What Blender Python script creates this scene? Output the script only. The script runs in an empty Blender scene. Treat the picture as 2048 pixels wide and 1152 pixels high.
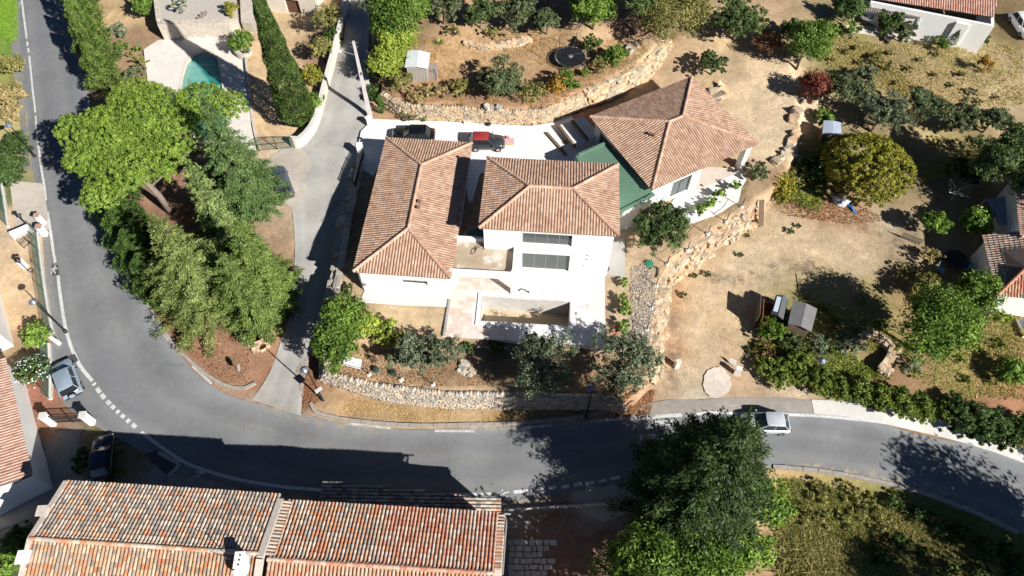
import bpy, bmesh, math, random
import numpy as np
from mathutils import Vector, Matrix
random.seed(7); RNG = np.random.default_rng(7)
scene = bpy.context.scene
COL = scene.collection
R = math.radians
# ---------------------------------------------------------------- camera, sky, sun, exposure
CAM_H, PITCH, FPX = 52.0, R(57), 1420.0
cam_data = bpy.data.cameras.new('camera'); cam = bpy.data.objects.new('camera', cam_data); COL.objects.link(cam)
cam.location = (0, 0, CAM_H); cam.rotation_euler = (R(90) - PITCH, 0, 0)
cam_data.sensor_width = 36.0; cam_data.lens = FPX / 2048 * 36; cam_data.clip_end = 4000; cam_data.clip_start = 0.5
scene.camera = cam
SUN_EL, SHADOW_AZ = R(34), R(-50)            # shadows fall towards this heading (from +Y, clockwise)
sd = Vector((math.sin(SHADOW_AZ) * math.cos(SUN_EL), math.cos(SHADOW_AZ) * math.cos(SUN_EL), -math.sin(SUN_EL)))
sun_data = bpy.data.lights.new('sun', 'SUN'); sun_data.energy = 5.0; sun_data.angle = R(0.5); sun_data.color = (1.0, 0.965, 0.91)
sun = bpy.data.objects.new('sun', sun_data); COL.objects.link(sun)
sun.rotation_euler = sd.to_track_quat('-Z', 'Y').to_euler(); sun.location = (40, -30, 60)
world = bpy.data.worlds.new('World'); scene.world = world; world.use_nodes = True
wn = world.node_tree; bgn = wn.nodes['Background']; sky = wn.nodes.new('ShaderNodeTexSky')
sky.sky_type = 'NISHITA'; sky.sun_disc = False; sky.sun_elevation = SUN_EL; sky.sun_rotation = SHADOW_AZ + math.pi
sky.air_density = 0.45; sky.dust_density = 0.2; sky.ozone_density = 5.0; sky.altitude = 400
wn.links.new(sky.outputs[0], bgn.inputs[0]); bgn.inputs[1].default_value = 0.05
vs = scene.view_settings; vs.view_transform = 'Standard'; vs.look = 'None'; vs.exposure = 0.72; vs.gamma = 1.0; vs.use_curve_mapping = False
scene.render.engine = 'CYCLES'
scene.cycles.max_bounces = 5; scene.cycles.diffuse_bounces = 3; scene.cycles.transparent_max_bounces = 6

# ---------------------------------------------------------------- projecting photo points into the place
def P(x, y, z=0.0):
    u = (x - 1024.0) / FPX; v = (576.0 - y) / FPX; c, s = math.cos(PITCH), math.sin(PITCH)
    dz = -s + v * c; t = (z - CAM_H) / dz
    return np.array([u * t, (c + v * s) * t, z])

def idw(pts, X, Y, power=3.0, eps=0.6):
    num = np.zeros_like(X); den = np.zeros_like(X)
    for (x, y, z) in pts:
        w = 1.0 / ((X - x) ** 2 + (Y - y) ** 2 + eps) ** (power / 2)
        num += w * z; den += w
    return num / den
ORDN = ('first','second','third','fourth','fifth','sixth','seventh','eighth','ninth','tenth','eleventh','twelfth','thirteenth','fourteenth','fifteenth','sixteenth','seventeenth','eighteenth')
def by_left(spots):       # spots sorted by where they stand, with the words that single each one out
    q = sorted(spots); return [(s, ORDN[i]+' from the left') for i, s in enumerate(q)]
def world_pts(lst):
    return [(*P(px, py, z)[:2], z) for (px, py, z) in lst]
def inside(poly, X, Y):
    res = np.zeros(X.shape, bool); n = len(poly)
    for i in range(n):
        x1, y1 = poly[i]; x2, y2 = poly[(i + 1) % n]
        if y1 == y2: continue
        c = ((y1 > Y) != (y2 > Y)) & (X < (x2 - x1) * (Y - y1) / (y2 - y1) + x1)
        res ^= c
    return res

GLOBAL = world_pts([
 (100,-60,-.3),(100,0,-.5),(110,150,-.9),(120,300,-1.3),(150,400,-1.7),(170,500,-2.0),(210,620,-2.5),(270,740,-2.9),(390,840,-3.2),(560,880,-3.35),(700,900,-3.4),(850,910,-3.45),(1000,910,-3.5),(1150,905,-3.55),(1300,890,-3.6),(1450,875,-3.7),(1600,875,-3.8),(1720,895,-4.0),(1850,930,-4.2),(1960,965,-4.45),(2060,1000,-4.7),
 (560,800,-3.15),(585,730,-2.9),(605,660,-2.6),(622,580,-2.2),(632,500,-1.75),(640,420,-1.2),(640,340,-.5),(690,270,.15),(695,200,.75),(712,110,2.0),(720,30,3.2),(735,-60,4.3),
 (420,650,-2.45),(480,720,-2.8),(400,740,-2.85),(320,560,-2.1),(280,450,-1.7),(420,500,-1.8),(500,560,-2.0),(540,650,-2.45),(420,380,-1.1),(330,330,-1.0),(200,250,-.9),(190,80,-.5),
 (400,200,.0),(330,120,.1),(480,220,.1),(520,150,.35),(560,270,-.1),(420,30,.6),(600,100,.8),(250,100,-.3),(640,150,.8),(300,200,-.3),(560,330,-.4),(560,0,1.0),
 (30,450,-2),(60,560,-2.3),(60,650,-2.5),(20,250,-1.5),(10,100,-.8),(20,700,-2.7),(60,800,-3.1),(130,860,-3.2),(90,950,-3.4),(0,1050,-3.6),
 (250,930,-3.3),(350,1000,-3.4),(300,1200,-3.9),(1000,1200,-4.1),(1100,1040,-3.8),(1200,1100,-4.0),(1230,1000,-3.7),(700,1100,-3.8),
 (1350,1050,-4.3),(1500,1150,-5.5),(1600,1000,-4.6),(1750,1050,-5.0),(1900,1100,-5.4),(2060,1160,-5.8),
 (1420,600,-2.5),(1400,700,-2.8),(1340,660,-2.7),(1340,780,-3.2),(1450,500,-2.2),(1530,430,-1.9),(1600,480,-2.0),(1420,790,-3.2),(1550,780,-3.4),(1700,600,-2.3),(1850,700,-2.9),(1950,800,-3.5),(1750,780,-3.3),(2000,600,-2.4),(2000,450,-1.8),(1800,460,-1.7),(1650,400,-1.5),(1600,340,-1.2),
 (1650,260,-.5),(1740,330,-1.1),(1800,230,-.1),(2000,250,-.2),(1900,300,-.8),(1800,110,1.3),(1980,130,1.0),(1900,40,2.0),(2048,60,1.4),(1650,130,1.2),(1600,30,2.6),(1700,20,2.4),(1500,20,2.6),(1560,110,1.6),(1600,170,.7),(1480,70,2.1),(1420,30,2.4),
 (700,830,-3.25),(900,838,-3.3),(1100,830,-3.35),(640,800,-3.1),(700,800,-2.95),(900,820,-2.95),(1100,820,-3.0),(1220,820,-3.15)])
VILLA = world_pts([(900,620,-.06),(1250,600,-.25),(1295,650,-.4),(1400,420,-.05),(1450,370,.1),(1500,200,.7),(1570,250,.5),(1450,110,1.3),(1100,270,.38),(800,255,.38),(740,250,.38),(1250,200,.55),(680,500,-.1),(690,330,.2),(665,620,-.3),(790,660,-.22),(1000,500,-.06),(1100,690,-.06),(1540,340,.2),(1430,60,2.2),(1500,90,1.9),(1555,130,1.3),(1585,190,.8)])
VILLA_POLY = [tuple(P(a,b,0)[:2]) for a,b in [(737,250),(712,330),(690,450),(668,580),(650,650),(700,688),(885,690),(1208,700),(1290,700),(1302,700),(1312,620),(1325,560),(1345,527),(1400,478),(1480,425),(1540,392),(1575,345),(1598,300),(1600,250),(1588,190),(1560,130),(1500,80),(1430,50),(1340,85),(1300,150),(1200,215),(1100,245),(1000,245),(800,215),(752,200)]]
FRONT = world_pts([(700,720,-.95),(900,730,-1.0),(1100,760,-1.1),(1250,760,-1.5),(640,745,-1.2),(1000,700,-.9),(1290,720,-1.5)])
FRONT_POLY = [tuple(P(a,b,-1)[:2]) for a,b in [(652,690),(700,688),(885,690),(1208,700),(1300,700),(1304,740),(1285,775),(1245,800),(1200,794),(1100,794),(1024,789),(932,784),(900,787),(828,779),(782,773),(744,768),(702,758),(656,744),(645,735)]]
UPPER = world_pts([(820,180,2.0),(1000,180,2.15),(1000,100,2.5),(1200,130,2.3),(1300,90,2.3),(900,20,3.4),(1200,20,3.5),(1350,0,3.1),(780,100,2.4),(760,0,3.9)])
UPPER_POLY = [tuple(P(a,b,2.05)[:2]) for a,b in [(758,182),(775,192),(800,204),(850,211),(912,213),(980,218),(1030,220),(1084,218),(1122,204),(1188,174),(1238,154),(1271,137),(1303,110),(1326,80),(1322,66),(1380,30),(1420,-80),(752,-80)]]
CX0, CX1, CY0, CY1 = -64.0, 64.0, 4.0, 90.0
def hgt(X, Y):
    X = np.atleast_1d(np.asarray(X, float)); Y = np.atleast_1d(np.asarray(Y, float))
    Xc = np.clip(X, CX0, CX1); Yc = np.clip(Y, CY0, CY1)
    Z = idw(GLOBAL, Xc, Yc)
    for poly, pts in ((VILLA_POLY, VILLA), (FRONT_POLY, FRONT), (UPPER_POLY, UPPER)):
        m = inside(poly, Xc, Yc)
        if m.any(): Z[m] = idw(pts, Xc[m], Yc[m], 2.5, 1.0)
    return Z
def G(px, py, dz=0.0):
    zs = np.arange(9, -9, -0.05); a = P(px, py, 9); b = P(px, py, -9); t = (9 - zs) / 18
    X = a[0] + (b[0] - a[0]) * t; Y = a[1] + (b[1] - a[1]) * t
    h = hgt(X, Y); k = np.argmax(h >= zs)
    return np.array([X[k], Y[k], h[k] + dz])

# ---------------------------------------------------------------- object helpers
ORIG = {}
def tag(o, label=None, cat=None, group=None, kind=None):
    if label: o['label'] = label
    if cat: o['category'] = cat
    if group: o['group'] = group
    if kind: o['kind'] = kind
    return o
def thing(name, label, cat, loc=(0, 0, 0), group=None):
    o = bpy.data.objects.new(name, None); o.empty_display_size = 0.3; COL.objects.link(o)
    o.location = Vector([float(v) for v in loc]); ORIG[o] = np.array(loc, float); tag(o, label, cat, group); return o
def mesh_np(name, V, F, mat, cols=None, smooth=False, uvs=None):
    me = bpy.data.meshes.new(name)
    V = np.asarray(V, np.float32)
    if isinstance(F, np.ndarray):
        nf, k = F.shape
        me.vertices.add(len(V)); me.vertices.foreach_set('co', V.ravel())
        me.loops.add(nf * k); me.loops.foreach_set('vertex_index', F.ravel().astype(np.int32))
        me.polygons.add(nf); me.polygons.foreach_set('loop_start', np.arange(0, nf * k, k, dtype=np.int32))
        me.polygons.foreach_set('loop_total', np.full(nf, k, np.int32)); me.update(calc_edges=True)
    else:
        me.from_pydata([tuple(map(float, v)) for v in V], [], F); me.update()
    if cols is not None:
        at = me.color_attributes.new('Col', 'FLOAT_COLOR', 'POINT'); c4 = np.ones((len(V), 4), np.float32); c4[:, :3] = cols
        at.data.foreach_set('color', c4.ravel())
    if uvs is not None:
        ul = me.uv_layers.new(name='UV'); li = np.empty(len(me.loops), np.int32); me.loops.foreach_get('vertex_index', li)
        ul.data.foreach_set('uv', np.asarray(uvs, np.float32)[li].ravel())
    if smooth: me.polygons.foreach_set('use_smooth', np.ones(len(me.polygons), bool))
    if mat is not None: me.materials.append(mat)
    return me
def link(name, me, parent=None, loc=(0, 0, 0)):
    o = bpy.data.objects.new(name, me); COL.objects.link(o); o.location = Vector([float(v) for v in loc])
    if parent is not None: o.parent = parent; ORIG[o] = ORIG[parent] + np.array(loc, float)
    else: ORIG[o] = np.array(loc, float)
    return o
class MB:
    """collects shapes in world (or thing-local) coordinates; build() makes ONE mesh object"""
    def __init__(s): s.v = []; s.f = []; s.c = []
    def add(s, V, F, col=None):
        n = len(s.v); s.v += [tuple(map(float, p)) for p in V]; s.f += [tuple(n + i for i in f) for f in F]
        s.c += [col if col is not None else (1, 1, 1)] * len(V); return s
    def frame(s, o, ex, ey, ez, a, b, c, col=None):     # box spanning o + a*ex + b*ey + c*ez ranges
        o = np.array(o, float); ex, ey, ez = (np.array(q, float) for q in (ex, ey, ez))
        V = [o + ex * i + ey * j + ez * k for k in c for j in b for i in a]
        return s.add(V, [(0,2,3,1),(4,5,7,6),(0,1,5,4),(2,6,7,3),(0,4,6,2),(1,3,7,5)], col)
    def box(s, c, size, rz=0.0, col=None):
        ex = (math.cos(rz), math.sin(rz), 0); ey = (-math.sin(rz), math.cos(rz), 0); h = [q / 2 for q in size]
        return s.frame(c, ex, ey, (0, 0, 1), (-h[0], h[0]), (-h[1], h[1]), (-h[2], h[2]), col)
    def prism(s, poly, z0, z1, col=None):               # poly: xy list; z0,z1 scalars or lists
        n = len(poly); a = sum(poly[i][0]*poly[(i+1)%n][1]-poly[(i+1)%n][0]*poly[i][1] for i in range(n))
        if a < 0: poly = poly[::-1]
        za = z0 if hasattr(z0, '__len__') else [z0]*n; zb = z1 if hasattr(z1, '__len__') else [z1]*n
        V = [(p[0], p[1], za[i]) for i, p in enumerate(poly)] + [(p[0], p[1], zb[i]) for i, p in enumerate(poly)]
        return s.add(V, [tuple(range(n))[::-1], tuple(range(n, 2*n))] + [(i, (i+1)%n, n+(i+1)%n, n+i) for i in range(n)], col)
    def tube(s, pts, r, n=6, col=None, cap=True):
        pts = [np.array(p, float) for p in pts]; rr = r if hasattr(r, '__len__') else [r]*len(pts); V = []; F = []
        for i, p in enumerate(pts):
            d = pts[min(i+1, len(pts)-1)] - pts[max(i-1, 0)]; d /= (np.linalg.norm(d) + 1e-9)
            a = np.cross(d, (0, 0, 1) if abs(d[2]) < .9 else (1, 0, 0)); a /= np.linalg.norm(a); b = np.cross(d, a)
            for k in range(n):
                t = 2*math.pi*k/n; V.append(p + (a*math.cos(t) + b*math.sin(t))*rr[i])
        for i in range(len(pts)-1):
            for k in range(n):
                F.append((i*n+k, i*n+(k+1)%n, (i+1)*n+(k+1)%n, (i+1)*n+k))
        if cap: F += [tuple(range(n))[::-1], tuple(range((len(pts)-1)*n, len(pts)*n))]
        return s.add(V, F, col)
    def lathe(s, c, prof, n=14, col=None):               # prof: (r, z)
        V = [(c[0]+r*math.cos(2*math.pi*k/n), c[1]+r*math.sin(2*math.pi*k/n), c[2]+z) for r, z in prof for k in range(n)]
        F = [(i*n+k, i*n+(k+1)%n, (i+1)*n+(k+1)%n, (i+1)*n+k) for i in range(len(prof)-1) for k in range(n)]
        return s.add(V, F + [tuple(range(n))[::-1], tuple(range((len(prof)-1)*n, len(prof)*n))], col)
    def build(s, name, mat, parent=None, smooth=False, cols=False, bevel=0):
        V = np.array(s.v, float)
        if parent is None:
            org = np.array([(V[:, 0].min()+V[:, 0].max())/2, (V[:, 1].min()+V[:, 1].max())/2, V[:, 2].min()]); loc = org
        else: org = ORIG[parent]; loc = (0, 0, 0)
        me = mesh_np(name, V - org, s.f, mat, np.array(s.c) if cols else None, smooth)
        o = link(name, me, parent, loc)
        if bevel:
            m = o.modifiers.new('bevel', 'BEVEL'); m.width = bevel; m.segments = 1; m.limit_method = 'ANGLE'
        return o
def struct(o, group=None): return tag(o, kind='structure', group=group)

# ---------------------------------------------------------------- materials
MATS = {}
def S(*c): return tuple((v/255/12.92 if v/255 <= .04045 else ((v/255+.055)/1.055)**2.4) for v in c)   # sRGB bytes to linear
def nodes_of(name):
    m = bpy.data.materials.new(name); m.use_nodes = True; nt = m.node_tree; b = nt.nodes['Principled BSDF']; return m, nt, b
def mat(name, c1, c2=None, scale=1.0, rough=.85, bump=0.0, bscale=None, metal=0.0, spec=.3, attr=False, detail=6, spots=None):
    """two-tone noise material in world space; attr multiplies by the mesh colour attribute; spots = (colour, scale, threshold)"""
    if name in MATS: return MATS[name]
    m, nt, b = nodes_of(name); N = nt.nodes.new; L = nt.links.new
    b.inputs['Roughness'].default_value = rough; b.inputs['Metallic'].default_value = metal; b.inputs['Specular IOR Level'].default_value = spec
    geo = N('ShaderNodeNewGeometry'); c2 = c2 or tuple(v*.8 for v in c1)
    n1 = N('ShaderNodeTexNoise'); n1.inputs['Scale'].default_value = scale; n1.inputs['Detail'].default_value = detail; n1.inputs['Roughness'].default_value = .65
    L(geo.outputs['Position'], n1.inputs['Vector'])
    cr = N('ShaderNodeValToRGB'); cr.color_ramp.elements[0].position = .32; cr.color_ramp.elements[1].position = .68
    cr.color_ramp.elements[0].color = (*c2, 1); cr.color_ramp.elements[1].color = (*c1, 1); L(n1.outputs['Fac'], cr.inputs['Fac'])
    out = cr.outputs['Color']
    if spots:
        n3 = N('ShaderNodeTexNoise'); n3.inputs['Scale'].default_value = spots[1]; n3.inputs['Detail'].default_value = 8; n3.inputs['Roughness'].default_value = .7
        L(geo.outputs['Position'], n3.inputs['Vector'])
        mr = N('ShaderNodeMapRange'); mr.inputs[1].default_value = spots[2]; mr.inputs[2].default_value = spots[2]+.08; L(n3.outputs['Fac'], mr.inputs[0])
        mx = N('ShaderNodeMix'); mx.data_type = 'RGBA'; L(mr.outputs[0], mx.inputs[0]); L(out, mx.inputs[6]); mx.inputs[7].default_value = (*spots[0], 1); out = mx.outputs[2]
    if attr:
        at = N('ShaderNodeAttribute'); at.attribute_name = 'Col'
        mx = N('ShaderNodeMix'); mx.data_type = 'RGBA'; mx.blend_type = 'MULTIPLY'; mx.inputs[0].default_value = 1
        L(out, mx.inputs[6]); L(at.outputs['Color'], mx.inputs[7]); out = mx.outputs[2]
    L(out, b.inputs['Base Color'])
    if bump:
        n2 = N('ShaderNodeTexNoise'); n2.inputs['Scale'].default_value = bscale or scale*8; n2.inputs['Detail'].default_value = 6
        L(geo.outputs['Position'], n2.inputs['Vector'])
        bp = N('ShaderNodeBump'); bp.inputs['Strength'].default_value = bump; bp.inputs['Distance'].default_value = .05; L(n2.outputs['Fac'], bp.inputs['Height']); L(bp.outputs[0], b.inputs['Normal'])
    MATS[name] = m; return m
def leaf_mat():
    m, nt, b = nodes_of('leaf'); N = nt.nodes.new; L = nt.links.new; nt.nodes.remove(b)
    at = N('ShaderNodeAttribute'); at.attribute_name = 'Col'
    oi = N('ShaderNodeObjectInfo'); hs = N('ShaderNodeHueSaturation'); mr = N('ShaderNodeMapRange'); mr.inputs[3].default_value = .88; mr.inputs[4].default_value = 1.12
    L(oi.outputs['Random'], mr.inputs[0]); L(mr.outputs[0], hs.inputs['Value']); L(at.outputs['Color'], hs.inputs['Color'])
    d = N('ShaderNodeBsdfDiffuse'); t = N('ShaderNodeBsdfTranslucent'); g = N('ShaderNodeBsdfGlossy'); g.inputs['Roughness'].default_value = .45
    mx = N('ShaderNodeMixShader'); mx.inputs[0].default_value = .28; m2 = N('ShaderNodeMixShader'); m2.inputs[0].default_value = .014
    L(hs.outputs[0], d.inputs['Color']); L(hs.outputs[0], t.inputs['Color']); L(d.outputs[0], mx.inputs[1]); L(t.outputs[0], mx.inputs[2])
    L(mx.outputs[0], m2.inputs[1]); L(g.outputs[0], m2.inputs[2]); L(m2.outputs[0], nt.nodes['Material Output'].inputs['Surface']); return m
M_LEAF = leaf_mat()
M_BARK = mat('bark', (.16,.12,.085), (.08,.06,.045), 6, .95, .6)
M_PALEBARK = mat('pale_bark', (.30,.25,.2), (.16,.125,.1), 6, .95, .6)
M_WHITE = mat('white_render', (.80,.79,.77), (.74,.73,.70), .6, .9, .05, 30)
M_CREAM = mat('cream_render', (.66,.60,.50), (.55,.49,.40), .8, .92, .15, 20)
M_TILE = mat('villa_tile', (.98,.96,.95), (.78,.74,.71), 1.2, .85, .1, 30, attr=True, spec=.2)
M_OLDTILE = mat('old_tile', (1,.98,.95), (.72,.70,.68), 6, .92, .25, 30, attr=True, spec=.15, spots=((.09,.085,.08), 9, .66))
M_MORTAR = mat('mortar', (.60,.54,.47), (.45,.40,.34), 4, .95, .3, 25)
M_DARKMETAL = mat('dark_metal', (.02,.021,.023), (.03,.03,.032), 5, .5, metal=.3, spec=.5)
M_GREYMETAL = mat('grey_metal', (.32,.33,.34), (.25,.26,.27), 5, .45, metal=.4, spec=.5)
M_GREENMETAL = mat('green_metal', (.02,.075,.055), (.015,.055,.042), 5, .5, spec=.4)
M_CONC = mat('concrete', (.42,.40,.36), (.32,.30,.27), 1.2, .92, .2, 25)
M_PALECONC = mat('pale_concrete', (.62,.60,.56), (.50,.485,.45), .7, .9, .1, 25)
M_STONE = mat('stone', (.52,.46,.38), (.36,.31,.25), 2.2, .95, .7, 9, attr=True)
M_WOOD = mat('weathered_wood', (.22,.15,.10), (.13,.09,.06), 5, .9, .3)
M_PAINT = mat('road_paint', (.66,.66,.64), (.38,.38,.37), 5, .7, spots=((.18,.18,.18), 10, .58))
def simple(name, c, rough=.5, metal=0, spec=.5, alpha=None, trans=0):
    if name in MATS: return MATS[name]
    m, nt, b = nodes_of(name); b.inputs['Base Color'].default_value = (*c, 1); b.inputs['Roughness'].default_value = rough
    b.inputs['Metallic'].default_value = metal; b.inputs['Specular IOR Level'].default_value = spec; b.inputs['Transmission Weight'].default_value = trans
    n = nt.nodes.new('ShaderNodeTexNoise'); n.inputs['Scale'].default_value = 8; g = nt.nodes.new('ShaderNodeNewGeometry'); nt.links.new(g.outputs['Position'], n.inputs['Vector'])
    mr = nt.nodes.new('ShaderNodeMapRange'); mr.inputs[3].default_value = max(rough-.06, .02); mr.inputs[4].default_value = rough+.08
    nt.links.new(n.outputs['Fac'], mr.inputs[0]); nt.links.new(mr.outputs[0], b.inputs['Roughness'])
    MATS[name] = m; return m
M_GLASS = simple('dark_glass', (.02,.025,.03), .08, 0, .6)
M_WINGLASS = simple('window_glass', (.085,.10,.10), .08, 0, .6)
# ================================================================ THE SETTING: ground, roads, markings
KLIT = 1.14
def A(r, g, b):
    c = S(r, g, b); m = sum(c)/3; return tuple(min((v*.83 + m*.17) / KLIT * 1.06, .82) for v in c)
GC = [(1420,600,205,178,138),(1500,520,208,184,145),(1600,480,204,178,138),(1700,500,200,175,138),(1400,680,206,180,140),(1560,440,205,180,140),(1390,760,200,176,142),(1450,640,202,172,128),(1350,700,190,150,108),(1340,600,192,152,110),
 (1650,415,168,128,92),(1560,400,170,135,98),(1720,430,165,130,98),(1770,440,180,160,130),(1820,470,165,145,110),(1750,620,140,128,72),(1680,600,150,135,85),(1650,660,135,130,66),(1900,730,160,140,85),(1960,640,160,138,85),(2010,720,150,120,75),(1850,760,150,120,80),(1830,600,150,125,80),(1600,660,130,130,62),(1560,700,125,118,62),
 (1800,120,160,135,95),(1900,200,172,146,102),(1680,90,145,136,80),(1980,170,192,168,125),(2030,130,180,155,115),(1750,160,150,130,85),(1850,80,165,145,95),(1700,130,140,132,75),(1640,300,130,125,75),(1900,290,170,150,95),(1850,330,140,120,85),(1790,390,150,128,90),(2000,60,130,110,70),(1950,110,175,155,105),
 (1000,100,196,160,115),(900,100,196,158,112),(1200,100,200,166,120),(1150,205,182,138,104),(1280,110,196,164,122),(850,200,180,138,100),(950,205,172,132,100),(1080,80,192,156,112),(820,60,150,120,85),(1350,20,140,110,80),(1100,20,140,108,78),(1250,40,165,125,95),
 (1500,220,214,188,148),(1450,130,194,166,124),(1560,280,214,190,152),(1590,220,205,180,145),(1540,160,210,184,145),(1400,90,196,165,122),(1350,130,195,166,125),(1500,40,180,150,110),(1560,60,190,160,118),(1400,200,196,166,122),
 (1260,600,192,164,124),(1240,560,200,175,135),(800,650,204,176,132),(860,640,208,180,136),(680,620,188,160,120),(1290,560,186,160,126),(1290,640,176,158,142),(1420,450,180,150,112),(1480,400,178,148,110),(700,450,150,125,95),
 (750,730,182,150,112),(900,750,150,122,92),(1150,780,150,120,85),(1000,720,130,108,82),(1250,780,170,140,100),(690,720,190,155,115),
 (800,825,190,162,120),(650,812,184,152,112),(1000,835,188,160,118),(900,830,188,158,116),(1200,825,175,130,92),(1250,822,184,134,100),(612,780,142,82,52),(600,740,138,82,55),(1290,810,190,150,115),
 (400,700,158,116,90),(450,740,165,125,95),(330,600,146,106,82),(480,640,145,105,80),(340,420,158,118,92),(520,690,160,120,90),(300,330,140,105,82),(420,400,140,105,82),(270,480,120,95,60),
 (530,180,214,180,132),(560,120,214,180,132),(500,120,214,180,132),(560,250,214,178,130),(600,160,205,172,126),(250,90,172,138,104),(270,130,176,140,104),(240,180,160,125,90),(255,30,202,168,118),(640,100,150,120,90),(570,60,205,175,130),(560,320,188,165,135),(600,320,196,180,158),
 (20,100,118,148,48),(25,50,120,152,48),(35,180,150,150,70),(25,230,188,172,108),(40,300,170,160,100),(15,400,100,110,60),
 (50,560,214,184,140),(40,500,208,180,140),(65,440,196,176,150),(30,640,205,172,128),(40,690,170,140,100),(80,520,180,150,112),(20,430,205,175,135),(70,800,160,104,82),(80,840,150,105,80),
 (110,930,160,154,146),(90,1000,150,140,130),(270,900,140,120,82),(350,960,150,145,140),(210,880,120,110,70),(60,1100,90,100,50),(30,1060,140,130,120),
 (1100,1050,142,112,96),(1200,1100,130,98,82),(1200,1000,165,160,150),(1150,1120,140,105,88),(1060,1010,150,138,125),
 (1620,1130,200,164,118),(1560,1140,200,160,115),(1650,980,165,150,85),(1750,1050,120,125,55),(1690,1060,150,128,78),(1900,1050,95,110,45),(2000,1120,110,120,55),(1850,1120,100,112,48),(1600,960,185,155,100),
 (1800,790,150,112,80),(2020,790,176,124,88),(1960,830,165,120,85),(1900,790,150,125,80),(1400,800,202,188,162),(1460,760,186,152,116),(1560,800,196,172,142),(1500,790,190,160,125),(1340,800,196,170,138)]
def ground_cols(X, Y, Z):
    W = np.zeros(X.shape + (3,)); D = np.zeros(X.shape)
    for (px, py, r, g, b) in GC:
        q = G(px, py); w = 1 / ((X-q[0])**2 + (Y-q[1])**2 + .8)**2.0
        W += w[..., None] * np.array(A(r, g, b)); D += w
    return W / D[..., None]
def axis(lo, hi, step, far):
    c = list(np.arange(lo, hi + .01, step)); d = step; a = lo
    while a > -far: d *= 1.35; a -= d; c.insert(0, a)
    d = step; a = hi
    while a < far: d *= 1.35; a += d; c.append(a)
    return np.array(c)
gx = axis(-62, 62, .38, 900); gy = axis(4, 90, .38, 900)
GX, GY = np.meshgrid(gx, gy); GZ = hgt(GX.ravel(), GY.ravel()).reshape(GX.shape)
nz = (np.sin(GX*1.7+GY*.6)+np.sin(GY*2.1-GX*.9)+np.sin(GX*.53+1)*np.sin(GY*.47))*.018
nxg = len(gx); idx = np.arange(GX.size).reshape(GX.shape)
GF = np.stack([idx[:-1,:-1], idx[:-1,1:], idx[1:,1:], idx[1:,:-1]], -1).reshape(-1, 4)

def ground_mat():
    m, nt, b = nodes_of('ground'); N = nt.nodes.new; L = nt.links.new; b.inputs['Roughness'].default_value = .97; b.inputs['Specular IOR Level'].default_value = .1
    at = N('ShaderNodeAttribute'); at.attribute_name = 'Col'; geo = N('ShaderNodeNewGeometry'); out = at.outputs['Color']
    for sc, lo, hi, rg in ((.22,.78,1.2,.6), (1.6,.74,1.22,.75), (11.,.78,1.18,.8)):
        n = N('ShaderNodeTexNoise'); n.inputs['Scale'].default_value = sc; n.inputs['Detail'].default_value = 7; n.inputs['Roughness'].default_value = rg; n.inputs['Distortion'].default_value = .4
        L(geo.outputs['Position'], n.inputs['Vector']); mr = N('ShaderNodeMapRange'); mr.inputs[1].default_value = .3; mr.inputs[2].default_value = .7; mr.inputs[3].default_value = lo; mr.inputs[4].default_value = hi
        L(n.outputs['Fac'], mr.inputs[0]); mx = N('ShaderNodeMix'); mx.data_type = 'RGBA'; mx.blend_type = 'MULTIPLY'; mx.inputs[0].default_value = 1; L(out, mx.inputs[6]); L(mr.outputs[0], mx.inputs[7]); out = mx.outputs[2]
    n = N('ShaderNodeTexNoise'); n.inputs['Scale'].default_value = 1.1; n.inputs['Detail'].default_value = 9; n.inputs['Roughness'].default_value = .72; L(geo.outputs['Position'], n.inputs['Vector'])
    mr = N('ShaderNodeMapRange'); mr.inputs[1].default_value = .54; mr.inputs[2].default_value = .66; mr.inputs[4].default_value = .45; L(n.outputs['Fac'], mr.inputs[0])
    mx = N('ShaderNodeMix'); mx.data_type = 'RGBA'; L(mr.outputs[0], mx.inputs[0]); L(out, mx.inputs[6])
    m3 = N('ShaderNodeMix'); m3.data_type = 'RGBA'; m3.blend_type = 'MULTIPLY'; m3.inputs[0].default_value = 1; L(out, m3.inputs[6]); m3.inputs[7].default_value = (.62,.56,.50,1); L(m3.outputs[2], mx.inputs[7])
    L(mx.outputs[2], b.inputs['Base Color'])
    n = N('ShaderNodeTexNoise'); n.inputs['Scale'].default_value = 7; n.inputs['Detail'].default_value = 8; n.inputs['Roughness'].default_value = .7; L(geo.outputs['Position'], n.inputs['Vector'])
    bp = N('ShaderNodeBump'); bp.inputs['Strength'].default_value = .6; bp.inputs['Distance'].default_value = .12; L(n.outputs['Fac'], bp.inputs['Height']); L(bp.outputs[0], b.inputs['Normal'])
    return m
M_GROUND = ground_mat()

# ---- roads
def catmull(pts, n):
    pts = [np.array(p, float) for p in pts]; out = []
    for i in range(len(pts)-1):
        p0, p1, p2, p3 = pts[max(i-1,0)], pts[i], pts[i+1], pts[min(i+2,len(pts)-1)]
        for k in range(n):
            t = k/n; out.append(.5*((2*p1)+(-p0+p2)*t+(2*p0-5*p1+4*p2-p3)*t*t+(-p0+3*p1-3*p2+p3)*t**3))
    return np.array(out + [pts[-1]])
ROAD = [(28,-60,150,-60),(38,80,164,80),(50,200,180,200),(64,330,198,330),(84,450,228,450),(100,560,270,545),(106,660,318,648),(104,750,384,738),(135,815,448,786),(220,868,518,808),(330,925,590,824),(450,965,680,846),(600,990,790,858),(800,1000,930,857),(1000,1000,1060,850),(1200,975,1220,838),(1380,945,1370,826),(1540,935,1520,815),(1700,955,1690,834),(1850,990,1830,868),(1960,1032,1950,893),(2060,1078,2060,926),(2200,1160,2200,990)]
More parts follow.
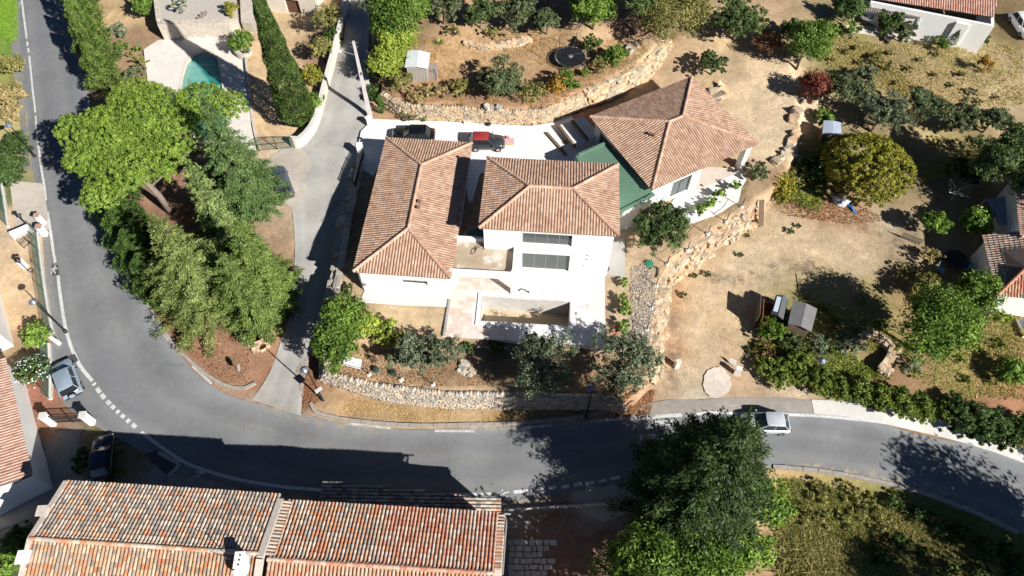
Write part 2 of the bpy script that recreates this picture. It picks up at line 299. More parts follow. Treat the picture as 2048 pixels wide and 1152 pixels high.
LANE = [(505,800,602,832),(540,745,608,772),(560,690,625,700),(582,620,655,610),(590,520,668,520),(588,450,682,450),(578,400,693,400),(545,350,705,340),(560,302,718,300),(605,288,735,264),(640,235,742,240),(652,190,742,200),(670,130,735,130),(690,60,738,60),(700,-50,745,-50)]
def flat_hgt(X, Y):
    return idw(GLOBAL, np.atleast_1d(X), np.atleast_1d(Y))
def road_strip(name, pairs, across, dz, m, n=7, ext=None):
    O = catmull([G(a,b) for a,b,c,d in pairs], n); I = catmull([G(c,d) for a,b,c,d in pairs], n)
    if ext: 
        O = np.vstack([O, O[-1]+(O[-1]-O[-2])*ext]); I = np.vstack([I, I[-1]+(I[-1]-I[-2])*ext])
    T = np.linspace(0, 1, across); V = O[:,None,:]*(1-T)[None,:,None] + I[:,None,:]*T[None,:,None]
    V[...,2] = flat_hgt(V[...,0].ravel(), V[...,1].ravel()).reshape(V.shape[:2]) + dz
    d = np.r_[0, np.cumsum(np.linalg.norm(np.diff((O+I)/2, axis=0), axis=1))]
    UV = np.stack([np.broadcast_to(T[None,:], V.shape[:2]), np.broadcast_to(d[:,None], V.shape[:2])], -1)
    k = np.arange(V.shape[0]*across).reshape(V.shape[0], across)
    F = np.stack([k[:-1,:-1],k[:-1,1:],k[1:,1:],k[1:,:-1]], -1).reshape(-1,4)
    o = link(name, mesh_np(name, V.reshape(-1,3), F, m, uvs=UV.reshape(-1,2), smooth=True)); return struct(o), O, I
def asphalt_mat(name, base, track, spot, patch):
    m, nt, b = nodes_of(name); N = nt.nodes.new; L = nt.links.new; b.inputs['Roughness'].default_value = .9; b.inputs['Specular IOR Level'].default_value = .2
    uv = N('ShaderNodeUVMap'); sp = N('ShaderNodeSeparateXYZ'); L(uv.outputs[0], sp.inputs[0]); geo = N('ShaderNodeNewGeometry')
    nn = N('ShaderNodeTexNoise'); nn.inputs['Scale'].default_value = .5; nn.inputs['Detail'].default_value = 4; L(geo.outputs['Position'], nn.inputs['Vector'])
    ad = N('ShaderNodeMath'); ad.operation = 'MULTIPLY_ADD'; ad.inputs[1].default_value = .1; L(nn.outputs['Fac'], ad.inputs[0]); L(sp.outputs[0], ad.inputs[2])
    cr = N('ShaderNodeValToRGB'); e = cr.color_ramp.elements; e[0].position = .0; e[0].color = (*[v*1.25 for v in base],1); e[1].position = 1; e[1].color = (*[v*1.3 for v in base],1)
    for p, c in ((.12, base), (.26, track), (.38, base), (.52, [v*1.06 for v in base]), (.66, track), (.80, base), (.93, [v*1.12 for v in base])):
        q = e.new(p); q.color = (*c, 1)
    L(ad.outputs[0], cr.inputs['Fac']); out = cr.outputs[0]
    for sc, lo, hi in ((.2,.88,1.12), (1.5,.94,1.06), (18.,.92,1.08), (60.,.92,1.08)):
        n = N('ShaderNodeTexNoise'); n.inputs['Scale'].default_value = sc; n.inputs['Detail'].default_value = 6; L(geo.outputs['Position'], n.inputs['Vector'])
        mr = N('ShaderNodeMapRange'); mr.inputs[1].default_value = .3; mr.inputs[2].default_value = .7; mr.inputs[3].default_value = lo; mr.inputs[4].default_value = hi; L(n.outputs['Fac'], mr.inputs[0])
        mx = N('ShaderNodeMix'); mx.data_type = 'RGBA'; mx.blend_type = 'MULTIPLY'; mx.inputs[0].default_value = 1; L(out, mx.inputs[6]); L(mr.outputs[0], mx.inputs[7]); out = mx.outputs[2]
    vo = N('ShaderNodeTexVoronoi'); vo.feature = 'DISTANCE_TO_EDGE'; vo.inputs['Scale'].default_value = .22; 
    wp = N('ShaderNodeTexNoise'); wp.inputs['Scale'].default_value = 1.2; wp.inputs['Detail'].default_value = 5; L(geo.outputs['Position'], wp.inputs['Vector'])
    va = N('ShaderNodeVectorMath'); va.operation = 'MULTIPLY_ADD'; L(wp.outputs['Color'], va.inputs[0]); va.inputs[1].default_value = (1.6,1.6,0); L(geo.outputs['Position'], va.inputs[2]); L(va.outputs[0], vo.inputs['Vector'])
    mr = N('ShaderNodeMapRange'); mr.inputs[1].default_value = .0; mr.inputs[2].default_value = .008; mr.inputs[3].default_value = patch; mr.inputs[4].default_value = 0; L(vo.outputs['Distance'], mr.inputs[0])
    n5 = N('ShaderNodeTexNoise'); n5.inputs['Scale'].default_value = .3; L(geo.outputs['Position'], n5.inputs['Vector']); mr5 = N('ShaderNodeMapRange'); mr5.inputs[1].default_value = .5; mr5.inputs[2].default_value = .6; L(n5.outputs['Fac'], mr5.inputs[0])
    mm = N('ShaderNodeMath'); mm.operation = 'MULTIPLY'; L(mr.outputs[0], mm.inputs[0]); L(mr5.outputs[0], mm.inputs[1])
    mx = N('ShaderNodeMix'); mx.data_type = 'RGBA'; L(mm.outputs[0], mx.inputs[0]); L(out, mx.inputs[6]); mx.inputs[7].default_value = (*spot,1); out = mx.outputs[2]
    L(out, b.inputs['Base Color'])
    n = N('ShaderNodeTexNoise'); n.inputs['Scale'].default_value = 45; n.inputs['Detail'].default_value = 4; L(geo.outputs['Position'], n.inputs['Vector'])
    bp = N('ShaderNodeBump'); bp.inputs['Strength'].default_value = .25; bp.inputs['Distance'].default_value = .02; L(n.outputs['Fac'], bp.inputs['Height']); L(bp.outputs[0], b.inputs['Normal'])
    return m
M_ROAD = asphalt_mat('road_asphalt', (.168,.172,.178), (.196,.198,.20), (.05,.05,.05), .45)
M_LANE = asphalt_mat('lane_asphalt', (.325,.315,.295), (.365,.352,.33), (.10,.09,.08), .6)
main_road, RO, RI = road_strip('main_road', ROAD, 15, .035, M_ROAD, ext=30)
lane, LW, LE = road_strip('side_lane', LANE, 10, .05, M_LANE)
# the ground sheet is pressed a little under both carriageways
for OO, II in ((RO, RI), (LW, LE)):
    poly = [tuple(p[:2]) for p in OO] + [tuple(p[:2]) for p in II[::-1]]
    m_ = inside(poly, GX.ravel(), GY.ravel()).reshape(GX.shape); GZ = np.where(m_, GZ - .06, GZ + 0); nz = np.where(m_, 0, nz)
GCOL = ground_cols(GX.ravel(), GY.ravel(), GZ.ravel())
HOLES = []
def finish_ground():
    z = (GZ + nz).copy().ravel()
    for poly, zz in HOLES:
        k = inside(poly, GX.ravel(), GY.ravel()); z[k] = np.minimum(z[k], zz)
    V = np.stack([GX.ravel(), GY.ravel(), z], -1)
    o = link('ground', mesh_np('ground', V, GF, M_GROUND, cols=GCOL, smooth=True)); struct(o)
def drape(name, poly, dz, m, parent=None, hf=hgt, step=.8, top=None, world=False):
    """a polygon of photo points (or world xy) laid on the ground, dz above it"""
    W = poly if world else [G(a, b)[:2] for a, b in poly]
    bm = bmesh.new(); vv = [bm.verts.new((float(p[0]), float(p[1]), 0)) for p in W]; f = bm.faces.new(vv); f.normal_update()
    if f.normal.z < 0: f.normal_flip()
    bmesh.ops.triangulate(bm, faces=bm.faces[:])
    xs = [p[0] for p in W]; ys = [p[1] for p in W]
    if step:
        for ax, lo, hi in ((0, min(xs), max(xs)), (1, min(ys), max(ys))):
            c = lo + step
            while c < hi:
                bmesh.ops.bisect_plane(bm, geom=bm.verts[:]+bm.edges[:]+bm.faces[:], plane_co=(c,0,0) if ax == 0 else (0,c,0), plane_no=(1,0,0) if ax == 0 else (0,1,0)); c += step
    co = np.array([v.co[:] for v in bm.verts]); z = (hf(co[:,0], co[:,1]) if top is None else np.full(len(co), top)) + dz
    org = np.array([0,0,0.]) if parent is None else ORIG[parent]
    for v, zz in zip(bm.verts, z): v.co = (v.co.x-org[0], v.co.y-org[1], zz-org[2])
    me = bpy.data.meshes.new(name); bm.to_mesh(me); bm.free(); me.materials.append(m)
    return link(name, me, parent)
def line_strip(name, px, width, dz, m, parent, n=6, hf=flat_hgt):
    C = catmull([G(a,b) for a,b in px], n) if len(px) > 2 else np.array([G(*px[0])*(1-t)+G(*px[1])*t for t in np.linspace(0,1,6)])
    T = np.gradient(C[:,:2], axis=0); T /= np.linalg.norm(T, axis=1)[:,None]; Nn = np.stack([-T[:,1], T[:,0]], -1)*width/2
    V = []
    for c, q in zip(C, Nn): V += [(c[0]+q[0], c[1]+q[1]), (c[0]-q[0], c[1]-q[1])]
    V = np.array(V); Z = hf(V[:,0], V[:,1]) + dz - .0; F = [(2*i,2*i+1,2*i+3,2*i+2) for i in range(len(C)-1)]
    Vw = np.c_[V, Z] - (ORIG[parent] if parent else 0)
    return link(name, mesh_np(name, Vw, F, m), parent)
Z_LINE = .045
line_strip('edge_line', [(40,-30),(47,25),(54,78)], .22, Z_LINE, M_PAINT, main_road)
line_strip('edge_line', [(59,112),(66,180),(73,250),(80,310),(88,365),(93,402)], .2, Z_LINE, M_PAINT, main_road)
for a in ((55,84,56,93),(57,97,58,106)): line_strip('dash', [a[:2],a[2:]], .22, Z_LINE, M_PAINT, main_road)
line_strip('edge_line', [(96,425),(102,465),(107,500),(111,526)], .26, Z_LINE, M_PAINT, main_road)
line_strip('edge_line', [(117,552),(121,590),(127,630),(134,665),(145,700),(163,735),(186,763)], .28, Z_LINE, M_PAINT, main_road)
dp = catmull([(188,767),(208,795),(230,818),(252,838),(276,858)], 10)
for i in range(9):
    a = dp[int(i/9*40)]; b = dp[int((i+.6)/9*40)]; line_strip('dash', [tuple(a),tuple(b)], .34, Z_LINE, M_PAINT, main_road)
line_strip('edge_line', [(283,865),(320,892),(370,925),(420,944),(480,960),(560,973),(645,981)], .26, Z_LINE, M_PAINT, main_road)
line_strip('edge_line', [(880,990),(940,989),(982,988)], .2, Z_LINE, M_PAINT, main_road)
for a in ((1027,985,1057,982),(1075,978,1090,976),(1096,977,1112,974),(1123,975,1138,972),(1147,971,1164,968),(1172,967,1189,965),(1197,964,1212,961),(1220,958,1240,955)):
    line_strip('dash', [a[:2],a[2:]], .26, Z_LINE, M_PAINT, main_road)
for a in ((260,527,278,577),(307,634,338,681),(385,732,424,768),(699,848,782,857),(870,862,949,863),(1026,858,1105,851),(1180,843,1250,838)):
    mx_, my_ = (a[0]+a[2])/2, (a[1]+a[3])/2
    line_strip('dash', [a[:2],(mx_,my_),a[2:]], .22, Z_LINE, M_PAINT, main_road)
line_strip('edge_line', [(1258,838),(1310,834),(1364,831)], .28, Z_LINE, M_PAINT, main_road)
line_strip('edge_line', [(1372,830),(1440,826),(1536,829),(1626,832),(1726,841),(1819,857),(1903,877),(1975,898),(2048,924),(2120,950)], .24, Z_LINE, M_PAINT, main_road)
for a in ((1310,848,1347,846),(1279,876,1311,873),(1288,904,1300,903)): line_strip('dash', [a[:2],a[2:]], .5, Z_LINE, M_PAINT, main_road)
M_PATCH = mat('asphalt_patch', (.075,.075,.078), (.055,.055,.058), 6, .9, .2, 40)
M_CURBPAVE = mat('pavement_asphalt', (.24,.23,.215), (.18,.175,.165), 2, .92, .2, 40)
def walker(px, py, ang, size):
    c = G(px, py); ca, sa = math.cos(ang), math.sin(ang); mb = MB()
    def T(poly): 
        V = [(c[0]+(x*ca-y*sa)*size, c[1]+(x*sa+y*ca)*size) for x, y in poly]
        z = flat_hgt(np.array([v[0] for v in V]), np.array([v[1] for v in V])) + .052
        mb.add([(v[0], v[1], q) for v, q in zip(V, z)], [tuple(range(len(V)))])
    T([(.1*math.cos(t), .42+.1*math.sin(t)) for t in np.linspace(0, 6.28, 11)[:-1]])
    T([(-.12,.28),(.12,.28),(.1,-.05),(-.1,-.05)])
    T([(-.1,-.04),(0.,-.06),(-.17,-.5),(-.28,-.46)]); T([(0.,-.06),(.1,-.04),(.3,-.44),(.2,-.5)])
    T([(-.12,.28),(-.1,.16),(-.3,-.02),(-.36,.05)]); T([(.12,.28),(.1,.16),(.3,.03),(.36,.1)])
    mb.build('pedestrian_symbol', M_PAINT, main_road)
drape('symbol_panel', [(100,531),(116,530),(119,550),(103,553)], .043, M_PATCH, main_road, flat_hgt)
walker(109, 541, R(4), .95); walker(403, 945, R(-68), 1.0); walker(1006, 988, R(80), .9); walker(43, 8, R(8), .8)
drape('asphalt_patch', [(138,712),(150,708),(158,722),(146,730)], .046, M_PATCH, main_road, flat_hgt)
drape('asphalt_patch', [(99,493),(108,491),(110,501),(101,503)], .042, mat('rust_patch',(.25,.17,.12),(.2,.13,.09),5), main_road, flat_hgt)
# ---- pavements and drives beside the road
struct(drape('pavement', [(1622,800),(1700,802),(1726,806),(1752,812),(1800,822),(1900,845),(1980,873),(2060,905),(2060,926),(1950,893),(1850,866),(1750,842),(1690,834),(1628,828)], .07, M_PALECONC, hf=flat_hgt))
struct(drape('driveway', [(20,362),(86,368),(95,420),(98,460),(80,470),(58,462),(38,470),(28,440)], .05, mat('drive_concrete',(.50,.45,.39),(.40,.355,.30),1.1,.92,.15,20), hf=flat_hgt))
struct(drape('sidewalk', [(28,-40),(20,60),(30,160),(42,260),(48,340),(64,340),(54,240),(46,160),(38,60),(34,-40)], .05, M_CURBPAVE, hf=flat_hgt))
struct(drape('sidewalk', [(98,462),(106,560),(112,640),(122,700),(112,700),(100,640),(92,560),(86,475)], .05, M_CURBPAVE, hf=flat_hgt))
struct(drape('track', [(120,862),(162,862),(150,930),(110,1010),(50,1040),(0,1060),(-40,1080),(-40,1030),(20,1010),(80,960),(110,900)], .05, mat('track_concrete',(.30,.285,.265),(.22,.21,.195),1.1,.93,.3,25), hf=flat_hgt))
struct(drape('parking_apron', [(528,330),(548,308),(575,300),(600,298),(618,312),(624,335),(612,352),(618,378),(600,400),(592,425),(575,412),(556,380)], .055, mat('sandy_apron',(.42,.38,.325),(.34,.30,.25),1.4,.95,.3,15), hf=flat_hgt))
struct(drape('concrete_patch', [(1433+28*math.cos(t)*(1+.05*math.sin(3*t+1)+.03*math.sin(11*t)), 766+31*math.sin(t)*(1+.04*math.sin(4*t)+.03*math.sin(13*t))) for t in np.linspace(0,6.283,49)[:-1]], .09, mat('worn_concrete',(.60,.53,.46),(.46,.40,.34),2,.95,.3,15), hf=flat_hgt))
struct(drape('forecourt', [(1255,838),(1290,808),(1340,800),(1400,800),(1480,795),(1560,795),(1625,802),(1628,829),(1520,817),(1370,828)], .045, mat('grey_shoulder',(.31,.28,.245),(.24,.215,.19),1.4,.93,.25,25), hf=flat_hgt))
struct(drape('concrete_apron', [(1140,985),(1230,970),(1260,985),(1270,1020),(1210,1045),(1170,1030),(1150,1010)], .04, mat('shade_concrete',(.40,.38,.34),(.30,.28,.25),1.4,.93,.25,25), hf=flat_hgt))
dg = drape('drain_cover', [(1731,811),(1748,812),(1748,825),(1732,824)], .075, M_DARKMETAL, hf=flat_hgt, step=0); tag(dg, 'dark iron drain grate set in the pale pavement by the hedge', 'drain')
# ---- kerbs: blocks laid end to end
KB = None
def kerb(name, px, w, h, m, blk=1.0, n=12):
    C = catmull([G(a,b) for a,b in px], n); d = np.r_[0, np.cumsum(np.linalg.norm(np.diff(C[:,:2],axis=0),axis=1))]
    root = bpy.data.objects.new(name, None); COL.objects.link(root); root.location = Vector(C[0]); ORIG[root] = C[0].copy(); struct(root)
    me = None; s = 0
    mb = MB(); mb.box((0,0,0),(blk*.97,w,h+.25)); me = mesh_np('kerb_stone', np.array(mb.v), mb.f, m)
    while s + blk < d[-1]:
        a = np.array([np.interp(s,d,C[:,k]) for k in range(2)]); b = np.array([np.interp(s+blk,d,C[:,k]) for k in range(2)]); c = (a+b)/2; z = flat_hgt(c[0],c[1])[0] + h/2 - .1
        o = link('kerb_stone', me, root, np.array([*c, z]) - ORIG[root]); o.rotation_euler = (random.uniform(-.02,.02), random.uniform(-.015,.015), math.atan2(b[1]-a[1], b[0]-a[0])+random.uniform(-.015,.015)); s += blk
M_KERB = mat('kerb_stone', (.40,.36,.31), (.27,.24,.21), 3, .95, .4, 15)
kerb('kerb', [(268,532),(285,580),(310,632),(345,685),(385,727),(425,758),(465,776),(498,776),(515,764)], .24, .14, M_KERB)
kerb('kerb', [(622,806),(626,820),(640,829),(690,840),(760,848),(850,852),(950,850),(1050,846),(1130,838),(1200,826),(1248,812)], .28, .16, M_KERB)
kerb('kerb', [(1545,934),(1620,941),(1700,953),(1780,970),(1850,988),(1920,1014),(1985,1042),(2060,1080)], .3, .22, M_KERB, 1.2)

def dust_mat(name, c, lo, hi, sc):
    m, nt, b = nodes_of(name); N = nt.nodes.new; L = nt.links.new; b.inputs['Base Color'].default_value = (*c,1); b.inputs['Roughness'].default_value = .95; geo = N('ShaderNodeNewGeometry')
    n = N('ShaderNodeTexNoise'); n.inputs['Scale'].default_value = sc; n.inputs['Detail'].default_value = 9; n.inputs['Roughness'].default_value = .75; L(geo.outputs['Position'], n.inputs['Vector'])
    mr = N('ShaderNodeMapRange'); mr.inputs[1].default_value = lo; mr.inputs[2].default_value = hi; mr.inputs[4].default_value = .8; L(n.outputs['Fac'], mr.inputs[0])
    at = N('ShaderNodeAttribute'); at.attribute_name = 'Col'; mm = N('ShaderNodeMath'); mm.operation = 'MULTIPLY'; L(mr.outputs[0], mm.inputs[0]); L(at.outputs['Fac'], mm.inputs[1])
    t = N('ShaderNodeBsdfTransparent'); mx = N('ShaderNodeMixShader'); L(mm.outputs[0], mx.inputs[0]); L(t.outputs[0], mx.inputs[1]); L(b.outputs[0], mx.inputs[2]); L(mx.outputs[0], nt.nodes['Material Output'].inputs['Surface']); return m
def dust(name, px, width, m, dz, hf, label):
    """a feathered band of grit or wear lying along a line"""
    C = catmull([G(a,b) for a,b in px], 6); T = np.gradient(C[:,:2], axis=0); T /= np.linalg.norm(T,axis=1)[:,None]; Nn = np.stack([-T[:,1],T[:,0]],-1); V=[]; Cc=[]; k=7
    for i, (c, q) in enumerate(zip(C, Nn)):
        e = min(1, i/4, (len(C)-1-i)/4)
        for j in range(k): t = j/(k-1)*2-1; V.append((c[0]+q[0]*t*width/2, c[1]+q[1]*t*width/2)); Cc.append((1-abs(t)**1.5)*e)
    V = np.array(V); Z = hf(V[:,0],V[:,1])+dz; F = np.array([(i*k+j, i*k+j+1, (i+1)*k+j+1, (i+1)*k+j) for i in range(len(C)-1) for j in range(k-1)])
    o = link(name, mesh_np(name, np.c_[V,Z], F, m, cols=np.repeat(np.array(Cc)[:,None],3,1))); tag(o, label, 'dust', kind='stuff')
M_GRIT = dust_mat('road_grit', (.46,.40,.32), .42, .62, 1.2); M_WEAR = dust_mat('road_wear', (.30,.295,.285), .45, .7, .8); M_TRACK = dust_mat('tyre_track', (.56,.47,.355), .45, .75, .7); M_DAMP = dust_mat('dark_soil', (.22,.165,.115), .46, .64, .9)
dust('grit', [(470,782),(520,800),(580,822),(640,838),(720,850),(820,858)], 1.8, M_GRIT, .055, flat_hgt, 'pale grit washed over the road at the lane mouth')
dust('grit', [(860,858),(960,856),(1060,850),(1160,843),(1250,834)], 1.1, M_GRIT, .055, flat_hgt, 'pale grit along the kerb below the verge')
dust('grit', [(320,650),(370,715),(430,765),(480,785)], .9, M_GRIT, .055, flat_hgt, 'pale grit along the kerb of the tree island')
dust('grit', [(1560,928),(1650,938),(1750,955),(1850,980),(1960,1025),(2050,1068)], 1.3, M_GRIT, .055, flat_hgt, 'pale grit along the lower edge of the right-hand road')
dust('wear', [(210,520),(232,600),(275,690),(345,770),(450,830),(580,872),(750,900),(950,908)], 1.2, M_WEAR, .052, flat_hgt, 'pale worn streak along the outer lane of the bend')
dust('wear', [(1560,885),(1680,897),(1800,920),(1920,955),(2050,1005)], 1.0, M_WEAR, .052, flat_hgt, 'pale worn streak on the right-hand road')
dust('tyre_track', [(1390,800),(1375,730),(1385,660),(1430,590),(1500,520),(1590,470),(1680,455)], 1.0, M_TRACK, .06, hgt, 'left pale wheel track across the bare yard')
dust('tyre_track', [(1430,790),(1420,730),(1430,670),(1475,605),(1545,540),(1630,490),(1720,480)], 1.0, M_TRACK, .06, hgt, 'right pale wheel track across the bare yard')
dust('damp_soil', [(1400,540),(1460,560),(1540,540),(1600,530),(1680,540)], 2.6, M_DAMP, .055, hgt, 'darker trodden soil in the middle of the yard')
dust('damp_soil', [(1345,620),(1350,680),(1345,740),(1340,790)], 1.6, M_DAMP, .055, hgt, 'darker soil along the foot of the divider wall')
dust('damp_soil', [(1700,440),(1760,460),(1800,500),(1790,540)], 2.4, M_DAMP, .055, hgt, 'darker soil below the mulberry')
dust('tyre_track', [(1420,130),(1470,180),(1530,230),(1560,290)], 2.2, M_TRACK, .06, hgt, 'pale scraped soil across the earth platform')
# ================================================================ BUILDINGS
CAMP = np.array([0, 0, CAM_H])
def unit(v): v = np.array(v, float); return v/np.linalg.norm(v)
def tile_shape(w, l, kind):
    if kind == 'roman': prof = [(-.5,.004),(-.30,.0),(-.21,.022),(-.03,.045),(.15,.051),(.34,.036),(.46,.010),(.5,.004)]
    else: prof = [(-.43,-.03),(-.36,.036),(-.21,.084),(0,.10),(.21,.084),(.36,.036),(.43,-.03)]
    n = len(prof); V = [(x*w, 0, z+(.016 if kind == 'roman' else .028)) for x, z in prof] + [(x*w*(.9 if kind != 'roman' else 1), l*1.08, z*(.85 if kind != 'roman' else 1)) for x, z in prof] + [(x*w, 0, z+(.016 if kind == 'roman' else .028)) for x, z in prof] + [(x*w, .004, z-.004) for x, z in prof]
    F = [(i, i+1, n+i+1, n+i) for i in range(n-1)] + [(3*n+i, 3*n+i+1, 2*n+i+1, 2*n+i) for i in range(n-1)]
    return np.array(V), np.array(F)
def cap_shape(r, l):
    t = np.linspace(-.12, math.pi+.12, 7); V = [(math.cos(a)*r*1.05, 0, math.sin(a)*r+.015) for a in t] + [(math.cos(a)*r*.95, l*1.06, math.sin(a)*r) for a in t] + [(math.cos(a)*r*1.05, 0, math.sin(a)*r+.015) for a in t] + [(math.cos(a)*r*.93, .004, math.sin(a)*r*.85) for a in t]
    n = 7; F = [(i+1, i, n+i, n+i+1) for i in range(n-1)] + [(2*n+i, 2*n+i+1, 3*n+i+1, 3*n+i) for i in range(n-1)]
    return np.array(V), np.array(F)
TILEMESH = {}
PAN = np.tile([.48,.43,.78,1,1.05,1,.82,.54], 4)[:,None]      # vertex tint: each tile coloured darker in the pan than on the roll
def place_tiles(roof, ents, shape_key, shape, tints, m, name, limit=300, jit=.012, rng=None):
    """ents: (pos, X, Y, Z) frames; the nearest `limit` become objects of their own, the rest one joined part"""
    if not ents: return
    rng = rng or random
    order = sorted(range(len(ents)), key=lambda i: np.linalg.norm(ents[i][0]-CAMP)); V0, F0 = shape; org = ORIG[roof]
    for k, t in enumerate(tints):
        if (shape_key, k) not in TILEMESH:
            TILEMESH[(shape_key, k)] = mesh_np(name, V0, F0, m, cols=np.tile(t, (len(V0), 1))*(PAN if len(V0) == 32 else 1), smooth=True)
    VV = []; FF = []; CC = []; n = 0
    for rank, i in enumerate(order):
        p, X, Y, Z = ents[i]; k = rng.randrange(len(tints)); a = rng.uniform(-1, 1)*jit*1.6; X2 = X*math.cos(a)+Y*math.sin(a); Y2 = Y*math.cos(a)-X*math.sin(a)
        p = p + Z*rng.uniform(-.3, 1)*jit + Y*rng.uniform(-1, 1)*jit
        if rank < limit:
            o = bpy.data.objects.new(name, TILEMESH[(shape_key, k)]); COL.objects.link(o); o.parent = roof
            o.matrix_local = Matrix(((X2[0],Y2[0],Z[0],p[0]-org[0]),(X2[1],Y2[1],Z[1],p[1]-org[1]),(X2[2],Y2[2],Z[2],p[2]-org[2]),(0,0,0,1)))
        else:
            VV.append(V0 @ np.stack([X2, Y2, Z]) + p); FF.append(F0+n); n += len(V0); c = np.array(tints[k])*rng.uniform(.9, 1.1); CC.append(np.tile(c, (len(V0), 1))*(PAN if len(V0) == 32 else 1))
    if VV:
        o = link(name+'_field', mesh_np(name+'s', np.vstack(VV)-org, np.vstack(FF), m, cols=np.vstack(CC), smooth=True), roof); o['kind'] = 'stuff'
def face_tiles(O, e, s, poly, w, l, v0=-.05):
    """tile frames over a roof face: O corner, e along eave, s up the slope, poly in (u, v)"""
    e = unit(e); s = unit(s); n = np.cross(e, s); us = [p[0] for p in poly]; vs_ = [p[1] for p in poly]; out = []
    nu = max(1, round((max(us)-min(us))/w)); ww = (max(us)-min(us))/nu; nv = int(math.ceil((max(vs_)-v0)/l))
    U, Vv = np.meshgrid((np.arange(nu)+.5)*ww+min(us), np.arange(nv)*l+v0); k = inside(poly, U+1e-4, np.maximum(Vv+l*.5, .02))
    for u, v in zip(U[k], Vv[k]): out.append((O+e*u+s*v+n*.03, e, s, n))
    return out
def ridge_tiles(a, b, l=.4, lift=.06):
    a = np.array(a, float); b = np.array(b, float); d = unit(b-a); X = unit(np.cross(d, (0,0,1))); Z = np.cross(X, d); L = np.linalg.norm(b-a); n = max(1, round(L/l)); out = []
    for i in range(n): out.append((a+d*(L/n*i)+Z*lift, X, d, Z))
    return out
VT = [tuple(c) for c in ((.60,.40,.29),(.66,.47,.36),(.54,.345,.245),(.68,.52,.42),(.48,.30,.215),(.62,.43,.33),(.58,.40,.31),(.66,.48,.37),(.45,.28,.205))]
OT = [tuple(c) for c in ((.66,.30,.17),(.68,.46,.30),(.46,.42,.38),(.36,.33,.30),(.72,.58,.46),(.56,.52,.48),(.62,.38,.26),(.28,.26,.245),(.74,.66,.56),(.48,.42,.37),(.60,.48,.38),(.42,.38,.35))]
RT = [tuple(c) for c in ((.64,.28,.19),(.68,.38,.28),(.70,.46,.35),(.66,.60,.55),(.62,.33,.23),(.72,.52,.42),(.70,.64,.58),(.54,.38,.31),(.60,.26,.17))]
NT = [tuple(c) for c in ((.62,.38,.30),(.66,.46,.38),(.58,.35,.27),(.66,.44,.35),(.62,.42,.35))]
def squeeze(T, f, g=1.0): 
    m = np.mean(T, axis=0); return [tuple(np.clip((np.array(t)*f+m*(1-f))*g, 0, .84)) for t in T]
VT = [tuple(np.array(t)*(.90,.88,.84)) for t in squeeze(VT, .65, 1.06)]; OT = [tuple(np.array(t)*(1.0,.97,.94)) for t in squeeze(OT, .9, .90)]; RT = [tuple(np.array(t)*(1.0,.94,.88)) for t in squeeze(RT, .85, .90)]; NT = squeeze(NT, .8, .95)
SH_V = tile_shape(.245, .36, 'roman'); SH_O = tile_shape(.25, .37, 'canal'); SH_C = cap_shape(.15, .40)
class Frame:
    def __init__(s, px4, z):         # SW, SE, NE, NW photo points at height z
        q = [P(a, b, z) for a, b in px4]; s.c = sum(q)/4; s.ex = unit((q[1]-q[0])+(q[2]-q[3])); s.ey = np.array([-s.ex[1], s.ex[0], 0.])
        s.w = (np.linalg.norm(q[1]-q[0])+np.linalg.norm(q[2]-q[3]))/2
        s.l = abs(((q[3]-q[0])+(q[2]-q[1]))@s.ey)/2; s.o = s.c - s.ex*s.w/2 - s.ey*s.l/2; s.z = z
    def at(s, u, v, z=None): r = s.o + s.ex*u + s.ey*v; r[2] = s.z if z is None else z; return r
    def uv(s, p): d = np.array(p)-s.o; return float(d@s.ex), float(d@s.ey)
def hip_roof(th, f, z, pitch, tints, shk, shape, capshape, m, limit, name='roof', over=0.0, u0=0, u1=None, v0=0, v1=None):
    u1 = f.w if u1 is None else u1; v1 = f.l if v1 is None else v1; w, l = u1-u0, v1-v0; h = min(w, l)/2; rz = z+h*pitch
    C = [f.at(u0,v0,z), f.at(u1,v0,z), f.at(u1,v1,z), f.at(u0,v1,z)]
    if l >= w: R0, R1 = f.at(u0+w/2, v0+h, rz), f.at(u0+w/2, v1-h, rz)
    else: R0, R1 = f.at(u0+h, v0+l/2, rz), f.at(u1-h, v0+l/2, rz)
    V = [c-np.array([0,0,.10]) for c in C] + C + [R0, R1]
    if l >= w: F = [(4,5,8),(5,6,9,8),(6,7,9),(7,4,8,9)]
    else: F = [(4,5,9,8),(5,6,9),(6,7,8,9),(7,4,8)]
    F += [(3,2,1,0),(0,1,5,4),(1,2,6,5),(2,3,7,6),(3,0,4,7)]
    mb = MB(); mb.add(V, F); roof = mb.build(name, mat('roof_base', (.33,.20,.14), (.24,.15,.11), 3), th)
    sl = math.sqrt(1+pitch*pitch); ents = []
    faces = [(C[0], C[1], w, l), (C[1], C[2], l, w), (C[2], C[3], w, l), (C[3], C[0], l, w)]
    for a, b, wid, dep in faces:
        e = unit(b-a); inn = np.array([-e[1], e[0], 0.]); s = unit(inn + np.array([0,0,pitch])); V_ = h*sl
        poly = [(0,0),(wid,0),(wid-h,V_),(h,V_)] if wid > 2*h+.05 else [(0,0),(wid,0),(wid/2,V_)]
        ents += face_tiles(a, e, s, poly, .245, .36)
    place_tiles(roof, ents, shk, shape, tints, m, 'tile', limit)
    caps = ridge_tiles(R0, R1)
    if l >= w: pr = ((C[0],R0),(C[1],R0),(C[2],R1),(C[3],R1))
    else: pr = ((C[0],R0),(C[3],R0),(C[1],R1),(C[2],R1))
    for a, b in pr: caps += ridge_tiles(a, b)
    place_tiles(roof, caps, shk+'cap', capshape, tints, m, 'ridge_tile', 300, .006)
    return roof, R0, R1
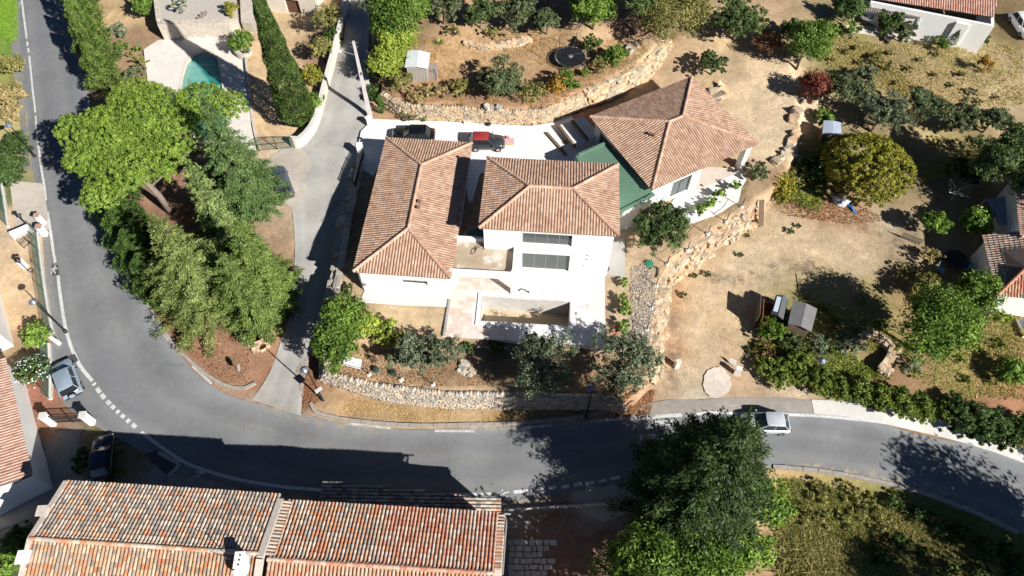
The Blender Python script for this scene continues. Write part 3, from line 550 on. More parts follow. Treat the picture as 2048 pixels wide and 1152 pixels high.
def wall_open(th, name, p0, p1, z0, z1, t, ops, m, fm=None, panes=4, gm=None, dark=False):
    """wall from p0 to p1 (outer face), thickness t to the left of p0->p1; ops = (s0, s1, za, zb) openings, each filled by a recessed window"""
    p0 = np.array([*p0[:2],0.]); p1 = np.array([*p1[:2],0.]); L = np.linalg.norm(p1-p0); ex = (p1-p0)/L; ey = np.array([-ex[1], ex[0], 0.]); ez = np.array([0,0,1.]); mb = MB(); s = 0
    for (a, b, za, zb) in sorted(ops):
        if a > s: mb.frame(p0, ex, ey, ez, (s,a), (0,t), (z0,z1))
        if za > z0: mb.frame(p0, ex, ey, ez, (a,b), (0,t), (z0,za))
        if zb < z1: mb.frame(p0, ex, ey, ez, (a,b), (0,t), (zb,z1))
        s = b
    if s < L: mb.frame(p0, ex, ey, ez, (s,L), (0,t), (z0,z1))
    wall = mb.build(name, m, th)
    for (a, b, za, zb) in ops:
        fr = MB(); r0, r1 = t*.62, t*.62+.07; fw = .06
        fr.frame(p0, ex, ey, ez, (a,b), (r0,r1), (za,za+fw)).frame(p0, ex, ey, ez, (a,b), (r0,r1), (zb-fw,zb))
        for k in range(panes+1):
            c = a + (b-a-fw)*k/panes; fr.frame(p0, ex, ey, ez, (c,c+fw), (r0-.004,r1+.004), (za+.005,zb-.005))
        win = fr.build('window', fm or M_DARKMETAL, th)
        for k in range(panes):
            c0 = a+(b-a-fw)*k/panes+fw; c1 = a+(b-a-fw)*(k+1)/panes
            MB().frame(p0, ex, ey, ez, (c0,c1), (r0+.02,r0+.05), (za+fw,zb-fw)).build('pane', gm or M_WINGLASS, win)
        MB().frame(p0, ex, ey, ez, (a,b), (t+.02,t+.04), (za,zb)).build('curtain', mat('interior', (.25,.24,.22), (.16,.15,.14), 1.5), win)
    return wall

# ---------------------------------------------------------------- the villa: west wing
fw = Frame([(712,545),(908,557),(938,287),(768,275)], 3.2)
west = thing('house', 'low west wing of the white villa, hipped tiled roof beside the lane', 'house', fw.at(fw.w/2, fw.l/2, 0), 'wings of the white villa')
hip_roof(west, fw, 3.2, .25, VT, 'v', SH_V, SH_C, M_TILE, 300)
i_ = .32
def wall_ring(th, f, z0, z1, ops, m=M_WHITE, t=.3, u0=None, u1=None, v0=None, v1=None, panes=4, skip=()):
    u0 = i_ if u0 is None else u0; u1 = f.w-i_ if u1 is None else u1; v0 = i_ if v0 is None else v0; v1 = f.l-i_ if v1 is None else v1
    q = [f.at(u0,v0,0), f.at(u1,v0,0), f.at(u1,v1,0), f.at(u0,v1,0)]
    for k in range(4):
        if k in skip: continue
        a, b = q[k], q[(k+1)%4]; d = unit(b-a)
        if k % 2: a, b = a + d*(t+.001), b - d*(t+.001)     # the side walls butt against the end walls
        wall_open(th, 'wall', a, b, z0, z1, t, ops.get(k, []), m, panes=panes)
W_ = fw.w-2*i_
wall_ring(west, fw, -.5, 3.09, {0: [(W_*.475, W_*.76, 1.45, 2.05)], 1: [(3, 5.2, .05, 2.2), (8,9.2,.9,2.1)], 3: [(4,5,.9,2.1),(9,10,.9,2.1)]}, panes=2)
vents = fw
for dv in (7.0, 6.35):
    p = fw.at(fw.w/2+.55, dv, 3.2+fw.w/2*.25-.55*.25+.08); MB().tube([p, p+(.0,0,.28)], .09, 8).box(p+(0,0,.31), (.30,.30,.05), .5).build('roof_vent', mat('vent_clay',(.25,.14,.09),(.2,.11,.07),5), west)
p = fw.at(i_+.25, i_-.12, 1.0); MB().lathe(p, [(.02,-.1),(.16,.0),(.17,.06),(.02,.1)], 10).tube([p, p+(0,.15,0)], .02).build('wall_lamp', M_GREYMETAL, west)
p = fw.at(i_-.12, i_+.1, 0); MB().tube([p+(0,0,.0), p+(0,0,3.0)], .045, 6).build('downpipe', M_GREYMETAL, west)

# centre block, two storeys
fm_ = Frame([(960,457),(1237,472),(1237,330),(973,315)], 6.0)
mid = thing('house', 'two-storey centre block of the white villa with large south windows', 'house', fm_.at(fm_.w/2, fm_.l/2, 0), 'wings of the white villa')
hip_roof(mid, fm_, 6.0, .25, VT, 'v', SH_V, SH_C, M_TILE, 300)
W_ = fm_.w-2*i_
wall_ring(mid, fm_, -.5, 5.89, {1: [(2,3,1,2.2)]}, skip=(0,))
sw, se = fm_.at(i_, i_, 0), fm_.at(fm_.w-i_, i_, 0); sd_ = unit(se-sw)
wall_open(mid, 'wall', sw, se, -.5, 3.0, .3, [(W_*.30, W_*.685, .05, 2.45)], M_WHITE, M_GREYMETAL, 4)
wall_open(mid, 'wall', sw, se, 3.001, 5.89, .3, [(W_*.30, W_*.685, 3.75, 5.3)], M_WHITE, M_GREYMETAL, 4)
for zz, uu in ((2.7, .82), (2.1, .82), (1.1, .80)):
    p = sw+sd_*W_*uu - fm_.ey*.03; MB().box((p[0], p[1], zz), (.12,.06,.10), 0).build('cable_box', M_GREYMETAL, mid)

# flat roofed link terrace between west wing and centre block
zt = 3.3
tA, tB, tC, tD = P(896,541,zt), P(1031,549,zt), P(1034,478,zt), P(914,470,zt)
link_t = thing('terrace_roof', 'flat roof terrace with white parapet and wet floor between the two wings', 'roof', (tA+tB+tC+tD)/4-(0,0,zt))
ex_, ey_ = fm_.ex, fm_.ey
def loc_uv(p): d = p-tA; return d@ex_, d@ey_
uB, vB = loc_uv(tB); uC, vC = loc_uv(tC)
UT, VTt = (uB+uC)/2, vC
o_ = np.array([tA[0], tA[1], 0.]); ez_ = np.array([0,0,1.])
def wet_mat():
    m = mat('wet_screed', (.50,.42,.33), (.36,.27,.17), .55, .5, .05, 20, spots=((.62,.56,.50), .5, .52)); return m
MB().frame(o_, ex_, ey_, ez_, (.25,UT-.25), (.25,VTt-.25), (2.55,2.8)).build('roof_floor', wet_mat(), link_t)
for nm, a, b in (('parapet',(0,UT),(0,.25)), ('parapet',(UT-.25,UT),(.251,VTt-.251)), ('parapet',(0,UT),(VTt-.25,VTt))):
    MB().frame(o_, ex_, ey_, ez_, a, b, (2.5,zt)).build(nm, M_WHITE, link_t)
cb = P(1025,588,0); 
MB().frame((cb[0],cb[1],0), ex_, ey_, ez_, (-.17,.17), (-.0,.3), (0,3.25)).build('column', M_WHITE, link_t)
du, dv = [(x) for x in ((cb-tA)@ex_, (cb-tA)@ey_)]
MB().frame(o_, ex_, ey_, ez_, (UT-.3,UT-.05), (dv+.3,-.001), (2.75,zt-.004)).build('beam', M_WHITE, link_t)
th_cable = catmull([P(x,y,2.84) for x,y in ((957,490),(945,498),(942,508),(950,504),(953,495),(948,500),(962,492),(972,488),(973,494),(965,499))], 6)
c_ = MB(); c_.tube(th_cable, .018, 5); tag(c_.build('cable', M_DARKMETAL), 'dark loose cable coiled on the wet roof terrace floor', 'cable')
# patio behind the terrace: green membrane, pale hose
pm = MB(); pm.frame(o_, ex_, ey_, ez_, (.9,UT-.6), (VTt+.02,VTt+1.4), (2.3,2.62)); g_ = pm.build('membrane_roof', mat('green_membrane', (.16,.27,.19), (.10,.17,.12), 1.5, .6), link_t)
hose = catmull([P(x,y,2.75) for x,y in ((930,474),(934,460),(946,455),(960,455),(966,458))], 6); hh = MB().tube(hose, .035, 6); tag(hh.build('hose', M_PALECONC), 'pale hose looped over the patio gap beside the tiled roof', 'hose')
hb = P(965,463,2.7); tag(MB().box((hb[0],hb[1],3.05),(.5,.35,.7)).box((hb[0],hb[1]-.19,3.1),(.3,.03,.3)).build('air_unit', M_GREYMETAL), 'grey outdoor unit in the corner of the dark patio', 'air unit')

# deck and empty pool
fd = Frame([(885,672),(1208,693),(1212,520),(906,505)], 0.0)
deck = thing('terrace', 'pale villa deck of travertine and concrete around the empty pool', 'terrace', fd.at(fd.w/2, fd.l/2, -.6))
pu = [fd.uv(P(a,b,0)) for a,b in ((962,590),(1143,605),(1141,656),(960,644))]
a0 = (pu[0][0]+pu[3][0])/2; a1 = (pu[1][0]+pu[2][0])/2; b0 = (pu[2][1]+pu[3][1])/2; b1 = (pu[0][1]+pu[1][1])/2
ut = fd.uv(P(1030,600,0))[0]; fo = fd.o.copy(); fo[2] = 0
M_DECK = mat('deck_concrete', (.72,.71,.69), (.60,.585,.56), .45, .85, .05, 30, spots=((.52,.51,.485), .35, .55))
dk = MB(); zb = (-1.1, -.004)
dk.frame(fo, fd.ex, fd.ey, ez_, (0,a0), (0,fd.l), zb).frame(fo, fd.ex, fd.ey, ez_, (a1,fd.w), (0,fd.l), zb).frame(fo, fd.ex, fd.ey, ez_, (a0,a1), (0,b0), zb).frame(fo, fd.ex, fd.ey, ez_, (a0,a1), (b1,fd.l), zb)
dk.build('slab', M_DECK, deck)
PAV = [mat('paver%d'%i, c, tuple(v*.86 for v in c), 2.0, .8, .1, 20) for i, c in enumerate(((.68,.58,.51),(.74,.65,.58),(.62,.50,.42),(.72,.62,.56),(.66,.55,.47)))]
pmesh = {}
v = .0; r_ = 0
while v < fd.l-.3:
    u = .03 - (.33 if r_ % 2 else 0)
    while u < ut-.05:
        ln = random.choice((.6,.6,.8,.5)); x0, x1 = max(u,.03), min(u+ln, ut-.02)
        if x1-x0 > .12 and not (x1 > a0-.3 and b0-.5 < v+.2 < b1+.5):
            kk = (round(x1-x0,2), random.randrange(5))
            if kk not in pmesh:
                q = MB().frame((0,0,0), (1,0,0), (0,1,0), (0,0,1), (0,kk[0]-.012), (0,.388), (-.03,.02)); pmesh[kk] = mesh_np('paver', np.array(q.v), q.f, PAV[kk[1]])
            pp = fd.at(x0, v, 0.0); o = link('paver', pmesh[kk], deck, pp-ORIG[deck]); o.rotation_euler.z = math.atan2(fd.ex[1], fd.ex[0])
        u += ln
    v += .4; r_ += 1
pool = thing('pool_basin', 'empty raised swimming pool shell with muddy floor in the villa deck', 'pool', fd.at((a0+a1)/2, (b0+b1)/2, -2.1))
M_BLOCK = mat('pool_block', (.60,.57,.53), (.47,.44,.40), 1.4, .9, .2, 20)
rim = MB(); zr = .09; T_ = .3
for ua, va in (((a0-T_,a1+T_),(b0-T_,b0)), ((a0-T_,a1+T_),(b1,b1+T_)), ((a0-T_,a0),(b0+.001,b1-.001)), ((a1,a1+T_),(b0+.001,b1-.001))): rim.frame(fo, fd.ex, fd.ey, ez_, ua, va, (.001,zr))
rim.build('coping', M_WHITE, pool)
iw = MB(); zf = -1.95
for ua, va in (((a0+.002,a1-.002),(b1-.12,b1-.002)), ((a0+.002,a1-.002),(b0+.002,b0+.12)), ((a0+.002,a0+.12),(b0+.121,b1-.121)), ((a1-.12,a1-.002),(b0+.121,b1-.121))): iw.frame(fo, fd.ex, fd.ey, ez_, ua, va, (zf-.2,zr-.004))
iw.build('wall', M_BLOCK, pool)
bk = MB().box((0,0,0),(.49,.03,.19)); bme = mesh_np('block', np.array(bk.v), bk.f, M_BLOCK)
for r in range(10):
    u = a0+.15 + (.25 if r % 2 else 0)
    while u+.5 < a1-.1:
        o = link('block', bme, pool, fd.at(u+.25, b1-.122-random.uniform(0,.008), zf+.12+r*.2)-ORIG[pool]); o.rotation_euler.z = math.atan2(fd.ex[1], fd.ex[0]); u += .5
MB().frame(fo, fd.ex, fd.ey, ez_, (a0+.12,a1-.12), (b0+.12,b1-.12), (zf-.2,zf)).build('floor', mat('muddy_floor', (.54,.45,.32), (.42,.32,.19), .7, .6, .05, 20, spots=((.58,.52,.46), .45, .56)), pool)
HOLES.append(([tuple(fd.at(u,v)[:2]) for u,v in ((.4,.4),(fd.w-.4,.4),(fd.w-.4,fd.l),(.4,fd.l))], -1.0))
HOLES.append(([tuple(fd.at(u,v)[:2]) for u,v in ((a0-.3,b0-.3),(a1+.3,b0-.3),(a1+.3,b1+.3),(a0-.3,b1+.3))], -2.8))
p = P(1150,627,0); tag(MB().box((p[0],p[1],.02),(.32,.3,.04)).box((p[0],p[1],.045),(.24,.22,.02)).build('skimmer_cover', M_GREYMETAL), 'small grey square cover on the deck beside the empty pool', 'cover')
hs = catmull([P(x,y,.03) for x,y in ((1037,582),(1043,578),(1050,580),(1057,585),(1058,583))], 6); tag(MB().tube(hs, .05, 6).build('hose', M_DARKMETAL), 'short dark hose lying on the deck north of the pool', 'hose')
wl = [P(x,y,.0) for x,y in ((897,600),(886,672))]
tag(MB().frame(wl[0]*(1,1,0), unit(wl[1]-wl[0]), np.cross((0,0,1), unit(wl[1]-wl[0])), ez_, (0,np.linalg.norm(wl[1]-wl[0])), (0,.2), (-.6,.12)).build('border_wall', M_CONC), 'low grey border wall along the west edge of the deck', 'wall')
# gravel apron before the west wing
struct(drape('gravel_bed', [(728,585),(722,600),(706,602),(712,606),(800,612),(896,616),(900,575),(760,560)], .075, mat('white_gravel', (.74,.72,.69), (.52,.49,.46), 9, .95, .9, 18)))
ep = [P(a,b,-.02)[:2] for a,b in ((1210,470),(1250,478),(1250,556),(1214,549))]
struct(MB().prism([tuple(q) for q in ep], -.6, -.03).build('concrete_path', mat('path_concrete', (.46,.44,.40), (.38,.36,.33), .8, .9, .1, 25)))
HOLES.append(([tuple(q) for q in ep], -.25))
# south edge blocks under the deck
for k in range(4):
    a = P(962+k*16, 686+k*.8, -.75); tag(MB().box((a[0], a[1]-.25, -.85), (.62,.3,.22), .05).build('stone_block', mat('pale_block',(.55,.47,.37),(.42,.36,.28),3,.95,.4)), 'squared pale stone block below the deck edge, '+ORDN[k]+' from the left', 'stone', 'stone blocks below the deck')

# ---------------------------------------------------------------- east pavilion and its link
fp = Frame([(1305,378),(1515,290),(1385,152),(1180,236)], 3.5)
pav = thing('house', 'rotated east pavilion of the white villa with open corner porch', 'house', fp.at(fp.w/2, fp.l/2, .1), 'wings of the white villa')
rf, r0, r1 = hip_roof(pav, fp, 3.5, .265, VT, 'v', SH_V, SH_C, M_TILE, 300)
uw = fp.w*.50
q0, q1 = fp.at(.4,.4), fp.at(uw,.4)
wall_open(pav, 'wall', q0, q1, -.6, 3.39, .3, [(2.4,4.6,.3,2.6)], M_WHITE, M_DARKMETAL, 2)
wall_open(pav, 'wall', fp.at(uw,.701), fp.at(uw,fp.l*.55), -.6, 3.39, .3, [], M_WHITE)
wall_open(pav, 'wall', fp.at(uw-.0,fp.l*.55+.001), fp.at(fp.w-.4,fp.l*.55+.001), -.6, 3.39, .3, [(1,3.4,.3,2.5)], M_WHITE, M_DARKMETAL, 3)
wall_open(pav, 'wall', fp.at(fp.w-.4,fp.l*.55+.31), fp.at(fp.w-.4,fp.l-.4), -.6, 3.39, .3, [], M_WHITE)
wall_open(pav, 'wall', fp.at(fp.w-.4,fp.l-.4), fp.at(.4,fp.l-.4), -.6, 3.39, .3, [], M_WHITE)
wall_open(pav, 'wall', fp.at(.4,fp.l-.701), fp.at(.4,.701), -.6, 3.39, .3, [(.6,2.8,.2,2.5)], M_WHITE, M_DARKMETAL, 2)
cz = fp.at(fp.w-.7,.55,0)
MB().frame((cz[0],cz[1],0), fp.ex, fp.ey, ez_, (-.3,.3), (-.3,.3), (-.3,3.4)).build('column', M_WHITE, pav)
cz = fp.at(fp.w-.7,fp.l*.45,0)
MB().frame((cz[0],cz[1],0), fp.ex, fp.ey, ez_, (-.2,.2), (-.2,.2), (-.3,3.4)).build('column', M_WHITE, pav)
MB().prism([tuple(fp.at(u,v)[:2]) for u,v in ((.42,.72),(uw-.01,.72),(uw-.01,.0),(fp.w-.1,.0),(fp.w-.1,fp.l*.55),(fp.w-.5,fp.l-.8),(.72,fp.l-.72))], -.5, .18).build('floor', mat('porch_floor', (.62,.54,.46), (.54,.47,.40), 1.5, .7), pav)
for duv in ((1.5,5.6),(2.1,5.0)):
    e_ = fp.at(fp.w*.22+duv[0]*.3, fp.l*.45+(duv[1]-5)*.6, 3.5); hgtv = 3.5+min(fp.uv(e_)[0], fp.l/2)*.265+.06; e_[2] = hgtv
    MB().tube([e_, e_+(0,0,.25)], .09, 8).box(e_+(0,0,.28), (.28,.28,.05), .4).build('roof_vent', MATS['vent_clay'], pav)
tp = [P(a,b,.2)[:2] for a,b in ((1375,360),(1470,338),(1486,345),(1493,358),(1484,374),(1478,400),(1430,428),(1350,455),(1318,440))]
struct(MB().prism([tuple(q) for q in tp], -.7, .14).build('pavilion_terrace', mat('terrace_white',(.74,.73,.70),(.64,.63,.60),.8,.9,.05,30)))
HOLES.append(([tuple(q) for q in tp], -.1))
lk = [P(a,b,2.9) for a,b in ((1150,311),(1212,284),(1312,390),(1238,428),(1200,400))]
lh = thing('link_building', 'low connecting building with flat green membrane roof between villa wings', 'house', sum(lk)/5-(0,0,2.9))
MB().prism([tuple(q[:2]) for q in lk], -.5, 2.75).build('wall', M_WHITE, lh)
cen = sum(lk)/5
MB().prism([tuple((q+(cen-q)*.012)[:2]) for q in lk], 2.752, 2.9).build('membrane_roof', mat('green_roof', (.115,.21,.145), (.095,.175,.12), .5, .7), lh)
ins = [q+(cen-q)*.07 for q in lk]
for k in (0,2,3):
    pr_ = MB()
    a, b = lk[k], lk[(k+1)%5]; d = unit(b-a); nrm = np.cross((0,0,1), d); 
    if nrm@(cen-a) < 0: nrm = -nrm
    pr_.frame((a[0],a[1],0), d, nrm, ez_, (.26,np.linalg.norm(b-a)-.02), (.01,.26), (2.9,3.05)); pr_.build('parapet', MATS['green_roof'], lh)
wa, wb = P(1236,436,1.2), P(1256,420,1.2)
# ---------------------------------------------------------------- courtyard
cy = [P(a,b,.42)[:2] for a,b in ((712,330),(714,300),(722,262),(746,238),(900,243),(1000,249),(1060,252),(1100,246),(1135,232),(1165,226),(1190,250),(1190,310),(1160,335),(960,345),(945,400),(935,400),(930,330),(760,330),(745,350))]
struct(MB().prism([tuple(q) for q in cy], -.4, .42).build('courtyard', mat('courtyard_gravel', (.80,.78,.75), (.68,.66,.63), 5, .95, .3, 40)))
def beam(a, b, z, w, h, m, name, label, cat, group=None):
    a = np.array([*a[:2],0]); b = np.array([*b[:2],0]); d = unit(b-a); n = np.array([-d[1],d[0],0])
    return tag(MB().frame(a, d, n, ez_, (0,np.linalg.norm(b-a)), (-w/2,w/2), (z-h,z)).build(name, m), label, cat, group)
stp = [((1093,264),(1133,309),.62),((1118,250),(1150,292),1.05),((1144,240),(1176,278),1.45)]
for k, (a, b, z) in enumerate(stp):
    A_, B_ = P(*a, z), P(*b, z); nx = stp[k+1] if k < 2 else ((1168,232),(1200,268),1.45); C_, D_ = P(*nx[1], z), P(*nx[0], z)
    if k: 
        struct(MB().prism([tuple(q[:2]) for q in (A_,B_,C_,D_)], -.2, z-.05).build('garden_step', MATS['courtyard_gravel']))
    beam(A_, B_, z, .26, .3, M_WOOD, 'timber_sleeper', ('lowest dark timber sleeper edging the courtyard garden steps','middle dark timber sleeper edging the courtyard garden steps','topmost dark timber sleeper edging the courtyard garden steps')[k], 'sleeper', 'sleepers of the courtyard steps')
# ================================================================ STONE WALLS
def rock_variants(n=8, blocky=.75, seed=3):
    out = []; rg = np.random.default_rng(seed)
    for k in range(n):
        bm = bmesh.new(); bmesh.ops.create_cube(bm, size=1.0); bmesh.ops.subdivide_edges(bm, edges=bm.edges[:], cuts=1, use_grid_fill=True)
        ax = rg.normal(size=(5,3))
        for v in bm.verts:
            p = np.array(v.co); r = np.linalg.norm(p); sph = p/r*.58; p = p*blocky+sph*(1-blocky); p *= 1+sum(.06*np.sin(a@p*4+k) for a in ax); p += rg.normal(size=3)*.035; v.co = p
        V = np.array([v.co[:] for v in bm.verts]); F = [tuple(v.index for v in f.verts) for f in bm.faces]; bm.free()
        t = .85+.3*rg.random(); w = rg.random(); t = .7+.5*rg.random(); c = np.array([1.12,1.06,.97])*t if w < .5 else np.array([1.12,.94,.76])*t if w < .8 else np.array([.82,.82,.80])*t
        out.append(mesh_np('stone', V, F, M_STONE, cols=np.tile(c, (len(V),1))))
    return out
ROCKS = rock_variants(); PALE = mat('pale_stone', (.56,.48,.375), (.36,.295,.22), 1.6, .95, .8, 8, attr=True); GREYST = mat('grey_stone', (.50,.48,.44), (.36,.34,.31), 2.2, .95, .7, 9, attr=True)
def with_mat(meshes, m):
    r = []
    for q in meshes: c = q.copy(); c.materials.clear(); c.materials.append(m); r.append(c)
    return r
ROCKS_PALE = with_mat(ROCKS, PALE); ROCKS_GREY = with_mat(ROCKS, GREYST)
def poly_s(C):
    d = np.r_[0, np.cumsum(np.linalg.norm(np.diff(C, axis=0), axis=1))]; return d
def samp(C, d, t): return np.array([np.interp(t*d[-1], d, C[:,k]) for k in range(3)])
def stone_wall(label, base, top, size, meshes, m, limit=300, cap=.45, group=None, proud=.25, core=True, individual=True, rng=random, thin=False, jx=.3, face=(0,-1,0)):
    """base and top are world polylines of the face; stones cover the face and the coping behind it"""
    B = np.array(base); T = np.array(top); dB, dT = poly_s(B), poly_s(T); L = max(dB[-1], dT[-1]); c0 = (B.mean(0)+T.mean(0))/2; c0[2] = B[:,2].min()
    th = thing('stone_wall', label, 'wall', c0, group); n = max(6, int(L/.5)); V = []
    for i in range(n+1):
        b, t = samp(B,dB,i/n), samp(T,dT,i/n); tn = samp(B,dB,min(1,i/n+.01))-samp(B,dB,max(0,i/n-.01)); out = unit((tn[1],-tn[0],0)); 
        out = out*(1.0 if out@np.array(face) > 0 else -1.0); V.append((b, t, out, unit(tn)))
    for i, (b, t, o, tn) in enumerate(V):
        g = (b-t)@o
        if g < .12: V[i] = (b+o*(.12-g), t, o, tn)
    B = np.array([q[0] for q in V]); T = np.array([q[1] for q in V]); dB, dT = poly_s(B), poly_s(T)
    if core:
        mb = MB(); vv = []
        for b, t, o, tn in V: vv += [b-(0,0,.4)-o*.1, t-o*.1-(0,0,.04), t-o*(cap+.1)-(0,0,.04), b-o*(cap+.15)-(0,0,.4)]
        F = [];
        for i in range(n):
            for k in range(4): F.append((4*i+k, 4*i+(k+1)%4, 4*i+4+(k+1)%4, 4*i+4+k))
        mb.add(vv, F+[(0,1,2,3),(4*n+3,4*n+2,4*n+1,4*n)]); mb.build('core', mat('wall_core', (.30,.25,.19), (.2,.17,.13), 3, .95, .4), th)
    ents = []; 
    sl = np.mean([np.linalg.norm(t-b) for b, t, o, tn in V]); rows = max(1, round(sl/(size*.8)))
    for r in range(rows+1):
        x = rng.uniform(0, size)
        while x < L:
            w = size*rng.uniform(.6, 1.5); f = (x+w/2)/L
            if f > 1: break
            i = min(n, int(f*n)); b, t, o, tn = samp(B,dB,f), samp(T,dT,f), V[i][2], V[i][3]
            if r < rows: p = b+(t-b)*((r+.5+rng.uniform(-.2,.2))/rows)+o*size*rng.uniform(-.15,.15)*proud/.25; dz = np.linalg.norm(t-b)/rows
            else: p = t-o*cap*.5+np.array([0,0,rng.uniform(-.05,.02)]); dz = size*.5; 
            ents.append((p, w*1.04, (size*.8 if r < rows else cap*1.05), dz*rng.uniform(.95,1.25), math.atan2(tn[1],tn[0])+rng.uniform(-jx,jx)*.4, rng.uniform(-jx,jx)*.5)); x += w
    order = sorted(range(len(ents)), key=lambda i: -ents[i][1]*ents[i][3]/np.linalg.norm(ents[i][0]-CAMP)); VV=[]; FF=[]; CC=[]; nn=0
    data = []
    for q in meshes:
        v0 = np.array([v.co[:] for v in q.vertices]); f0 = np.array([list(p.vertices) for p in q.polygons]); c = np.array(q.color_attributes['Col'].data[0].color[:3]); data.append((v0,f0,c))
    for rank, i in enumerate(order):
        p, w, d, h, a, tl = ents[i]; k = rng.randrange(len(meshes))
        if individual and rank < limit:
            o = link('stone', meshes[k], th, p-ORIG[th]); o.scale = (w,d,h); o.rotation_euler = (tl,rng.uniform(-.15,.15),a)
        else:
            v0,f0,c = data[k]; ca,sa = math.cos(a),math.sin(a); q = v0*(w,d,h); q = np.c_[q[:,0]*ca-q[:,1]*sa, q[:,0]*sa+q[:,1]*ca, q[:,2]]+p-ORIG[th]
            VV.append(q); FF.append(f0+nn); nn += len(q); CC.append(np.tile(c*rng.uniform(.75,1.2),(len(q),1)))
    if VV:
        o = link('stones', mesh_np('stones', np.vstack(VV), np.vstack(FF), m, cols=np.vstack(CC)), th); o['kind'] = 'stuff'
    return th
def pl(px, z, dzs=None): return np.array([P(a,b,z if not hasattr(z,'__len__') else z[i]) for i,(a,b) in enumerate(px)])
stone_wall('grey rubble retaining wall above the dry verge of the road', pl([(639,762),(693,777),(733,793),(790,805),(847,813),(900,816),(960,817),(1024,818),(1120,818),(1200,817),(1250,815)],-2.9), pl([(654,747),(702,761),(744,771),(782,776),(828,782),(900,790),(960,790),(1024,792),(1120,796),(1200,797),(1246,804)],-1.0), .23, ROCKS_GREY, GREYST, 60, cap=.35)
stone_wall('cut end of the grey rubble wall facing the lane', pl([(612+30,700),(640,730),(639,762)],-2.7), pl([(654,690),(652,720),(654,747)],-1.0), .36, ROCKS_GREY, GREYST, 60, cap=.4, face=(-1,0,0))
stone_wall('dry stone terrace wall behind the white courtyard', pl([(770,205),(810,228),(850,234),(912,237),(980,242),(1030,243),(1090,240),(1134,230),(1180,214)],.5), pl([(758,186),(800,208),(850,215),(912,217),(980,222),(1030,224),(1084,222),(1124,208),(1165,189)],2.05), .30, ROCKS_PALE, PALE, 300, cap=.45)
stone_wall('wall of big pale boulders curving behind the east pavilion', pl([(1180,214),(1224,197),(1270,172),(1317,143),(1340,118),(1350,100),(1352,80)],.6), pl([(1165,189),(1190,178),(1240,158),(1274,140),(1307,112),(1330,82),(1328,70)],2.1), .66, ROCKS_PALE, PALE, 300, cap=.8, proud=.4, face=(.6,-1,0))
stone_wall('rough limestone boulder wall dividing the villa garden from the yard', pl([(1536,398),(1504,456),(1464,482),(1424,507),(1377,544),(1337,577),(1336,617),(1331,667),(1326,704),(1321,747),(1312,765)],[-1.9,-2.0,-2.2,-2.35,-2.45,-2.5,-2.6,-2.75,-2.8,-3.0,-3.1]), pl([(1528,385),(1492,420),(1456,450),(1420,478),(1380,503),(1325,545),(1315,584),(1310,617),(1304,667),(1299,700),(1300,730)],[-.2,-.3,-.3,-.35,-.4,-.4,-.45,-.5,-.6,-.8,-1.4]), .58, ROCKS_PALE, PALE, 300, cap=1.0, proud=.6, jx=.5, face=(1,-.7,0))
stone_wall('row of dark boulders holding the bank beside the lane', pl([(716,345),(700,400),(685,460),(675,520),(664,590),(652,650)],[-.3,-.9,-1.35,-1.7,-2.1,-2.5]), pl([(718,325),(706,372),(691,437),(680,500),(669,565),(658,640)],[.25,.15,.05,0,-.1,-.2]), .95, ROCKS_GREY, GREYST, 200, cap=.6, proud=.4, face=(-1,-.3,0))
stone_wall('low ruined stone wall among lavender below the sheds', pl([(1690,700),(1715,692),(1738,676),(1752,680),(1775,700),(1770,716),(1752,742)],-3.1), pl([(1688,690),(1715,680),(1736,664),(1757,672),(1785,694),(1782,712),(1762,738)],-2.5), .6, ROCKS_PALE, PALE, 200, cap=.3, core=False)
stone_wall('short line of loose stones above the right hedge', pl([(1808,704),(1795,722),(1776,752)],-3.3), pl([(1806,698),(1793,716),(1774,746)],-3.0), .5, ROCKS_PALE, PALE, 60, cap=.3, core=False)
stone_wall('rubble edging under the shrubs of the upper terrace', pl([(925,92),(960,100),(1000,98),(1030,92),(1062,84)],2.4), pl([(925,85),(960,92),(1000,90),(1030,84),(1062,76)],2.95), .45, ROCKS_PALE, PALE, 80, cap=.4)
stone_wall('low pale stone wall round the tip of the tree island', pl([(553,605),(556,650),(540,690),(512,706),(484,684)],-2.7), pl([(548,597),(550,640),(534,680),(510,694),(486,676)],-1.9), .5, ROCKS_PALE, PALE, 100, cap=.35, face=(.5,-1,0))
stone_wall('curved pale stone edging at the east end of the clearing', pl([(1650,55),(1654,80),(1652,105),(1643,118)],1.3), pl([(1645,54),(1649,78),(1647,100),(1638,112)],1.7), .4, ROCKS_PALE, PALE, 60, cap=.3, core=False)
def scatter_rocks(spots, label, size, meshes, group):
    for (x, y), wd in by_left(spots):
        p = G(x, y); o = link('rock', random.choice(meshes), None, p+(0,0,size*.15)); s = size*random.uniform(.6,1.3); o.scale = (s*1.2,s,s*.7); o.rotation_euler = (random.uniform(-.3,.3),random.uniform(-.3,.3),random.uniform(0,6)); tag(o, label+', '+wd, 'rock', group)
scatter_rocks([(1428,188),(1436,196),(1430,205),(1446,186),(1442,178),(1452,180)], 'pale boulder tumbled beside the east pavilion roof', .9, ROCKS_PALE, 'boulders by the pavilion')
scatter_rocks([(1572,300),(1578,292),(1566,308),(1584,285),(1560,318),(1590,270),(1550,325),(1592,225),(1586,240)], 'pale boulder on the eastern edge of the bare earth platform', .8, ROCKS_PALE, 'boulders edging the platform')
scatter_rocks([(925,735),(932,742),(926,748),(938,738),(919,742),(940,748),(930,728),(945,744)], 'flat grey stone in the heap under the front olives', .45, ROCKS_GREY, 'stone heap under the olives')
scatter_rocks([(985,240),(998,241),(975,239)], 'dark rock set on the edge of the courtyard bed', .5, ROCKS_GREY, 'rocks on the courtyard bed')
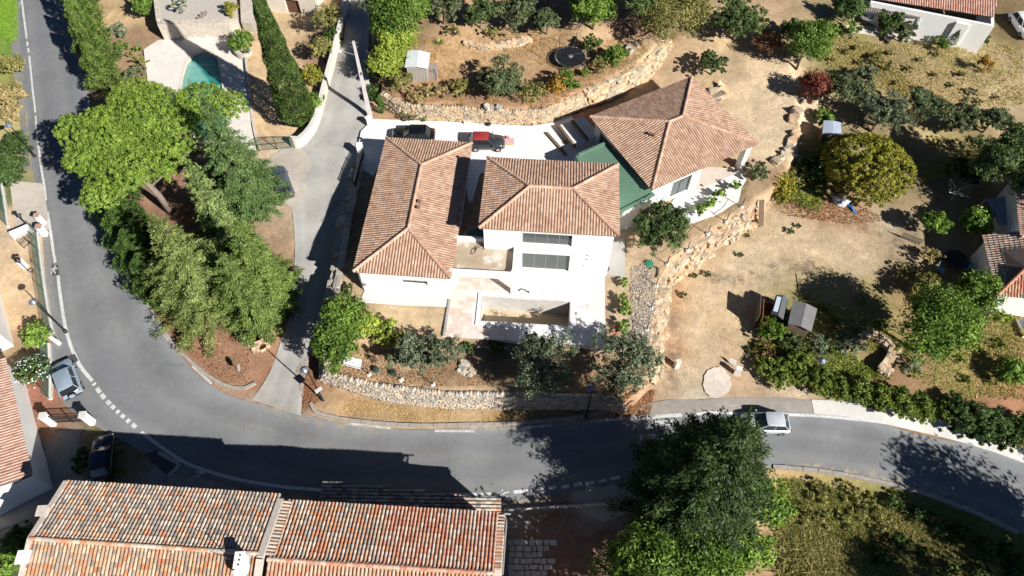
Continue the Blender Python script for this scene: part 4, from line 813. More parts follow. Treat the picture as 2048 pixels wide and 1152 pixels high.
_p = G(1320,642); _o = link('boulder', ROCKS_PALE[2], None, _p+(0,0,.1)); _o.scale = (.7,1.5,.7); _o.rotation_euler = (0,.1,.15); tag(_o, 'long white boulder lying on the divider wall', 'rock')

# ================================================================ MORE BUILDINGS
def gable_face(th, e0, e1, r0, r1, z_e, z_r, tints, shk, shape, m, limit, name='roof', w=.25, l=.37, caps=True, nudge=0):
    """one pitched face: eave e0->e1, ridge r0->r1 (world), tiled"""
    O = np.array(e0); e = unit(np.array(e1)-O); rr = np.array(r0)-O; s = unit(rr - e*(rr@e)); n = np.cross(e, s)
    if n[2] < 0: return gable_face(th, e1, e0, r1, r0, z_e, z_r, tints, shk, shape, m, limit, name, w, l, caps)
    q = [np.array(v) for v in (e0,e1,r1,r0)]; V = [v-n*.02 for v in q]+[v-n*.14 for v in q]
    roof = MB().add(V, [(0,1,2,3),(7,6,5,4),(0,4,5,1),(1,5,6,2),(2,6,7,3),(3,7,4,0)]).build(name, mat('old_roof_base', (.16,.12,.10), (.10,.08,.07), 3), th)
    poly = [((v-O)@e, (v-O)@s) for v in q]
    place_tiles(roof, face_tiles(O, e, s, poly, w, l, v0=-.08), shk, shape, tints, m, 'tile', limit, .016)
    return roof
def ridge_z(e, r, ze, slope):
    z = ze+1
    for _ in range(30): a = P(*e, ze); b = P(*r, z); z = ze + slope*np.linalg.norm((b-a)[:2])
    return z
ZE = 3.7
# --- west farmhouse
e0, e1 = P(137,964,ZE), P(562,991,ZE); d_ = unit(e1-e0); inn = np.array([d_[1], -d_[0], 0.])
def dep(px, z): return (P(*px, z)-e0)@inn
zr = ZE+1
for _ in range(40): zr = ZE+.30*dep((300,1093), zr)
D_ = dep((300,1093), zr); Lw = np.linalg.norm(e1-e0)
sk = -((P(62,1077,zr)-e0)@d_)                       # the gable edge as seen
r0_, r1_ = e0+inn*D_-d_*max(0,sk)+(0,0,zr-ZE), e0+inn*D_+d_*Lw+(0,0,zr-ZE)
print('farm', ZE, zr, D_, sk)
s0_, s1_ = e0+inn*2*D_-d_*max(0,sk), e0+inn*2*D_+d_*Lw
farm = thing('farmhouse', 'long farmhouse with mottled old canal tiles at the bottom left corner', 'house', (e0+s1_)/2-(0,0,ZE+3.6))
rN = gable_face(farm, e0-d_*max(0,sk), e1, r0_, r1_, ZE, zr, OT, 'o', SH_O, M_OLDTILE, 300)
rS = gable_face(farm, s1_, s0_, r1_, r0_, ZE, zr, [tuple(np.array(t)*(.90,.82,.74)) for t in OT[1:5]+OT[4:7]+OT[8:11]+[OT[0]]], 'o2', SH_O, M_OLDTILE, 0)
place_tiles(rN, ridge_tiles(r0_, r1_, .42, .05), 'ocap', SH_C, [OT[i] for i in (0,1,4,5,8,6)], M_OLDTILE, 'ridge_tile', 120)
MB().prism([tuple((q)[:2]) for q in (e0-d_*max(0,sk)+inn*.4+d_*.3, e1+inn*.4-d_*.05, s1_-inn*.4-d_*.05, s0_-inn*.4+d_*.3)], -4.2, ZE-.12).build('wall', M_CREAM, farm)
for g in (r0_, ):
    gb = MB(); a, b, c = e0-d_*max(0,sk)+d_*.3+inn*.4, s0_+d_*.3-inn*.4, r0_+d_*.3
    gb.add([(*a[:2],ZE-.13),(*b[:2],ZE-.13),(*c[:2],zr-.25),*[((q+d_*.25)[0],(q+d_*.25)[1],z) for q,z in ((a,ZE-.13),(b,ZE-.13),(c,zr-.25))]], [(0,2,1),(3,4,5),(0,1,4,3),(1,2,5,4),(2,0,3,5)]); gb.build('gable', M_CREAM, farm)
def verge_cap(p0, p1, w, h, m, name, th): 
    d = unit(p1-p0); n = unit(np.cross((0,0,1), d)); return MB().frame(p0, d, n, np.cross(d,n), (0,np.linalg.norm(p1-p0)), (-w/2,w/2), (-.05,h)).build(name, m, th)
verge_cap(e0-d_*max(0,sk)+(0,0,.05), r0_+(0,0,.05), .32, .12, M_MORTAR, 'verge', farm); verge_cap(r0_+(0,0,.05), s0_+(0,0,.05), .32, .12, M_MORTAR, 'verge', farm)
for px, sz, mm in (((93,1026),(.55,.55,.5),M_MORTAR), ((56,1118),(.7,.7,.7),M_WHITE)):
    c = P(*px, ZE+.6); ch = MB().box(c+(0,0,-.2),(sz[0],sz[1],1.4),.06).box(c+(0,0,.55),(sz[0]+.14,sz[1]+.14,.1),.06).build('chimney', mm, farm)
c = P(484,1124,zr+.5); ch = MB().box(c-(0,0,.5),(.5,.85,2.0),.05).box(c+(0,0,.55),(.62,1.0,.12),.05).build('chimney', M_WHITE, farm)
for k in (-1,0,1): MB().lathe(c+(.02,k*.28,.612),[(.06,0),(.06,.02)],8).build('flue', M_DARKMETAL, ch)
c2 = c+np.array([-.75,.1,-.35]); MB().tube([c2-(0,0,.8), c2+(0,0,1.7)], .025, 5).tube([c2+(-.9,.3,1.5), c2+(.7,-.25,1.5)], .015, 4).tube([c2+(-.6,0,1.6), c2+(-.5,.35,1.45)], .012, 4).build('antenna', M_DARKMETAL, farm)
dsh = MB(); dc = P(481,1142,zr+.6); ax = unit((.55,-.55,.62)); uu = unit(np.cross(ax,(0,0,1))); vv_ = np.cross(ax,uu); prof = [(0.02,0),(.2,.02),(.36,.06),(.45,.10)]; V=[]; F=[]
for r,hh_ in prof:
    for k in range(14): t=2*math.pi*k/14; V.append(dc+uu*r*math.cos(t)+vv_*r*.95*math.sin(t)+ax*hh_)
for i in range(3):
    for k in range(14): F.append((i*14+k,i*14+(k+1)%14,(i+1)*14+(k+1)%14,(i+1)*14+k))
dsh.add(V,F); dd = dsh.build('satellite_dish', simple('dish_white',(.75,.75,.75),.4)); tag(dd, 'white satellite dish fixed beside the farmhouse chimney', 'satellite dish'); MB().tube([dc, dc-ax*.1-(0,0,.6)], .03, 6).tube([dc, dc+ax*.5],.012,4).build('bracket', M_GREYMETAL, dd)
# --- east farmhouse
f0, f1 = P(575,1003,ZE-.1), P(998,1028,ZE-.1); d2 = unit(f1-f0); i2 = np.array([d2[1],-d2[0],0.]); Z2 = ZE-.1; z2 = Z2+1
for _ in range(40): D2 = (P(760,1133,z2)-f0)@i2; z2 = Z2+.30*D2
sk2 = -((P(548,1120,z2)-f0)@d2); L2 = np.linalg.norm(f1-f0); print('farm east', z2, D2, sk2)
farm2 = thing('farmhouse', 'red tiled farmhouse with rounded corner beside the mottled roof', 'house', f0+i2*D2+d2*L2/2-(0,0,Z2+3.7))
half = d2*(L2*.47)
g0, g1 = f0+i2*D2+(0,0,z2-Z2), f1+i2*D2+(0,0,z2-Z2); h0, h1 = f0+i2*2*D2, f1+i2*2*D2
rA = gable_face(farm2, f0, f0+half, g0, g0+half, Z2, z2, OT[:2]+[OT[0]]+OT[2:7]+OT[8:9]+[OT[6]], 'o3', SH_O, M_OLDTILE, 150)
rB = gable_face(farm2, f0+half+d2*.01, f1, g0+half+d2*.01, g1, Z2, z2, RT, 'o4', SH_O, M_OLDTILE, 150)
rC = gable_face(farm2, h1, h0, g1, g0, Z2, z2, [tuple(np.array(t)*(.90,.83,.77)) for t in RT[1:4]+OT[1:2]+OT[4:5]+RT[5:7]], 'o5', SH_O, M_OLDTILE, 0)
place_tiles(rA, ridge_tiles(g0, g1, .42, .05), 'ocap2', SH_C, RT, M_OLDTILE, 'ridge_tile', 120)
MB().prism([tuple(q[:2]) for q in (f0+i2*.35+d2*.05, f1+i2*.35-d2*.3, h1-i2*.35-d2*.3, h0-i2*.35+d2*.05)], -4.4, Z2-.13).build('wall', M_CREAM, farm2)
# party wall strip with crosswise coping tiles
pw = verge_cap(f0-d2*.42+(0,0,.08), g0-d2*.42+(0,0,.10), .42, .28, M_MORTAR, 'party_wall', farm2); pw2 = verge_cap(g0-d2*.42+(0,0,.10), h0-d2*.42+(0,0,.08), .42, .28, M_MORTAR, 'party_wall', farm2)
ct = []
sl_ = unit(g0-f0); X_ = sl_; 
for k in range(int(np.linalg.norm(g0-f0)/.25)): 
    Zn = unit(np.cross(sl_, -d2)); Zn = Zn if Zn[2] > 0 else -Zn; ct.append((f0-d2*.18+sl_*(k+.5)*.25+Zn*.10, np.cross(-d2,Zn)*-1, d2*-1*-1, Zn))
ct = [(p, np.cross(Y,Z), Y, Z) for p, X, Y, Z in ct]
place_tiles(rA, ct, 'oc', tile_shape(.25,.5,'canal'), OT[4:6]+OT[8:11], M_OLDTILE, 'coping_tile', 60)
# rounded north-east corner: radiating verge tiles
vt = []
for k in range(int(np.linalg.norm(g1-f1)/.25)):
    Zn = unit(np.cross(d2, sl_)); Zn = Zn if Zn[2] > 0 else -Zn; q = f1+sl_*(k+.5)*.25+d2*.42+Zn*.02; Y = -d2; vt.append((q, np.cross(Y,Zn), Y, Zn))
place_tiles(rB, vt, 'ov', tile_shape(.25,.42,'canal'), RT, M_OLDTILE, 'verge_tile', 60)
gt = catmull([f0-i2*.06-d2*.0-(0,0,.08), f1-i2*.06-d2*.4-(0,0,.08), f1-i2*.02+d2*.15-(0,0,.06), f1+i2*.4+d2*.5+(0,0,.06), f1+sl_*2+d2*.52-(0,0,.08), g1+d2*.52-(0,0,.05)], 6)
MB().tube(gt, .06, 6).build('gutter', mat('zinc', (.45,.45,.44), (.35,.35,.34), 4, .5, metal=.3), farm2)
MB().prism([tuple(q[:2]) for q in (f1+i2*.5-d2*.29, f1+i2*.5+d2*.35, h1-i2*.5+d2*.35, h1-i2*.5-d2*.29)], -4.4, Z2-.2).build('wall', M_CREAM, farm2)
# lean-to porch roof on the road side, tiles running along the road
zl = .3
p4 = [P(a,b,z) for a,b,z in ((646,962,zl+1.0),(1000,998,zl),(1000,1030,zl),(640,1005,zl+1.0))]
porch = thing('porch', 'shaded lean-to with old tiles along the road side of the farmhouse', 'porch', sum(p4)/4-(0,0,zl+4))
gable_face(porch, p4[2], p4[1], p4[3], p4[0], 0, 0, OT[2:6]+OT[7:10]+[OT[6]], 'o6', SH_O, M_OLDTILE, 200)
MB().prism([tuple((q+(sum(p4)/4-q)*.06)[:2]) for q in p4], -4.2, [min(q[2],zl)-.16 for q in p4] if 0 else zl-.2).build('wall', M_CREAM, porch)

# --- left house with pale wall, its tiles falling towards the road
zh = -.2
n0, n1 = P(10,716,zh), P(64,950,zh); dl = unit(n1-n0); il = np.array([dl[1],-dl[0],0.]); il = il if il[0] < 0 else -il
lhse = thing('house', 'white walled house with pink tiled roof at the left edge', 'house', (n0+n1)/2-(0,0,3.2))
gable_face(lhse, n0, n1, n0+il*5+(0,0,1.5), n1+il*5+(0,0,1.5), 0, 0, NT+VT[3:5], 'n1', SH_V, M_TILE, 250, w=.25, l=.38)
q_ = [n0-dl*.0+dl*.3+il*.12, n1+dl*.0-dl*.05+il*.12, n1+il*5-dl*.05, n0+il*5+dl*.3]
MB().prism([tuple(q[:2]) for q in q_], -4.2, [zh-.2,zh-.2,zh+1.2,zh+1.2] if 0 else zh-.2).build('wall', M_WHITE, lhse)
# --- far left white house wall
k0, k1 = P(-6,545,-.6), P(30,678,-2.6); fl = thing('house', 'sliver of white house wall behind the lamp at the left edge', 'house', (P(-60,600,-2.6)))
a_, b_ = P(-4,556,-2.5), P(26,690,-2.5); dd_ = unit(b_-a_); nn_ = np.array([-dd_[1],dd_[0],0]); nn_ = nn_ if nn_[0] < 0 else -nn_
MB().frame((a_[0],a_[1],0), dd_, nn_, ez_, (-1,np.linalg.norm(b_-a_)), (0,5), (-3,1.2)).build('wall', M_WHITE, fl)
rr0 = a_-dd_*1.2-nn_*.3; rr1 = b_+dd_*.3-nn_*.3
gable_face(fl, (rr0[0],rr0[1],1.25), (rr1[0],rr1[1],1.25), (rr0+nn_*5)[:2].tolist()+[2.6], (rr1+nn_*5)[:2].tolist()+[2.6], 0, 0, NT, 'n2', SH_V, M_TILE, 60)

# --- top left: raised stone terrace, house, pool
zt2 = 2.2
tt = [P(a,b,zt2) for a,b in ((300,-60),(314,48),(456,42),(474,38),(462,-60))]
sh = thing('stone_building', 'flat roofed pale stone building above the neighbour\'s pool', 'building', P(390,40,.4))
M_FLAG = mat('rough_stone', (.58,.52,.44), (.40,.35,.29), 2.5, .95, .9, 7)
MB().prism([tuple(q[:2]) for q in tt], -.5, zt2-.08).build('wall', M_FLAG, sh)
MB().prism([tuple((q+(sum(tt)/5-q)*.03)[:2]) for q in tt], zt2-.078, zt2).build('flat_roof', mat('stone_gravel', (.52,.48,.42), (.38,.34,.29), 6, .95, .9, 12), sh)
for k in range(4):
    a, b = tt[k], tt[(k+1)%5]; d = unit(b-a); nn = np.cross((0,0,1), d); nn = nn if nn@(sum(tt)/5-a) > 0 else -nn
    x = .45
    while x < np.linalg.norm(b-a)-.5 and k in (0,1):
        ln = random.uniform(.5,.9); MB().frame((a[0],a[1],0), d, nn, ez_, (x,x+ln-.02), (0,.4), (zt2+.002,zt2+.14+random.uniform(-.03,.03))).build('coping_stone', M_FLAG, sh); x += ln
pb = [P(a,b,1.7) for a,b in ((478,-60),(482,44),(505,48),(532,50),(528,-60))]
struct(MB().prism([tuple(q[:2]) for q in pb], -.4, 1.7).build('stone_steps', M_FLAG))
for k, (px, s) in enumerate((((398,38),.22),((405,34),.3),((411,30),.32))):
    c = P(*px, zt2); tag(MB().lathe(c, [(s*.6,0),(s,.4*s*2),(s*.9,s*1.1),(s*.7,s*1.1),(s*.6,s*.8)], 10).build('pot', mat('clay_pot',(.30,.24,.2),(.2,.16,.13),6)), ('small dark pot leftmost on the stone roof','middle round pot on the stone roof','larger clay pot rightmost on the stone roof')[k], 'pot', 'pots on the stone roof')
# second house at the top edge
th_ = thing('house', 'pale stone house with brown door at the top edge by the lane', 'house', P(600,0,1))
ha, hb_ = P(540,22,1.0), P(640,36,1.0); dh = unit(hb_-ha)
wall_open(th_, 'wall', ha, hb_, .3, 4.2, .4, [(2.2,3.9,.9,2.9)], M_CREAM, M_WOOD, 1, mat('brown_door',(.14,.07,.04),(.10,.05,.03),4))
wall_open(th_, 'wall', hb_+np.array([-dh[1],dh[0],0])*.41, hb_+np.array([-dh[1],dh[0],0])*7, .3, 4.2, .4, [], M_CREAM)
MB().prism([tuple(q[:2]) for q in (ha-dh*.2, hb_+dh*.2, hb_+dh*.2+np.array([-dh[1],dh[0],0])*7, ha-dh*.2+np.array([-dh[1],dh[0],0])*7)], 4.202, 4.45).build('flat_roof', M_FLAG, th_)
# pool deck
zd = .12
dkp = [P(a,b,zd)[:2] for a,b in ((287,99),(316,80),(474,66),(492,110),(502,250),(512,300),(430,300),(300,200))]
pcurve = [P(a,b,zd)[:2] for a,b in ((361,180),(366,150),(374,125),(388,110),(407,103),(425,106),(434,118),(438,140),(443,165),(450,215),(456,275),(390,278),(372,240))]
M_PDECK = mat('pool_deck', (.70,.66,.60), (.60,.56,.51), .8, .85, .1, 30)
bmd = bmesh.new()
for lp in (dkp, [cenp_+(q-cenp_)*1.02 for cenp_ in [np.array(pcurve).mean(0)] for q in np.array(pcurve)]):
    vs2 = [bmd.verts.new((float(q[0]), float(q[1]), zd)) for q in lp]
    for i in range(len(vs2)): bmd.edges.new((vs2[i], vs2[(i+1)%len(vs2)]))
bmesh.ops.triangle_fill(bmd, use_beauty=True, use_dissolve=False, edges=bmd.edges[:], normal=(0,0,1))
med = bpy.data.meshes.new('pool_deck'); bmd.to_mesh(med); bmd.free(); med.materials.append(M_PDECK); o = link('pool_deck', med); struct(o)
pc = np.array(pcurve); cenp = pc.mean(0)
def ring(scale): return cenp+(pc-cenp)*scale
wt = thing('swimming_pool', 'turquoise neighbour\'s pool with rounded end and pale steps', 'pool', (*cenp, -.3))
cp = MB(); o1, o2 = ring(1.09), ring(1.0); npn = len(pc)
cp.add([(*q, zd+.03) for q in o1]+[(*q, zd+.03) for q in o2]+[(*q, -1.2) for q in o2], [(i,(i+1)%npn,npn+(i+1)%npn,npn+i) for i in range(npn)]+[(npn+i,npn+(i+1)%npn,2*npn+(i+1)%npn,2*npn+i) for i in range(npn)]); cp.build('coping', mat('pool_coping',(.66,.60,.50),(.58,.52,.43),2), wt)
HOLES.append(([tuple(q) for q in ring(1.06)], -2.0)); HOLES.append(([tuple(q) for q in dkp], zd-.06))
def water_mat():
    m, nt, b = nodes_of('pool_water'); b.inputs['Base Color'].default_value = (.035,.36,.34,1); b.inputs['Roughness'].default_value = .06; b.inputs['Specular IOR Level'].default_value = .5
    n = nt.nodes.new('ShaderNodeTexNoise'); n.inputs['Scale'].default_value = 3; bp = nt.nodes.new('ShaderNodeBump'); bp.inputs['Strength'].default_value = .08; nt.links.new(n.outputs[0], bp.inputs['Height']); nt.links.new(bp.outputs[0], b.inputs['Normal'])
    b.inputs['Alpha'].default_value = .5; return m
fl_ = MB(); fl_.prism([tuple(q) for q in o2], -1.5, -1.35); fl_.build('basin_floor', mat('pool_liner',(.22,.52,.48),(.18,.46,.43),1), wt)
for k, sfy in enumerate((.45,.75,1.05)):
    top = [q for q in range(npn)]
    st = P(407,112,zd)[:2]; MB().prism([tuple(st+(np.array(v)*(1.0+.35*k))) for v in ((-1.5,-.8-k*.25),(1.3,-.9-k*.25),(1.25,.1),(-1.2,.1))], -1.34, -.25-.22*k).build('step', mat('pool_step',(.50,.62,.52),(.45,.57,.48),1), wt)
ws = MB(); ws.add([(*q,-.06) for q in o2], [tuple(range(npn))]); ws.build('water', water_mat(), wt)
# --- top right house
zq = 4.6
t4 = [P(a,b,zq) for a,b in ((1740,-4),(1986,34),(1996,-60),(1760,-90))]
trh = thing('house', 'white house with red tiled roof at the top right edge', 'house', P(1860,20,1.8))
gable_face(trh, t4[0], t4[1], t4[3]+(0,0,1.6), t4[2]+(0,0,1.6), 0, 0, NT[:3]+RT[:2], 'n3', SH_V, M_TILE, 250)
wa_, wb_ = P(1798,66,1.6), P(1957,100,1.5)
wv = unit(wb_-wa_); wn_ = np.array([-wv[1],wv[0],0.]); 
wall_open(trh, 'wall', wa_-wv*4.2, wb_, .6, 4.5, .3, [], M_WHITE)
wall_open(trh, 'wall', wb_+wn_*.301, wb_+wn_*6, .6, 4.5, .3, [], M_WHITE)
MB().frame(wb_+(0,0,-wb_[2]), wv, wn_, ez_, (-3.6,-2.3), (-.25,-.01), (1.2,4.2)).build('chimney_breast', M_WHITE, trh)
struct(drape('patio', [(1690,52),(1790,60),(1850,72),(1886,74),(1880,84),(1830,84),(1760,74),(1700,68)], .04, mat('patio_concrete',(.50,.46,.40),(.42,.38,.33),1.5,.9)))
pg = thing('pergola', 'grey reed pergola shading the patio of the top right house', 'pergola', P(1760,40,1.8))
g4 = [P(a,b,3.9) for a,b in ((1715,20),(1842,36),(1846,8),(1722,-10))]
for k in range(26):
    t = (k+.5)/26; a = g4[0]*(1-t)+g4[1]*t; b = g4[3]*(1-t)+g4[2]*t; MB().tube([a+(0,0,random.uniform(-.02,.02)),b+(0,0,random.uniform(-.02,.02))], .10, 5).build('slat', mat('reed',(.34,.30,.26),(.22,.19,.16),5,.95,.3), pg)
for q in g4: MB().tube([(q[0],q[1],1.4),q-(0,0,.1)], .06, 6).build('post', M_WHITE, pg)
# --- right house
zw = 1.0
rh = thing('house', 'white house with weathered hipped tiles cut by the right edge', 'house', P(2030,520,-2.2))
w4 = [P(a,b,zw) for a,b in ((1996,590),(1966,470),(2070,455),(2100,600))]
ap = P(2052,535,zw+1.3)
gable_face(rh, w4[1], w4[0], P(2066,462,zw+1.5), ap, 0, 0, OT[2:6]+NT[:3]+OT[8:10], 'o7', SH_O, M_OLDTILE, 200)
gable_face(rh, w4[0], w4[3], ap, ap+(w4[3]-w4[0])*.6, 0, 0, RT+OT[3:5], 'o8', SH_O, M_OLDTILE, 60)
place_tiles(rh, ridge_tiles(w4[0], ap), 'ocap3', SH_C, RT[:2], M_OLDTILE, 'ridge_tile', 40)
MB().prism([tuple(q[:2]) for q in (P(2004,584,zw),P(1978,474,zw),P(2100,455,zw),P(2110,594,zw))], -3.2, zw-.15).build('wall', M_WHITE, rh)
u4 = [P(a,b,2.6) for a,b in ((2036,345),(2048,470),(2120,470),(2120,335))]
MB().prism([tuple(q[:2]) for q in u4], -2.6, 2.6).build('upper_wall', M_WHITE, rh)
for k in range(2):
    q = P(2042+k*5,398+k*14,1.6); dq = unit(u4[1]-u4[0]); MB().frame((q[0],q[1],0)-np.array([.12,0,0]), dq, np.array([dq[1],-dq[0],0]), ez_, (-.5,.5), (-.3,.3), (.6,1.9)).build('shutter', mat('blue_shutter',(.03,.06,.09),(.02,.05,.07),4), rh)
gable_face(rh, u4[0]+(-.3,0,0), u4[1]+(-.3,0,0), u4[3]+(0,0,1.2), u4[2]+(0,0,1.2), 0, 0, NT, 'n4', SH_V, M_TILE, 60)
for q in (P(2000,585,-1),P(1985,540,-1)): MB().tube([(q[0],q[1],-3),(q[0],q[1],zw-.15)], .09, 6).build('porch_post', M_WOOD, rh)
aw = [P(a,b,.4) for a,b in ((1972,398),(2022,390),(2048,440),(1998,452))]
awn = thing('awning', 'corrugated blue-grey sheet awning on the shaded right house', 'awning', sum(aw)/4-(0,0,2.4)); nV=[]; 
eA = aw[1]-aw[0]; eB = aw[3]-aw[0]; n_ = 60
for i in range(n_+1):
    t=i/n_; z=.04*math.sin(i*math.pi); z = .035 if i%2 else -.035
    nV += [aw[0]+eB*t+(0,0,z), aw[1]+(aw[2]-aw[1])*t+(0,0,z)]
MB().add(nV, [(2*i,2*i+1,2*i+3,2*i+2) for i in range(n_)]).build('sheet', mat('blue_sheet',(.42,.47,.58),(.36,.40,.50),3,.5), awn)
for q in aw[:1]+aw[3:]: MB().tube([(q[0],q[1],-2.4),q-(0,0,.05)], .05, 6).build('post', M_WHITE, awn)
# ================================================================ VEGETATION
def leaves(C, N, size, cols, rng, up=.35, aspect=.5, axis=None):
    """C centres, N outward directions -> quads; axis = the way each leaf points"""
    n = len(C); nr = N*up*2 + rng.normal(size=(n,3)); nr /= np.linalg.norm(nr, axis=1)[:,None]+1e-9
    t = np.cross(nr, rng.normal(size=(n,3))) if axis is None else axis+rng.normal(size=(n,3))*.35
    if axis is not None: t = t-nr*(t*nr).sum(1)[:,None]
    t /= np.linalg.norm(t, axis=1)[:,None]+1e-9; b = np.cross(nr, t)
    s = (size*rng.uniform(.6,1.35,n))[:,None]
    V = np.stack([C-t*s, C-b*s*aspect+nr*s*.15, C+t*s, C+b*s*aspect+nr*s*.15], 1).reshape(-1,3)
    return V, np.repeat(cols, 4, 0)
def crown_blobs(blobs, n, size, c1, c2, rng, clump=.22, per=34, up=.75, aspect=.5, fill=.35, zflat=.8, shell=(.82,1.08)):
    vol = np.array([b[3]*b[4]+b[3]*b[5]+b[4]*b[5] for b in blobs]); pr = vol/vol.sum(); m = max(6, n//per)
    k = rng.choice(len(blobs), m, p=pr); B = np.array(blobs)[k]; d = rng.normal(size=(m,3)); d[:,2] = np.where(rng.random(m) < .75, np.abs(d[:,2]), d[:,2]); d /= np.linalg.norm(d,axis=1)[:,None]
    rad = np.where(rng.random(m) < fill, rng.uniform(.3,.85,m), rng.uniform(*shell,m)); cc = B[:,:3]+d*B[:,3:]*rad[:,None]; cs = B[:,3:].min(1)*clump*rng.uniform(.7,1.4,m)
    w = rng.random((m,1)); ccol = np.array(c1)*w+np.array(c2)*(1-w); ccol *= rng.uniform(.8,1.2,(m,1))
    j = rng.integers(0,m,n); off = rng.normal(size=(n,3)); off /= np.linalg.norm(off,axis=1)[:,None]; off *= rng.uniform(.25,1,n)[:,None]**.6
    C = cc[j]+off*cs[j][:,None]*np.array([1.15,1.15,zflat]); Nn = .6*d[j]+.7*off; cols = ccol[j]*rng.uniform(.88,1.12,(n,1))
    return leaves(C, Nn, size, cols, rng, up, aspect)
def crown_conifer(h, r, n, size, c1, c2, rng, power=.8, z0=.05, droop=.22, dens=1.0, ragged=.25):
    """tiers of plumed branches: each branch is a flattened spray of small leaves, denser and brighter to the tip"""
    lv = int(h*1.75*dens); cc = []; dd = []; cs = []; wt = []
    for i in range(lv):
        f = z0+(1-z0)*(i+rng.random()*.8)/lv; R = r*(1-f)**power*(1+ragged*rng.normal()*.6)+.15; nb = max(3, int(3.5+R*2.7*dens)); ph = rng.random()*6.283
        for k in range(nb):
            a = ph+k*6.283/nb+rng.normal()*.25; rr = R*rng.uniform(.72,1.15); br = rng.uniform(.82,1.2)
            for t in np.arange(.35, 1.02, max(.10, .30/max(rr,.4))):
                cc.append((math.cos(a)*rr*t, math.sin(a)*rr*t, f*h-droop*rr*t*t+.16*rr*t)); dd.append((math.cos(a),math.sin(a),.6)); w = .20+.10*rr*(1.05-t*.85); cs.append(w); wt.append(w*w*(1.2 if t > .6 else .7))
    cc = np.array(cc); dd = np.array(dd); cs = np.array(cs); wt = np.array(wt); m = len(cc); w = rng.random((m,1)); ccol = (np.array(c1)*w+np.array(c2)*(1-w))*rng.uniform(.82,1.18,(m,1))
    j = rng.choice(m, n, p=wt/wt.sum()); off = rng.normal(size=(n,3))*np.array([1,1,.38])*cs[j][:,None]*.62
    return leaves(cc[j]+off, dd[j]*.5+np.array([0,0,.8]), size*1.12, ccol[j]*rng.uniform(.88,1.12,(n,1)), rng, .8, .34, axis=dd[j]*np.array([1,1,.3]))
def crown_column(h, r, n, size, c1, c2, rng, lump=.12, taper=1.6):
    f = rng.random(n)**.85; prof = np.minimum(1, f*7+.15)*np.clip((1-f)*taper,0,1)**.75; a = rng.random(n)*6.283; wob = 1+lump*np.sin(a*5+f*h*1.7)+lump*np.sin(a*3-f*h*2.6+1)
    R = r*prof*wob*rng.uniform(.8,1.06,n); C = np.c_[np.cos(a)*R, np.sin(a)*R, f*h+.1]; Nn = np.c_[np.cos(a),np.sin(a),np.full(n,.45)]
    cell = np.floor(a*4)*31+np.floor(f*h*2.0)*17; w = ((np.sin(cell*12.9898)*43758.5)%1)[:,None]; cols = (np.array(c1)*w+np.array(c2)*(1-w))*rng.uniform(.75,1.25,(n,1))
    return leaves(C, Nn, size, cols, rng, .3, .4)
def leaf_obj(name, VC, parent):
    V, C = VC; F = np.arange(len(V)).reshape(-1,4); return link(name, mesh_np(name, V, F, M_LEAF, cols=C), parent)
def trunk_obj(parent, h, r, lean=(0,0), limbs=4, m=None, spread=1.0, rng=random, bend=None):
    mb = MB(); pts = bend or [(0,0,-.3),(lean[0]*.3,lean[1]*.3,h*.35),(lean[0],lean[1],h)]; mb.tube(pts, list(np.linspace(r*1.15, r*.5, len(pts))), 7)
    for k in range(limbs):
        a = rng.uniform(0,6.28); f = rng.uniform(.45,.95); b = np.array(pts[-2])*(1-f)+np.array(pts[-1])*f; e = b+np.array([math.cos(a)*spread,math.sin(a)*spread,spread*rng.uniform(.3,.8)]); mid = (b+e)/2+np.array([0,0,-.1*spread]); mb.tube([b,mid,e], [r*.42,r*.3,r*.12], 5)
    return mb.build('trunk', m or M_BARK, parent, smooth=True)
def LC(r, g, b, k=1.0):                  # lit foliage colour to leaf albedo
    c = S(r, g, b); m = sum(c)/3; return tuple(min((v*.88+m*.12)*k*q, .75) for v, q in zip(c, (1.06, 1.04, .92)))
def crown_at(px, py, zc):                # ground point below a crown centre seen at (px, py), zc above the ground
    z = 0.
    for _ in range(25): p = P(px, py, z); z = .5*z+.5*(hgt(p[0], p[1])[0]+zc)
    p = P(px, py, z); return np.array([p[0], p[1], hgt(p[0], p[1])[0]])
SPEC = {  # colour pair, leaf size, leaves per m2 of crown, clump, fill
 'olive': (LC(126,138,100), LC(84,98,66), .13, 150, .30, .45), 'oliveG': (LC(112,134,80), LC(72,94,52), .13, 160, .28, .4), 'olive_grey': (LC(132,144,116), LC(86,102,80), .12, 120, .30, .5),
 'green': (LC(124,154,58), LC(76,108,38), .15, 130, .30, .35), 'bright': (LC(140,170,66), LC(92,130,46), .16, 130, .32, .35), 'lime': (LC(180,196,74), LC(132,156,50), .14, 140, .3, .35),
 'dark': (LC(98,124,66), LC(60,86,42), .15, 140, .3, .35), 'yellow': (LC(176,164,54), LC(118,128,40), .14, 150, .26, .35), 'dry': (LC(196,178,126), LC(150,136,90), .12, 90, .3, .6), 'brown': (LC(150,110,84), LC(98,70,52), .10, 110, .3, .6),
 'red': (LC(150,84,66), LC(108,56,46), .12, 130, .28, .45), 'lavender': (LC(140,154,128), LC(104,120,96), .11, 140, .3, .4), 'ball': (LC(164,160,50), LC(120,126,36), .13, 190, .16, .2), 'scrub': (LC(166,160,96), LC(122,126,66), .12, 110, .3, .5), 'scrubgreen': (LC(152,168,72), LC(98,120,46), .14, 130, .3, .45), 'orange': (LC(196,150,52), LC(150,124,44), .12, 120, .3, .4)}
SEED = [100]
